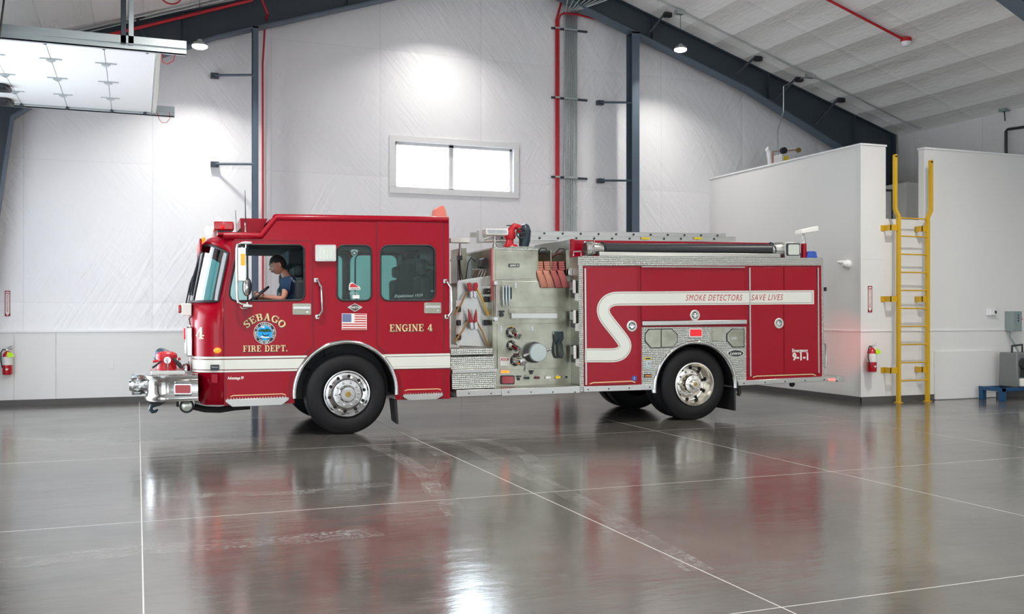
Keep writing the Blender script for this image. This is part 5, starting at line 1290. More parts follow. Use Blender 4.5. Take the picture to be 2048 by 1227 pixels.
# hand bar at left of the panel
b0 = S3(992.5, 562, YP_-.06); b1 = S3(992.5, 641, YP_-.06)
hbp = P('vertical_handrail', T().tube([b0, b1], .016, 10), CHR); P('handle_mount', T().box(b0.x-.035, b0.x+.022, YP_-.085, YP_, b0.z-.06, b0.z+.01).box(b1.x-.035, b1.x+.022, YP_-.085, YP_, b1.z-.01, b1.z+.06), CHR, hbp, bev=.008)
for px, py in ((1031, 565), (1001.5, 651), (1064, 651)):
    o = panel_box(px-2.2, py, px+2.2, py+11, 'panel_clip', GALV, .012, bev=.003)
def small_caps(px, py, r, name='gauge', mt=BLKP, y=YP_-.014, dz=.03): return P(name, T().lathe([(0, -dz), (r*.85, -dz), (r, -dz*.8), (r, 0)], S3(px, py, y), (0, 1, 0), 20), mt)
# discharge fittings: black flange, chrome elbow and cap
def discharge(px, py, rpx, lab, tilt=(.28, -.9, -.35)):
    y = YP_-.014; c = S3(px, py, y); r = .077*rpx/11
    f = P('discharge_flange', T().lathe([(r, 0), (r, -.012), (r*.8, -.03), (r*.7, -.03)], c, (0, 1, 0), 26), BLKP)
    d = Vector(tilt).normalized()
    P('discharge_elbow', T().tube([c+Vector((0, .0, 0)), c+Vector((0, -.05, 0)), c+Vector((0, -.06, 0))+d*.05, c+Vector((0, -.06, 0))+d*.10], [r*.72, r*.70, r*.66, r*.62], 18), CHR, f)
    e_ = c+Vector((0, -.06, 0))+d*.10
    P('discharge_cap', T().lathe([(r*.70, 0), (r*.72, .02), (r*.66, .06), (r*.5, .065), (0, .066)], e_, tuple(d), 18), CHR, f)
    m = T()
    for k in range(5): a = 2*PI*k/5; m.ball(c+Vector((math.cos(a)*r*.8, -.03, math.sin(a)*r*.8)), .009)
    build_split(m, 'flange_bolt', CHR, f); return f, e_, d
discharge(1022, 664, 11, ''); discharge(1022, 690, 10, '', (.32, -.85, -.42))
f, e_, d = discharge(1031, 720, 11.5, '', (.25, -.95, -.1))
P('drain_lever', T().tube([e_+d*.06, e_+d*.07+Vector((.02, 0, -.05)), e_+d*.05+Vector((.03, .02, -.13))], [.009, .011, .013], 8), CHR, f)
panel_box(1017, 652.5, 1027.5, 656, 'yellow_label', mat('sticker_yellow', (.8, .6, .02), .6), .003); panel_box(1026.5, 706, 1038, 710, 'maroon_label', mat('label_maroon', (.10, .02, .02), .5), .003)
# steamer intake cap
y = YP_-.014; c = S3(1066, 704, y); r = .15
f = P('intake_flange', T().lathe([(r*.98, 0), (r*1.0, -.03), (r*.98, -.08), (r*.86, -.09)], c, (0, 1, 0), 40), BLKP)
P('intake_cap', T().lathe([(r*.84, -.08), (r*.88, -.1), (r*.88, -.16), (r*.83, -.172), (r*.2, -.176), (0, -.174)], c+Vector((.02, 0, .0)), (0, 1, 0), 40), mat('cap_satin', (.50, .57, .54), .42, .9), f)
h1 = c+Vector((.02, -.13, 0))
P('cap_handle', T().tube([h1+Vector((-.11, 0, -.01)), h1+Vector((-.20, -.0, -.035)), h1+Vector((-.215, -.0, -.04))], [.024, .022, .014], 10).tube([h1+Vector((.11, 0, .02)), h1+Vector((.2, .0, .045)), h1+Vector((.215, .0, .048))], [.024, .018, .014], 10), CHR, f)
# spanner wrenches
def spanner(px, py):
    y = YP_-.03; q = lambda a, b: S3(a, b, y)
    return q
sp = P('wrench_holder', T().plate(SP([(1107, 661), (1126, 661), (1126, 668), (1107, 668)], YP_-.014), YP_-.05, YP_-.014), GALV)
DKS = mat('spanner_dark', (.03, .045, .05), .4, .4)
for k, px in enumerate((1112, 1120.5)):
    q = lambda a, b: S3(a, b, YP_-.045-.012*k)
    P('spanner_wrench', T().plate(SP([(px-4.5, 662), (px+4.5, 662), (px+5, 676), (px+2.5, 682), (px-2, 683), (px-4, 676)], YP_-.04), YP_-.07-.012*k, YP_-.045-.012*k), DKS, bev=.004)
    P('spanner_handle', T().tube([q(px-1.5, 680), q(px-4, 690), q(px-4.5, 704), q(px-1, 714), q(px+3, 716), q(px+5.5, 706), q(px+3.5, 690), q(px+1, 682)], .013, 8), DKS)
# tool bracket cluster with gauges at upper left of the panel
gb = panel_box(1004, 574, 1022, 598, 'valve_manifold', DKS, .05, bev=.012)
for k in range(3): a = S3(1006.5+k*6, 573, YP_-.06); P('manifold_valve', T().tube([a+Vector((0, 0, .02)), a+Vector((0, 0, -.17)), a+Vector((.01, 0, -.27))], [.012, .016, .010], 8), GALV, gb)
small_caps(1003, 629, .03); panel_box(998, 620.5, 1009, 624.5, 'black_label', BLKP, .003)
# danger placard
dg = panel_box(1000.5, 714, 1019, 730.5, 'danger_placard', PAPER, .003, y=YP_-.015)
panel_box(1002, 715.5, 1017, 720.5, 'placard_header', mat('sign_red', (.42, .012, .02), .5), .0035, dg, y=YP_-.0175)
def ptext(t, x0, py, x1, h, mt, par, y, bold=.03): return P('placard_lettering', text_on(T(), t, (S(x0, py, y)[0], y, S(x0, py, y)[1]), (S(x1, py, y)[0], y, S(x1, py, y)[1]), h, bold=bold), mt, par)
ptext('DANGER', 1003.5, 719.8, 1015.5, .026, WHT, dg, YP_-.0225); 
m = T()
for k in range(3):
    z = S(1001, 723+k*2.4, YP_)[1]; m.box(S(1002.5, 700, YP_)[0], S(1016, 700, YP_)[0], YP_-.0195, YP_-.018, z, z+.003)
P('placard_line', m, GALV, dg)
y = YP_-.008
lampbox(1000, 739, 1019, 746.5, 'amber_marker', AMBERG, SATIN, yo=.012, r=1.5, y=YP_)
lampbox(1000.5, 750, 1028.5, 768, 'panel_red_lamp', REDLENS, BLKP, yo=.02, r=3, y=YP_)
for px, py, mt, nm in ((1053, 754.5, DKS, 'drain_knob'), (1073.5, 754, mat('label_maroon', (.10, .02, .02), .5), 'drain_knob'), (1095, 753.5, PAPER, 'drain_knob'), (1115, 753, mat('sticker_yellow', (.8, .6, .02), .6), 'drain_knob')):
    kb = panel_box(px-5, py-1.5, px+5, py+3.2, nm, mt, .03, y=YP_-.002, bev=.006); P('knob_stem', T().tube([S3(px-3, py-3, YP_-.02), S3(px+3, py-3.5, YP_-.03)], .008, 8), CHR, kb)
small_caps(1036.5, 757, .022, y=YP_-.002); panel_box(1031.5, 750.5, 1042.5, 753.5, 'black_label', BLKP, .003, y=YP_-.002)
small_caps(1062, 745, .022, y=YP_-.002); panel_box(1057, 740, 1067.5, 743, 'black_label', BLKP, .003, y=YP_-.002)
pc_ = small_caps(1131, 753, .03, 'inlet_port', CHR, y=YP_-.002); P('port_hole', T().lathe([(0, -.034), (.02, -.033), (.021, -.02)], S3(1131, 753, YP_-.002), (0, 1, 0), 16), BLKP, pc_)
# hose bins (two open bins at the top right of the panel)
zc_ = S(1130, 478, .46)[1]; zfl = zmid-.04
xb0 = S(1075, 520, YP_)[0]; xb1 = S(1132, 520, YP_)[0]; xbm = S(1102, 520, YP_)[0]; ztp = S(1100, 500, YP_)[1]
P('hose_bin', T().box(xb0, xb0+.01, YP_, 2.2, zfl, ztp).box(xbm-.005, xbm+.005, YP_, 2.2, zfl, ztp).box(xb1, xb1+.06, YP_, 2.2, zfl, ztp).box(xb0, xb1, 1.4, 1.42, zfl, ztp), SATIN)
# front face of the body (tread) with door hinges
XB0 = S(1165, 600)[0]; XB1 = S(1643, 600)[0]; ZB0 = S(1180, 768)[1]; ZB1 = S(1400, 530)[1]; ZT1 = S(1400, 513.5)[1]
P('body_front', T().box(XB0, XB0+.02, .005, YP_+.01, S(1165, 780)[1], ZT1-.002), TREAD)
for py, h, nm in ((537, 12, 'a'), (567, 34, ''), (627, 34, ''), (697, 34, '')):
    yy = .22; a = S3(1150, py, yy); hgt = h/137; x = XB0
    if nm == 'a': P('body_front_hook', T().box(x-.06, x, .36, .42, a.z-.1, a.z+.02), CHR, bev=.01); continue
    hh = P('wheel_chock_bracket', T().box(x-.03, x, .20, .38, a.z-hgt*.8, a.z+.05), BLKP, bev=.008)
    P('bracket_grid', T().box(x-.05, x-.03, .22, .36, a.z-hgt*.35, a.z+.03), GALV, hh, bev=.004); P('bracket_handle', T().box(x-.075, x-.04, .13, .18, a.z-hgt*.55, a.z+.05).box(x-.04, x-.002, .02, .19, a.z-hgt*1.0, a.z-hgt*.55), PAPER, hh, bev=.008)
# body shell
al_r = arc_pts(ACR, AR-.03, 180, 0, 40); zrl = S(1310, 777)[1]; zrr = S(1480, 768)[1]
outer = [(XB0, ZB0-.03), (XB0, ZT1), (XB1, ZT1), (XB1, ZB0+.0), (al_r[-1][0], ZB0+.0)]+al_r[::-1]+[(al_r[0][0], ZB0-.03)]
outer = [(XB0, zrl+.02), (XB0, ZT1), (XB1, ZT1), (XB1, S(1643, 752)[1])]+[(al_r[-1][0], S(1478, 765)[1])]+al_r[::-1]+[(al_r[0][0], zrl+.02)]
P('body_side', T().plate(outer, .004, .03), RED)
P('body_side', T().plate(outer, W-.03, W-.004), RED)
P('body_rear', T().box(XB1-.02, XB1, .03, W-.03, S(1643, 752)[1], ZT1), TREAD)
P('rear_corner_trim', T().box(XB1-.0, XB1+.035, -.0, .1, S(1643, 752)[1], ZT1-.01), TREAD)
P('body_deck', T().box(XB0, XB1+.03, .0, YP_+.02, ZT1-.02, ZT1).box(XB0, XB1+.03, 1.95, W, ZT1-.02, ZT1), TREAD)
P('body_floor', T().box(XB0, ACR[0]-AR, .03, W-.03, zrl+.0, zrl+.03).box(ACR[0]+AR, XB1, .03, W-.03, S(1643, 756)[1], S(1643, 752)[1]), TRK_BLK)
P('top_trim', T().plate([(S(1155, 520)[0], S(1155, 531)[1]), (S(1155, 520)[0], S(1155, 513.5)[1]), (S(1643.5, 517)[0], ZT1+.004), (S(1643.5, 531)[0], S(1643, 530.5)[1])], -.012, .004), TREAD)
P('left_edge_trim', T().box(S(1157.5, 600)[0], S(1165.5, 600)[0], -.01, .004, S(1160, 783)[1], S(1160, 531)[1]), TREAD)
m = T()
for k in range(31):
    a = math.radians(180-k*6); m.v += [Vector((ACR[0]+(AR-.04)*math.cos(a), .03, ACR[1]+(AR-.04)*math.sin(a))), Vector((ACR[0]+(AR-.04)*math.cos(a), W-.03, ACR[1]+(AR-.04)*math.sin(a)))]
m.f += [[2*k, 2*k+1, 2*k+3, 2*k+2] for k in range(30)]
P('fender_liner', m, TRK_BLK)
for yy_ in (.72, W-.75): P('fender_liner', T().plate([(ACR[0]+AR*.95*math.cos(math.radians(a)), ACR[1]+AR*.95*math.sin(math.radians(a))) for a in range(-2, 183, 8)], yy_, yy_+.03), TRK_BLK)
arch(ACR, AR, 184, -2, 'wheel_arch_trim')
# compartment doors
def bdoor(pts, name='compartment_door', **k): 
    d = P(name, T().plate(SP(pts), -.010, .002), RED, bev=.004); P('door_seam', T().strip(SP(pts), .008, -.002, .0035, closed=True), DRED, d); return d
D1 = bdoor([(1168.5, 534), (1274, 534.5), (1275, 766), (1169, 770)])
D2 = bdoor([(1281.5, 534), (1488, 534), (1489, 639), (1282, 640)])
D3 = bdoor([(1499, 534.5), (1566.5, 534.5), (1567, 748), (1499, 751.5)])
D4 = bdoor([(1568, 534.5), (1632, 534), (1636.5, 745.5), (1568, 748)])
for (x0, y0, x1, y1) in ((1169.5, 536, 1170, 769), (1498.5, 535, 1499.5, 752), (1635, 535, 1639, 745)):
    a = S(x0, y0); b = S(x1, y1); P('door_hinge', T().box(a[0]-.012, a[0]+.012, -.016, .0, b[1], a[1]), ALU)
a = S(1282, 531.5); b = S(1488, 531.5); P('drip_rail', T().box(a[0], b[0], -.03, .0, a[1]-.018, a[1]-.004), ALU)
a = S(1283, 642); b = S(1492, 649); P('chrome_rail', T().box(a[0], b[0], -.035, .004, b[1]+.01, a[1]), ALU, bev=.008)
# fender panel of tread plate
fp = SP([(1283, 654), (1492, 653), (1492, 764)])+[(al_r[-1][0], S(1478, 765)[1])]+[p for p in arc_pts(ACR, AR-.03, 0, 180, 36)]+[(al_r[0][0], S(1308, 775)[1])]+SP([(1283, 776)])
FP = P('fender_panel', T().plate(fp, -.008, .004), TREAD)
def octo(x0, y0, x1, y1, cl, cr): return [(x0+cl, y0), (x1-cr, y0), (x1, y0+cr), (x1, y1-cr), (x1-cr, y1), (x0+cl, y1), (x0, y1-cl), (x0, y0+cl)]
P('bottle_door_seam', T().plate(SP([(1296, 657.5), (1343, 656.5), (1355, 668), (1354.5, 683), (1345, 694.5), (1300, 695.5), (1288.5, 682), (1289, 667)]), -.012, -.006), BLKP, FP)
P('bottle_door', T().plate(SP([(1297.5, 658.8), (1320.5, 658.5), (1320.5, 694), (1301, 694.2), (1290.5, 681.5), (1290.5, 668.5)]), -.018, -.010), SATIN, FP, bev=.003)
P('bottle_door', T().plate(SP([(1322.5, 658.5), (1342, 658), (1353.5, 669), (1353.5, 682), (1344.5, 693), (1322.5, 693.5)]), -.018, -.010), SATIN, FP, bev=.003)
lampbox(1376.5, 656, 1402.5, 674, 'fender_warning_lamp', REDGLOW, CHR, yo=.03, r=2)
P('filler_door', T().plate(SP(rr(1421.5, 656, 1448.5, 681, 2)), -.014, -.006), SATIN, bev=.003); P('filler_door_plate', T().plate(SP(rr(1424, 658, 1448, 679.5, 2)), -.02, -.012), SATIN, bev=.003)
P('bottle_door_seam', T().plate(SP([(1463, 656.5), (1488, 656.5), (1488, 694), (1464, 694.5), (1452, 681), (1452, 667.5)]), -.012, -.006), BLKP, FP)
bdr = P('bottle_door', T().plate(SP([(1464, 658), (1486.5, 657.8), (1486.5, 692.5), (1465, 693), (1454, 680.5), (1454, 668.5)]), -.018, -.010), SATIN, FP, bev=.003)
P('door_slot', T().plate(SP(rr(1461, 673.5, 1472, 678.5, 1)), -.022, -.016), ALU, FP)
ov = P('oval_badge', T().plate(SP(circ(1470.5, 706, 16.3, 32, ry=7.4)), -.014, -.007), WHT); P('badge_field', T().plate(SP(circ(1470.5, 706, 15, 32, ry=6.3)), -.0155, -.013), BLKP, ov)
P('badge_lettering', text_on(T(), 'Luverne', fS(1459, 709, -.0165), fS(1481.5, 708.6, -.0165), .048, bold=.02, shear=.3), WHT, ov)
P('yellow_label', T().plate(SP([(1288.5, 714), (1301.5, 713.5), (1301.5, 718.5), (1288.5, 719)]), -.012, -.007), mat('sticker_yellow', (.8, .6, .02), .6)); P('label_text', T().plate(SP([(1290, 715), (1300, 714.7), (1300, 717.6), (1290, 717.9)]), -.0135, -.011), BLKP)
cv = P('outlet_cover', T().plate(SP(rr(1290, 720.5, 1300, 737, 1)), -.025, -.007), GALV, bev=.004); P('cover_latch', T().tube([fS(1295, 724, -.03), fS(1298, 729, -.03), fS(1294, 733, -.03)], .01, 8), GALV, cv)
lampbox(1288, 748, 1302.5, 753.5, 'amber_marker', AMBER, BLKP, yo=.012, r=1.2, y=-.006)
# rub rails, tail step
def rail(x0, y0, x1, y1, t, name='rub_rail'):
    m = T(); m.add([(S(x0, y0)[0], yv, S(x0, y0+dy)[1]) if e == 0 else (S(x1, y1)[0], yv, S(x1, y1+dy)[1]) for e in (0, 1) for yv in (-.04, .03) for dy in (0, t)], [(0, 1, 5, 4), (2, 6, 7, 3), (0, 4, 6, 2), (1, 3, 7, 5), (0, 2, 3, 1), (4, 5, 7, 6)])
    return P(name, m, ALU, bev=.004)
r1 = rail(1165.5, 772, 1305, 767.5, 11); r2 = rail(1474, 761, 1672, 750.5, 9.5)
for px, py, rr_ in ((1174, 778, r1), (1215, 776.5, r1), (1256, 775, r1), (1297, 773.5, r1), (1485, 766, r2), (1527, 764, r2), (1567, 762, r2), (1607, 760, r2), (1645, 758.5, r2)):
    P('rail_bolt', T().lathe([(0, -.052), (.009, -.05), (.010, -.04)], fS(px, py, 0), (0, 1, 0), 10), BLKP, rr_)
P('tail_step', T().box(XB1, S(1684, 757)[0], .0, W, S(1660, 760.5)[1]+.0, S(1660, 752)[1]), TREAD, bev=.004)
lampbox(1653, 754.5, 1669, 762, 'tail_marker_lamp', REDHOT, ALU, yo=.03, r=1.5, y=-.03)
P('step_end_cap', T().box(S(1672, 757)[0], S(1686, 757)[0], -.04, .06, S(1680, 762)[1], S(1680, 752)[1]), ALU, bev=.004)
P('rear_spring_hanger', T().tube([S3(1476, 772, .1), S3(1479, 785, .1), S3(1476, 790, .1)], .03, 8), TRK_BLK)
P('rear_tow_eye', T().ball(S3(1584, 768, .3), .04, 1.2), TRK_BLK)
c = S3(1644, 578, .05); P('rear_door_latch', T().box(c.x+.03, c.x+.05, .0, .05, c.z-.03, c.z+.03), BLKP)
c = S3(1646, 712, .03); P('rear_handrail', T().tube([c+Vector((.03, 0, .2)), c+Vector((.05, 0, .17)), c+Vector((.05, 0, -.15)), c+Vector((.03, 0, -.18))], .015, 8), CHR)
rb_ = P('rear_beacon', T().box(XB1+.02, XB1+.07, .10, .24, S3(1645, 690, .1).z-.05, S3(1645, 690, .1).z+.05), REDGLOW, bev=.01)
_l = bpy.data.lights.new('beacon_light', 'SPOT'); _l.energy = 90; _l.color = (1, .05, .04); _l.spot_size = math.radians(34); _l.spot_blend = 1.0; _l.shadow_soft_size = .05
_o = bpy.data.objects.new('beacon_light', _l); COL.objects.link(_o); _o.parent = rb_; _c = Vector((XB1+.10, .17, S3(1645, 690, .1).z)); _t = TRKI @ onX(1688, 688, PX)
_o.matrix_local = Matrix.Translation(_c) @ (_t-_c).to_track_quat('-Z', 'Y').to_matrix().to_4x4() @ Matrix.Diagonal((1, 1, 1, 1))
# S-shaped white stripe in three layers
CL = [(1622, 594), (1560, 594.3), (1480, 595), (1400, 595.6), (1300, 596.5), (1238, 596.8), (1224, 598.5), (1214, 603.5), (1207.5, 612), (1206, 621), (1209, 632), (1216, 642.5), (1226, 655), (1237, 669), (1245, 680), (1249, 688), (1248.5, 696), (1243, 704), (1234, 708.5), (1222, 710), (1195, 710), (1169, 710)]
def catmull(P_, n=5):
    out = []
    for i in range(len(P_)-1):
        p0, p1, p2, p3 = P_[max(i-1, 0)], P_[i], P_[i+1], P_[min(i+2, len(P_)-1)]
        for k in range(n):
            t = k/n; out.append(tuple(.5*(2*b+(c-a)*t+(2*a-5*b+4*c-d)*t*t+(3*b-a-3*c+d)*t**3) for a, b, c, d in zip(p0, p1, p2, p3)))
    return out+[P_[-1]]
CL = [CL[0]]+catmull(CL[1:])
cl = SP(CL)
vw = lambda px: 1/abs((S(px, 600)[1]-S(px, 601)[1]))
def band(halfpx, mt, yo, name, end=0):
    w = [2*halfpx/vw(px) for px, _ in CL]
    pts = list(cl); pts[0] = (pts[0][0]+end, pts[0][1])
    return P(name, T().strip(pts, w, -yo, -.0095), mt)
e1 = 5/125
SB = band(13.9, WHT, .0120, 'white_stripe', .045); band(11.4, DRED, .0128, 'stripe_line', .018); band(10.6, WHT, .0136, 'white_stripe', .010)
hw = .0
# lettering on the stripe
P('lettering', text_on(T(), 'SMOKE DETECTORS', fS(1370.5, 600.8, -.0146), fS(1484, 600.6, -.0146), .088, shear=.32, bold=.0, sp=1.15), mat('sign_red', (.42, .012, .02), .5))
P('lettering', text_on(T(), 'SAVE LIVES', fS(1501.5, 600.4, -.0146), fS(1565.5, 599.6, -.0146), .088, shear=.32, bold=.0, sp=1.15), mat('sign_red', (.42, .012, .02), .5))
P('lettering', text_on(T(), 'Emergency', fS(1583.5, 704, -.012), fS(1615, 703.5, -.012), .055, bold=.035), WHT)
P('lettering', text_on(T(), '9-1-1', fS(1584, 720.5, -.012), fS(1615.5, 719.8, -.012), .118, bold=.04), WHT)
for (x0, y0, x1, y1) in ((1179, 767, 1270, 762.5), (1505, 754, 1631, 748.5)):
    P('gold_pinstripe', T().strip([S(x0, y0), S(x0+7, y0-2.4), S(x1-7, y1-.9), S(x1, y1+1.6)], .013, -.0125, -.0095), GOLD)
sx_, sz_ = S(1268, 756)
m = T()
for k in range(3):
    a = math.radians(90+60*k); c_, s_ = math.cos(a), math.sin(a); L, w_ = .041, .011
    m.plate([(sx_+c_*L-s_*w_, sz_+s_*L+c_*w_), (sx_-c_*L-s_*w_, sz_-s_*L+c_*w_), (sx_-c_*L+s_*w_, sz_-s_*L-c_*w_), (sx_+c_*L+s_*w_, sz_+s_*L-c_*w_)], -.0125-.0003*k, -.0098)
so = P('medical_star_decal', m, mat('star_blue', (.02, .10, .42), .4)); P('star_staff', T().strip([(sx_, sz_+.025), (sx_, sz_-.028)], .004, -.0145, -.013).strip([(sx_-.01, sz_+.012), (sx_+.01, sz_+.004), (sx_-.009, sz_-.006), (sx_+.006, sz_-.014)], .004, -.0145, -.013), WHT, so)
def latch(px, py):
    x, z = S(px, py); h = P('door_latch', T().lathe([(.080, -.009), (.080, -.016), (.074, -.022), (.056, -.022), (.052, -.012)], (x, 0, z), (0, 1, 0), 28), mat('latch_bezel', (.62, .62, .57), .35, .6))
    P('latch_cup', T().lathe([(.055, -.012), (.0, -.0115)], (x, 0, z), (0, 1, 0), 24), DKS, h)
    P('latch_handle', T().box(x-.045, x+.045, -.024, -.012, z-.010, z+.010).lathe([(.0, -.02), (.026, -.02), (.026, -.012)], (x, 0, z-.012), (0, 1, 0), 14).box(x-.03, x+.03, -.02, -.012, z+.02, z+.032), CHR, h, bev=.003)
latch(1263, 651.5); latch(1389, 630); latch(1557, 646)
# hose bed walls
XH0 = S(1140, 490, .46)[0]; XH1 = S(1571, 490, .46)[0]; ZH = S(1140, 478, .46)[1]
P('hose_bed_side', T().box(XH0, XH1, .46, .48, ZT1-.02, ZH-.01), RED, bev=.003); P('hose_bed_side', T().box(XH0, XH1, 1.93, 1.95, ZT1-.02, ZH-.01), RED, bev=.003)
P('hose_bed_front', T().box(XH0-.01, XH0+.03, .46, 1.95, ZT1-.2, ZH+.004), TREAD, bev=.004)
P('hose_bed_post', T().box(XH0, XH0+.05, .40, .47, ZT1, ZH), RED, bev=.004); P('hose_bed_floor', T().box(XH0, XH1, .48, 1.93, ZT1-.02, ZT1+.05), GALV)
P('hose_bed_cap', T().box(XH1-.03, XH1, .46, 1.95, ZT1, ZH-.02), TREAD)
m = T()
for k in range(4): c = S3(1173+k*26, 479, 1.2); m.ball((c.x, 1.2, ZH-.05), .08, 1.6, 1, .9)
P('folded_hose_bed_cover', T().box(XH0+.03, XH1-.05, .55, 1.85, ZH-.09, ZH-.03), BLKP, bev=.02)
# trough below the suction hose, box lamp, red post
P('suction_hose_tray', T().plate([(.10, S(1300, 511.5)[1]), (.11, S(1300, 503)[1]), (.15, S(1300, 503)[1]), (.15, S(1300, 511.5)[1])], S(1198, 505, .12)[0], S(1560, 505, .12)[0], f=lambda a, b, y: (y, a, b)), ALU, bev=.006)
P('body_top_handle', T().tube([S3(1147, 511, .3), S3(1147, 503, .3), S3(1162, 502, .3), S3(1162, 511, .3)], .014, 8), CHR)
a = S3(1570, 512, .1); b = S3(1600.5, 484, .1)
ql = P('rear_scene_light', T().box(a.x, b.x, .10, .46, ZT1, b.z), ALU, bev=.006)
P('lamp_seal', T().plate(SP(rr(1573, 486.5, 1599, 511, 3), .1), .085, .101), BLKP, ql); P('lamp_glass', T().plate(SP(rr(1575, 488.5, 1597, 509.5, 2.5), .1), .075, .088), CLEARL, ql, bev=.004)
c = S3(1607.5, 500, .18); zl = c.z
po = P('rear_light_post', T().lathe([(.043, 0), (.043, S3(1607, 487, .18).z-ZT1)], (c.x, .18, ZT1), (0, 0, 1), 20), RED)
zz = S3(1607, 487, .18).z
P('post_collar', T().lathe([(.035, 0), (.035, .03), (.028, .04), (.028, .07), (.018, .1), (.018, .17)], (c.x, .18, zz), (0, 0, 1), 16), ALU, po)
a = S3(1596, 467, .18); b = S3(1629, 455, .18); d = (b-a); 
P('post_lamp_head', T().add([(a.x, .08, a.z-.01), (b.x, .08, b.z-.06), (b.x, .08, b.z+.02), (a.x, .08, a.z+.05), (a.x, .26, a.z-.01), (b.x, .26, b.z-.06), (b.x, .26, b.z+.02), (a.x, .26, a.z+.05)], [(0,1,2,3),(7,6,5,4),(0,4,5,1),(1,5,6,2),(2,6,7,3),(3,7,4,0)]), PAPER, po, bev=.008)
a = S3(1612, 514, .2); b = S3(1632.5, 502, .2)
P('blue_beacon', T().plate(SP([(1611.5, 515.5), (1632.8, 515.5), (1630.5, 503.5), (1626, 502), (1616, 502), (1613.5, 504)], .15), .12, .32), BLUEL, bev=.01)
# scene lamp poles behind the cab and on the pump cabinet
def pole_lamp(x, lx0, lx1, ly0, ly1, zb, y, slant=0):
    c = S3(x, zb, y); t = S3(x, ly1+1, y)
    o = P('light_pole', T().tube([c, S3(x, zb-8, y), S3(x, zb-9, y), t], [.03, .028, .02, .018], 12), ALU)
    a = S3(lx0, ly1, y); b = S3(lx1, ly0, y); P('pole_lamp_head', T().box(a.x, b.x, y-.10, y+.06, a.z, b.z), PAPER, o, bev=.006)
    mm = T(); n = 14
    for k in range(n):
        x_ = a.x+.02+(b.x-a.x-.04)*k/n; mm.box(x_, x_+(b.x-a.x)/n*.6, y-.106, y-.099, a.z+.02, b.z-.015)
    if not slant: P('led_array', mm, GALV, o)
    return o
pole_lamp(989.5, 968, 1012, 458.5, 470, 496, .62)
o = pole_lamp(920, 898, 936, 477, 485.5, 512, 1.3, 1)
q = lambda a, b: S3(a, b, 1.3)
P('pole_cable', T().tube([q(917, 515), q(918, 535), q(921, 562)], .012, 6).tube([q(919, 518), q(922, 545), q(926, 560), q(932, 556), q(936, 525), q(942, 515), q(950, 522), q(953, 530)], .008, 6).box(q(915, 512).x, q(923, 512).x, 1.25, 1.35, q(919, 520).z, q(919, 511).z), BLKP, o)
# deck water cannon
y = 1.1; q = lambda a, b: S3(a, b, y)
dc = P('deck_cannon', T().tube([q(1018, 494), q(1019, 484), q(1020, 470), q(1022, 460), q(1029, 452), q(1037, 454), q(1041, 463)], [.085, .06, .055, .055, .05, .05, .05], 16).lathe([(.11, 0), (.10, .03), (.08, .05)], q(1022, 495), (0, 0, 1), 20), REDP)
P('cannon_neck', T().lathe([(.07, -.03), (.085, 0), (.085, .06), (.07, .10)], q(1020, 474), (0, 0, 1), 18), REDP, dc)
P('cannon_wheel', T().tube([q(1038, 467)+Vector((.075*math.cos(t*PI/10), -.10, .075*math.sin(t*PI/10))) for t in range(20)], .011, 8, closed=True).tube([q(1038, 467)+Vector((-.075, -.10, 0)), q(1038, 467)+Vector((.075, -.10, 0))], .008, 6).tube([q(1038, 467)+Vector((0, -.10, -.07)), q(1038, 467)+Vector((0, -.10, .07))], .008, 6), BLKP, dc)
P('cannon_nozzle', T().tube([q(1047, 449), q(1048.5, 453), q(1050, 462), q(1049, 480), q(1047, 495)], [.05, .075, .092, .088, .07], 18), mat('nozzle_blue_black', (.012, .03, .045), .35), dc)
P('cannon_knob', T().lathe([(0, 0), (.035, .004), (.035, .015), (0, .02)], q(1017, 452), (0, 0, 1), 12).tube([q(1017, 451), q(1023, 450), q(1031, 449)], .01, 6), BLKP, dc)
P('cannon_base', T().box(q(1012, 495).x, q(1060, 495).x, .9, 1.3, zt_-.01, q(1020, 494).z), SATIN, dc)
# ================================================================ things carried on the engine
def root(name, p, label, cat, group=None):
    o = bpy.data.objects.new(name, None); COL.objects.link(o); M = TRK @ Matrix.Translation(Vector(p)); o.matrix_world = M; WM[o.name] = M
    return tag(o, label, cat, group)
# suction hose
y = .24; a = S3(1176, 497.5, y); b = S3(1562, 499, y); rh = .088
e = root('suction_hose', a, 'long ribbed black suction hose lying along the top of the engine body', 'hose')
m = T(); n = 105; pa = []; ra = []
for k in range(n*2+1):
    t = k/(n*2); pa.append(a+(b-a)*t+Vector((.12*(1-t) if False else 0, 0, 0))); ra.append(rh-(.010 if k % 2 else 0))
m.tube(pa, ra, 20); m.build('ribbed_hose', mat('hose_black', (.022, .024, .027), .4), e, ang=80)
MB(TRK).lathe([(.095, -.05), (.108, -.04), (.108, .06), (.09, .10), (.085, .22)], a, (1, 0, 0), 28).build('end_coupling', ALU, e)
MB(TRK).lathe([(0, -.0405), (.082, -.041), (.09, -.05)], a, (1, 0, 0), 28).build('coupling_mouth', mat('coupling_inside', (.16, .13, .12), .6), e)
MB(TRK).tube([a+Vector((.03, -.1, .03)), a+Vector((.03, -.14, .05))], .018, 8).tube([a+Vector((.05, -.09, .06)), a+Vector((.05, -.10, .13))], .014, 8).tube([a+Vector((.04, -.10, -.05)), a+Vector((.04, -.14, -.06))], .018, 8).build('coupling_lug', CHR, e)
MB(TRK).lathe([(.09, -.2), (.1, -.18), (.112, -.05), (.112, .0), (.09, .02)], b, (1, 0, 0), 28).build('end_coupling', ALU, e)
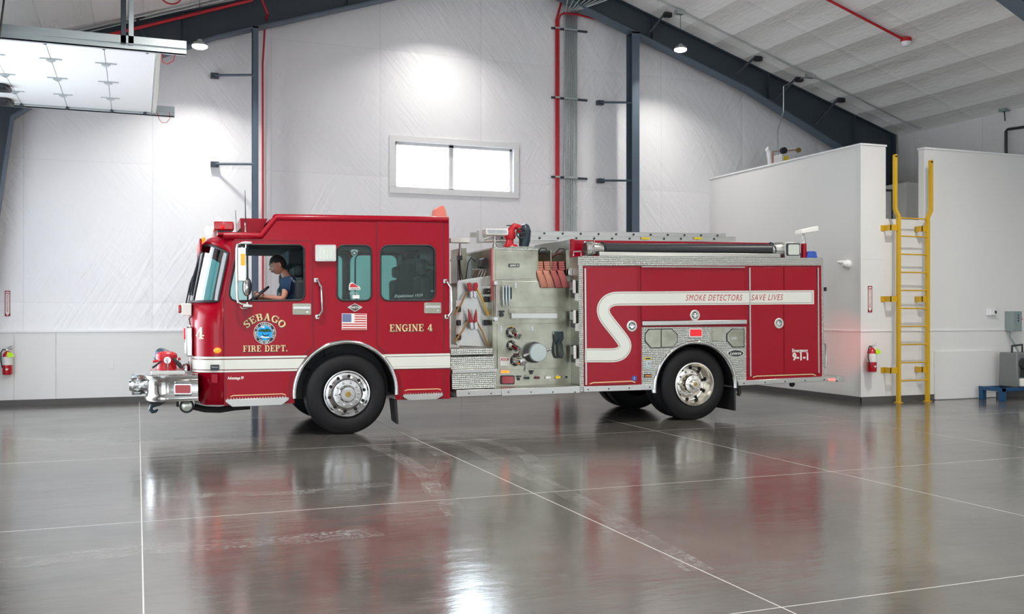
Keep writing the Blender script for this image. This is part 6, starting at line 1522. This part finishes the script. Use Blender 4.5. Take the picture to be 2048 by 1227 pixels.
for px in (1207, 1543):
    c = S3(px, 498, y); m = MB(TRK); ring = []
    for k in range(17): t = 2*PI*k/16; ring.append(c+Vector((.05*math.sin(t/2+.2)-.02, (rh+.006)*math.sin(t), (rh+.006)*math.cos(t))))
    m.tube(ring, .016, 6); m.build('strap', BLKP, e)
# ladders on the far side
def ladder_beam(name, px0, py0, px1, py1, px0b, py0b, y, h, label, rungs=True):
    a = S3(px0, py0, y); b = S3(px1, py1, y); e = root(name, a, label, 'ladder')
    def beam(yy, nm='beam'):
        d = b-a; m = MB(TRK)
        vs = []
        for p in (a, b):
            for dy, dz in ((0, 0), (.03, 0), (.03, h), (0, h)): vs.append((p.x, yy+dy, p.z+dz-h))
        m.add(vs, [(0,1,2,3),(7,6,5,4),(0,4,5,1),(1,5,6,2),(2,6,7,3),(3,7,4,0)])
        o = m.build(nm, ALU, e, bev=.005)
        f = MB(TRK)
        for zz in (0, -h+.006):
            f.add([(p.x, yy+dy, p.z+dz+zz) for p in (a, b) for dy, dz in ((-.012, -.006), (.0, -.006), (.0, 0), (-.012, 0))], [(0,1,2,3),(7,6,5,4),(0,4,5,1),(1,5,6,2),(2,6,7,3),(3,7,4,0)])
        f.build('beam_flange', ALU, o); return o
    B1 = beam(y); beam(y+.45)
    n = int((b.x-a.x)/.31)
    r = None
    for k in range(n):
        x = a.x+.15+k*.31; z = a.z+(b.z-a.z)*(x-a.x)/(b.x-a.x)-h/2
        if r is None: r = MB(TRK).tube([(x, y-.006, z), (x, y+.49, z)], .016, 10).build('rung', ALU, e); rx = (x, z); dm = MB(TRK).lathe([(.017, -.013), (.017, -.005)], (x, y, z), (0, 1, 0), 10).build('rung_end', BLKP, r)
        else:
            q = dpart(r, (x-rx[0], 0, z-rx[1])); w = dm.copy(); COL.objects.link(w); w.parent = q; WM[w.name] = WM[dm.name]
    return e, a, b
e1_, a_1, b_1 = ladder_beam('extension_ladder', 957, 460, 1452, 466.5, 0, 0, 1.70, .075, 'upper aluminium ladder on the far side of the engine roof')
e2_, a_2, b_2 = ladder_beam('extension_ladder', 985, 470, 1471, 473, 0, 0, 1.62, .082, 'lower aluminium ladder with yellow labels on the far side of the engine roof')
for px in (1283, 1388):
    a = S3(px, 471.5, 1.6); MB(TRK).box(a.x, a.x+.15, 1.600, 1.604, a.z-.055, a.z-.02).build('yellow_label', mat('sticker_yellow', (.8, .6, .02), .6), e2_)
x0 = S3(957, 470, 1.7).x; z1 = S3(957, 460, 1.7).z; z0 = S3(957, 486, 1.7).z
m = MB(TRK).box(x0-.02, x0+.35, 1.60, 1.625, z0, z0+.03).box(x0-.02, x0+.03, 1.60, 1.75, z0, z1).tube([(x0+.05, 1.6, z0+.05), (x0+.2, 1.6, z0+.1), (x0+.3, 1.6, z0+.04)], .012, 8)
m.box(x0, S3(1120, 480, 1.6).x, 1.59, 1.615, z0+.005, z0+.04); m.build('ladder_foot', ALU, e1_, bev=.004)
P('ladder_rack', T().box(S3(1000, 480, 1.8).x, S3(1003, 480, 1.8).x+.03, 1.7, 2.2, ZT1, S3(1000, 486, 1.8).z).box(S3(1100, 480, 1.8).x, S3(1103, 480, 1.8).x+.03, 1.7, 2.2, ZT1, S3(1000, 486, 1.8).z), ALU)
# orange wedge on the cab roof
y = .6; a = S3(870, 436, y)
o = MB(TRK).plate(SP([(871.5, 434), (873, 418), (876.5, 414), (884, 410.5), (888, 412), (892, 421), (893.5, 434)], y), y, y+.25).build('wheel_chock', mat('salmon_plastic', (.75, .20, .15), .5), bev=.008)
tag(o, 'faded salmon-red plastic wheel chock standing on the rear edge of the cab roof', 'wheel chock')
# axes on the tool board
yb = YB_-.10
AXR = mat('axe_head_red', (.42, .01, .02), .35); AXS = mat('axe_steel', (.55, .55, .55), .3, .9)
def axe(hx0, hy0, hx1, hy1, head, blade, hm, label, pike=None):
    q = lambda a, b, d=0: S3(a, b, yb-d)
    e = root('fire_axe', q(hx0, hy0), label, 'axe', 'fire axes mounted on the tool board')
    p0 = q(hx0, hy0); p1 = q(hx1, hy1); mid = (p0+p1)/2+Vector((.012, 0, .0))
    MB(TRK).tube([p0, p0+(p1-p0)*.08, p0+(p1-p0)*.3, mid, p0+(p1-p0)*.8, p1], [.021, .019, .016, .015, .016, .016], 10, sq=.75).build('handle', hm, e)
    MB(TRK).plate(SP(head, yb), yb-.05, yb-.005).build('head', AXR, e, bev=.006)
    MB(TRK).plate(SP(blade, yb), yb-.046, yb-.008).build('blade', AXS, e, bev=.006)
axe(909.5, 629, 934, 583, [(933, 566), (939, 564.5), (944, 581), (939, 583), (935, 580)], [(939, 582), (944, 580), (945, 592), (942, 597), (938.5, 594)], BROWN, 'red-headed axe with a brown handle, upper left on the tool board')
axe(976.5, 630, 951, 571, [(946, 566), (952, 564), (955, 571), (951, 582), (946, 581)], [(945, 581), (951, 582), (952, 593), (950, 597), (945.5, 594)], YELH, 'red-headed axe with a bright yellow handle, upper right on the tool board')
axe(910, 683, 937, 640, [(935, 616.5), (940, 629), (945, 644), (938, 645), (936, 636)], [(938, 644), (945, 643.5), (946, 655), (943, 659), (939.5, 657)], BROWN, 'red pick-headed axe with a brown handle, lower left on the tool board')
axe(977, 691, 951, 637, [(951, 617.5), (952.5, 628), (953, 641), (947, 646), (946.5, 634)], [(946.5, 645), (952.5, 642), (955, 655), (953, 660), (947.5, 657)], BROWN, 'red pick-headed axe with a worn brown handle, lower right on the tool board')
for px, py in ((919, 645), (973, 645), (919, 618), (919, 674), (974, 582), (974, 598)):
    a = S3(px, py, yb); P('tool_clamp', T().box(a.x-.03, a.x+.03, YB_-.09, YB_-.02, a.z-.04, a.z+.04), BLKP, bev=.012)
a = S3(975, 575, yb); P('panel_latch', T().box(a.x-.025, a.x+.03, YB_-.07, YB_-.02, a.z-.03, a.z+.03).tube([(a.x, YB_-.07, a.z), (a.x+.02, YB_-.08, a.z-.06)], .012, 8), CHR, bev=.006)
# folded hoses in the bins with their ends hanging over the panel
def hose(px, w, mt, label, xo, sl):
    y = YP_-.03; a = S3(px, 545, y); e = root('folded_hose', a, label, 'hose', 'flat hoses folded in the two bins')
    m = MB(TRK); ww = w
    tx = S3(px+w/2, 525, YP_+.05).x; hw = (S3(px+w, 525, y).x-S3(px, 525, y).x)/2
    for k in range(4):
        z = S3(px, 538.5-k*4.6, YP_+.05).z; m2 = []
        m.tube([(tx-hw*.92, YP_+.02+.01*k, z), (tx+hw*.92, YP_+.02+.01*k, z)], .0165, 10)
        m.box(tx-hw*.92, tx+hw*.92, YP_+.03, 1.3, z-.014, z+.014)
    m.build('folded_stack', mt, e)
    yh = YP_-.035
    x0t = S3(px, 543, yh).x; x1t = S3(px+w, 543, yh).x; x0b = S3(px+sl, 574, yh).x; x1b = S3(px+w+sl+1, 574, yh).x; zt2 = S3(px, 539, yh).z; zb2 = S3(px, 575.5, yh).z
    v = []; pathp = [(0, YP_+.04, zt2-.0, 0), (0, YP_-.012, zt2-.012, .03), (0, YP_-.03, zt2-.05, .1), (0, YP_-.05, (zt2+zb2)/2, .5), (0, YP_-.055, zb2+.012, .97), (0, YP_-.045, zb2, 1), (0, YP_-.025, zb2+.012, .98), (0, YP_-.02, zt2-.07, .1)]
    for _, yy, zz, t in pathp: v += [(x0t+(x0b-x0t)*t, yy, zz), (x1t+(x1b-x1t)*t, yy, zz)]
    f = [(2*i, 2*i+1, 2*i+3, 2*i+2) for i in range(len(pathp)-1)]
    o = MB(TRK).add(v, f).build('hanging_end', mt, e, ang=60); sd = o.modifiers.new('s', 'SOLIDIFY'); sd.thickness = .008
hose(1073.5, 11.5, HOSEP, 'salmon flat hose folded in a bin, leftmost of the four hanging ends', 0, 9)
hose(1087, 12, HOSEP, 'salmon flat hose folded in a bin, second from the left of the four hanging ends', 0, 8.5)
hose(1101.5, 11.5, HOSER, 'faded red flat hose folded in a bin, third of the four hanging ends', 0, 9)
hose(1116, 12, HOSER, 'faded red flat hose folded in a bin, rightmost of the four hanging ends', 0, 8)
for px, py, lab in ((1084, 510, 'black hose nozzle lying on the folded hoses of the left bin'), (1120, 511, 'brown hose nozzle lying on the folded hoses of the right bin')):
    y = YP_+.25; c = S3(px, py, y); e = root('hose_nozzle', c, lab, 'nozzle'); mt = BLKP if px < 1100 else mat('nozzle_brown', (.12, .06, .05), .5)
    MB(TRK).tube([c+Vector((-.12, .05, -.02)), c+Vector((-.05, 0, .04)), c+Vector((.03, -.05, .04)), c+Vector((.08, -.12, .0))], [.035, .03, .03, .045], 12).build('nozzle_body', mt, e)
    MB(TRK).tube([c+Vector((-.07, -.02, .05)), c+Vector((-.03, -.05, .10)), c+Vector((.04, -.05, .10)), c+Vector((.07, -.04, .04))], .01, 8).build('shutoff_handle', BLKP, e)
# front bumper intake / piston valve strapped on the bumper
y = .55; q = lambda a, b, d=0: S3(a, b, y+d)
e = root('hose_valve', q(335, 742), 'red cast hose intake valve strapped down on the chrome bumper', 'valve')
vb = MB(TRK).lathe([(.17, 0), (.17, .02), (.125, .03), (.115, .12), (.135, .18), (.125, .22), (.08, .245), (0, .255)], (q(333, 741).x, y+.05, q(335, 741.5).z), (0, 0, 1), 28).build('valve_body', REDP, e)
MB(TRK).box(q(302, 741).x, q(368, 741).x, y-.05, y+.4, q(335, 742.5).z, q(335, 738).z).build('valve_plate', REDP, e, bev=.006)
c = q(335, 719); c.x += .0; MB(TRK).lathe([(.042, -.1), (.042, -.085), (.03, -.085), (.03, -.1)], (c.x, y, c.z), (0, 1, 0), 20).tube([(c.x, y-.1, c.z), (c.x, y-.1, c.z-.12)], .008, 6).build('front_knob', CHR, e)
c = q(326, 714); MB(TRK).lathe([(.06, -.08), (.095, -.05), (.10, .04), (.09, .08)], (c.x, y+.25, c.z), (-.6, .5, .25), 24).build('hose_coupling', mat('coupling_slate', (.06, .09, .12), .35, .5), e)
MB(TRK).tube([q(306, 723), q(316, 721)], .016, 8).tube([q(356, 718), q(361, 716.5)], .018, 8).build('side_pin', REDP, e)
MB(TRK).tube([q(322, 722, -.1), q(311, 731, -.1), q(305, 735, -.1)], .014, 6).tube([q(346, 715, -.1), q(358, 728, -.1), q(363, 736, -.1)], [.014, .028, .018], 8).build('tie_strap', BLKP, e)
MB(TRK).lathe([(0, 0), (.05, 0), (.05, .06), (.03, .09), (0, .1)], (q(372, 741).x, y, q(372, 741).z), (0, 0, 1), 14).build('bumper_fitting', CHR, e)
# gear seen through the rear crew windows
COAT = mat('turnout_dark', (.012, .015, .018), .8)
for k, (px, yy, lab) in enumerate(((818, .9, 'left'), (842, 1.1, 'right'))):
    c = S3(px, 545, yy); e = root('turnout_coat', c, 'dark turnout coat hanging in the rear crew window, '+lab+' one', 'coat')
    MB(TRK).tube([c+Vector((0, 0, .2)), c+Vector((0, 0, .12)), c+Vector((0, 0, -.05)), c+Vector((-.03, 0, -.35))], [.05, .14, .17, .22], 12).build('coat_body', COAT, e)
    c2_ = S3(px-16+8*k, 521-k, yy+.1); 
    hgr = root('face_piece', c2_, 'pale oval breathing mask hanging in the rear crew window, '+lab+' one', 'mask'); MB(TRK).ball(c2_, .08, .55, .4, 1.15).build('mask_shell', mat('mask_grey', (.10, .15, .16), .3), hgr)
c = S3(857, 560, .8); e = root('breathing_pack', c, 'maroon air pack with pale straps at the right of the rear crew window', 'air pack')
MB(TRK).box(c.x-.10, c.x+.12, .7, .95, c.z-.30, c.z+.13).build('pack_body', mat('pack_maroon', (.05, .012, .018), .6), e, bev=.04)
MB(TRK).box(c.x-.11, c.x+.125, .69, .70, c.z+.15, c.z+.20).build('reflective_band', mat('band_grey', (.35, .45, .42), .5), e); MB(TRK).box(c.x-.08, c.x+.05, .69, .70, c.z-.17, c.z-.14).build('lower_band', mat('band_grey', (.35, .45, .42), .5), e)
# ================================================================ THE DRIVER
def skin_mesh(name, verts, edges, radii, m, parent, sub=2, rootv=0):
    Mi = WM[parent.name].inverted() @ TRK
    me = bpy.data.meshes.new(name); me.from_pydata([Mi @ Vector(v) for v in verts], edges, []); o = bpy.data.objects.new(name, me); COL.objects.link(o); o.parent = parent; WM[o.name] = WM[parent.name]
    me.materials.append(m) if not isinstance(m, list) else [me.materials.append(q) for q in m]
    sk = o.modifiers.new('skin', 'SKIN'); sk.use_smooth_shade = True
    for i, v in enumerate(me.skin_vertices[0].data):
        r = radii[i]; v.radius = r if isinstance(r, tuple) else (r, r); v.use_root = (i == rootv)
    s = o.modifiers.new('sub', 'SUBSURF'); s.levels = sub; s.render_levels = sub; return o
yd = .46
H3 = lambda px, py, d=0: S3(px, py, yd+d)
hip = H3(590, 625); hip.z = S(570, 628)[1]+.12
DR = root('person', hip, 'man in a navy short-sleeved shirt at the steering wheel, looking down', 'person')
chest = H3(583, 585); chest2 = H3(580, 565); neck = H3(572, 551); neck2 = H3(563, 538)
sN = H3(575, 562, -.19); sF = H3(575, 562, .19)
elN = H3(567, 598, -.22); wrN = H3(521, 592, -.12); haN = H3(510, 588, -.10)
elF = H3(556, 606, .22); wrF = H3(526, 600, .1); haF = H3(513, 598, .06)
knN = H3(535, 640, -.12); knF = H3(535, 640, .12); ftN = Vector((S(505, 700)[0], yd-.12, zf+.06)); ftF = Vector((S(510, 700)[0], yd+.12, zf+.06))
V = [hip, (hip+chest)/2, chest, chest2, neck, neck2,  sN, sF]
body = [hip, (hip+chest)*.5, chest, chest2, neck, neck2, sN, elN, wrN, haN, sF, elF, wrF, haF, knN, ftN, knF, ftF]
E = [(0,1),(1,2),(2,3),(3,4),(4,5),(3,6),(6,7),(7,8),(8,9),(3,10),(10,11),(11,12),(12,13),(0,14),(14,15),(0,16),(16,17)]
Rr = [(.13,.12),(.13,.11),(.13,.11),(.085,.075),(.060,.060),(.058,.058),.050,.043,.028,.03,.050,.043,.028,.03,.07,.045,.07,.045]
skin_mesh('body', body, E, Rr, SKIN, DR)
# shirt: own surface a little outside the body, short sleeves
mN = sN+(elN-sN)*.62; mF = sF+(elF-sF)*.62
skin_mesh('shirt', [hip+Vector((.01,0,-.02)), (hip+chest)*.5, chest, chest2, (chest2*.25+neck*.75), sN, mN, sF, mF],
          [(0,1),(1,2),(2,3),(3,4),(3,5),(5,6),(3,7),(7,8)], [(.185,.17),(.18,.155),(.19,.155),(.165,.12),(.082,.082),.088,.072,.088,.072], NAVY, DR)
skin_mesh('trousers', [hip, knN, ftN+(knN-ftN)*.25, knF, ftF+(knF-ftF)*.25], [(0,1),(1,2),(0,3),(3,4)], [(.17,.15),.09,.06,.09,.06], COAT, DR)
# head: ellipsoid skull with jaw, nose, brow, ears, shaped on one mesh
hc = H3(556, 529); 
def headmesh():
    bm = bmesh.new(); bmesh.ops.create_uvsphere(bm, u_segments=40, v_segments=28, radius=1.0)
    for v in bm.verts:
        x, y, z = v.co               # -x = face
        sx, sy, sz = .104, .080, .124
        if z < 0: sy *= 1-.28*(-z)**1.2; 
        X = x*sx; Y = y*sy; Z = z*sz
        if x < 0 and z < -.15:  X -= .012*min(1, (-z-.15)*2)*(-x)      # chin forward
        if x > 0 and z < -.2: X *= 1-.45*min(1, (-z-.2)*1.6)           # nape tucks in
        if x < -.5 and abs(y) < .6: X = X*.93-.004                       # flatter face
        g = lambda cy, cz, w, h: math.exp(-((y-cy)/w)**2-((z-cz)/h)**2)
        if x < 0:
            X -= .030*g(0, -.20, .13, .12)*1.0 + .014*g(0, -.02, .11, .20)  # nose
            X += .011*(g(.38, .04, .17, .13)+g(-.38, .04, .17, .13))        # eye sockets
            X -= .008*(g(.3, .22, .4, .09)+g(-.3, .22, .4, .09))            # brow
            X -= .009*g(0, -.50, .30, .07)+.008*g(0, -.60, .26, .06)        # lips
            X += .006*g(0, -.56, .3, .03)
            X -= .010*g(0, -.86, .30, .14)                                  # chin
        v.co = Vector((X, Y, Z))
    return bm
tilt = Matrix.Rotation(math.radians(-20), 4, 'Y'); HM = Matrix.Translation(hc) @ tilt
def bmobj(name, bm, M, m, parent):
    Mi = WM[parent.name].inverted() @ TRK @ M; bm.transform(Mi); me = bpy.data.meshes.new(name); bm.to_mesh(me); bm.free()
    me.materials.append(m); me.polygons.foreach_set('use_smooth', [True]*len(me.polygons)); o = bpy.data.objects.new(name, me); COL.objects.link(o); o.parent = parent; WM[o.name] = WM[parent.name]; return o
head = bmobj('head', headmesh(), HM, SKIN, DR)
bm = headmesh()      # hair: cap slightly outside the skull, cut along the hairline
for v in bm.verts: v.co += Vector(v.normal)*0
bm.normal_update()
for v in bm.verts: v.co += v.normal*.007
kill = []
for f in bm.faces:
    c = f.calc_center_median(); x, z = c.x/.098, c.z/.118
    keep = z > .42 if x < -.45 else (z > .18+(-x)*.35 if x < .15 else z > -.35+(.2-min(.5, x))*.9)
    if not keep: kill.append(f)
bmesh.ops.delete(bm, geom=kill, context='FACES'); bmobj('hair', bm, HM, HAIR, head)
def hb_(name, m, mt, par=head): 
    m.v = [HM @ v for v in m.v]; return m.build(name, mt, par)
for s in (-1, 1):
    m = MB(TRK); m.lathe([(0, .006), (.014, .004), (.022, .0), (.026, -.008), (.020, -.012), (0, -.006)], (.008, s*.081, -.008), (-.15, -s, 0), 16); m.v = [Vector((.008+(v.x-.008)*.8, v.y, -.008+(v.z+.008)*1.35)) for v in m.v]; hb_('ear', m, SKIN)
    hb_('eye', MB(TRK).ball((-.0865, s*.031, .004), .0095), mat('eye_white', (.35, .32, .30), .4)); hb_('pupil', MB(TRK).ball((-.0935, s*.0315, .0), .0045), BLKP); hb_('eyelid', MB(TRK).ball((-.0860, s*.031, .0085), .0112, 1, 1, .75), SKIN)
    hb_('eyebrow', MB(TRK).tube([(-.104, s*.014, .030), (-.104, s*.03, .036), (-.092, s*.048, .030)], [.004, .005, .003], 6), HAIR)
hb_('mouth', MB(TRK).tube([(-.098, -.022, -.069), (-.109, 0, -.067), (-.098, .022, -.069)], [.002, .003, .002], 6), mat('lips', (.32, .10, .08), .5))
hb_('moustache', MB(TRK).tube([(-.095, -.028, -.064), (-.111, -.012, -.056), (-.114, 0, -.054), (-.111, .012, -.056), (-.095, .028, -.064)], [.003, .006, .006, .006, .003], 8), HAIR)
# hands closed round the wheel rim
sc, ax, a_, b_, Rw = STEER
def hand(ha, wr, ang, s):
    rim = sc+a_*(Rw*math.cos(ang))+b_*(Rw*math.sin(ang)); rad = (rim-sc).normalized(); tan = ax.cross(rad).normalized()
    palm = (ha+rim)*.5; vs = [wr, (wr+ha)*.5, ha]; ed = [(0, 1), (1, 2)]; r = [(.027, .024), (.030, .022), (.034, .022)]
    fw = (rim-wr).normalized(); side = fw.cross(Vector((0, 0, 1))).normalized(); up = side.cross(fw).normalized()
    h = skin_mesh('hand', vs, ed, r, SKIN, DR)
    for k, (off, ln) in enumerate(((-.027, .9), (-.009, 1.0), (.009, .95), (.027, .8))):
        b0 = ha+up*(-off)*.95+side*.002; p1 = b0+fw*.034*ln+side*(-s)*.012; p2 = p1+fw*.018*ln+side*s*.020-up*.004; p3 = p2-fw*.014*ln+side*s*.016
        skin_mesh('finger', [b0-fw*.01, p1, p2, p3], [(0, 1), (1, 2), (2, 3)], [.0095, .009, .0085, .0075], SKIN, h, 1)
    t0 = ha-fw*.025+up*.018; skin_mesh('thumb', [t0, t0+fw*.026+up*.016+side*s*.006, t0+fw*.05+up*.012+side*s*.018], [(0, 1), (1, 2)], [.012, .0105, .009], SKIN, h, 1)
hand(haN, wrN, -.6, 1); hand(haF, wrF, .3, -1)
# lettering on the shoulder of the shirt
sh = [o for o in bpy.data.objects if o.name.startswith('shirt')][0]
m = MB(TRK); p0 = H3(580, 556, -.262); p1 = H3(589, 566, -.262)
text_on(m, 'FIRE DEPT', p0+Vector((0, -.02, 0)), p1+Vector((0, -.02, 0)), .026, up=(.5, 0, .6)); m.build('shirt_lettering', mat('print_grey', (.3, .34, .36), .7), sh)
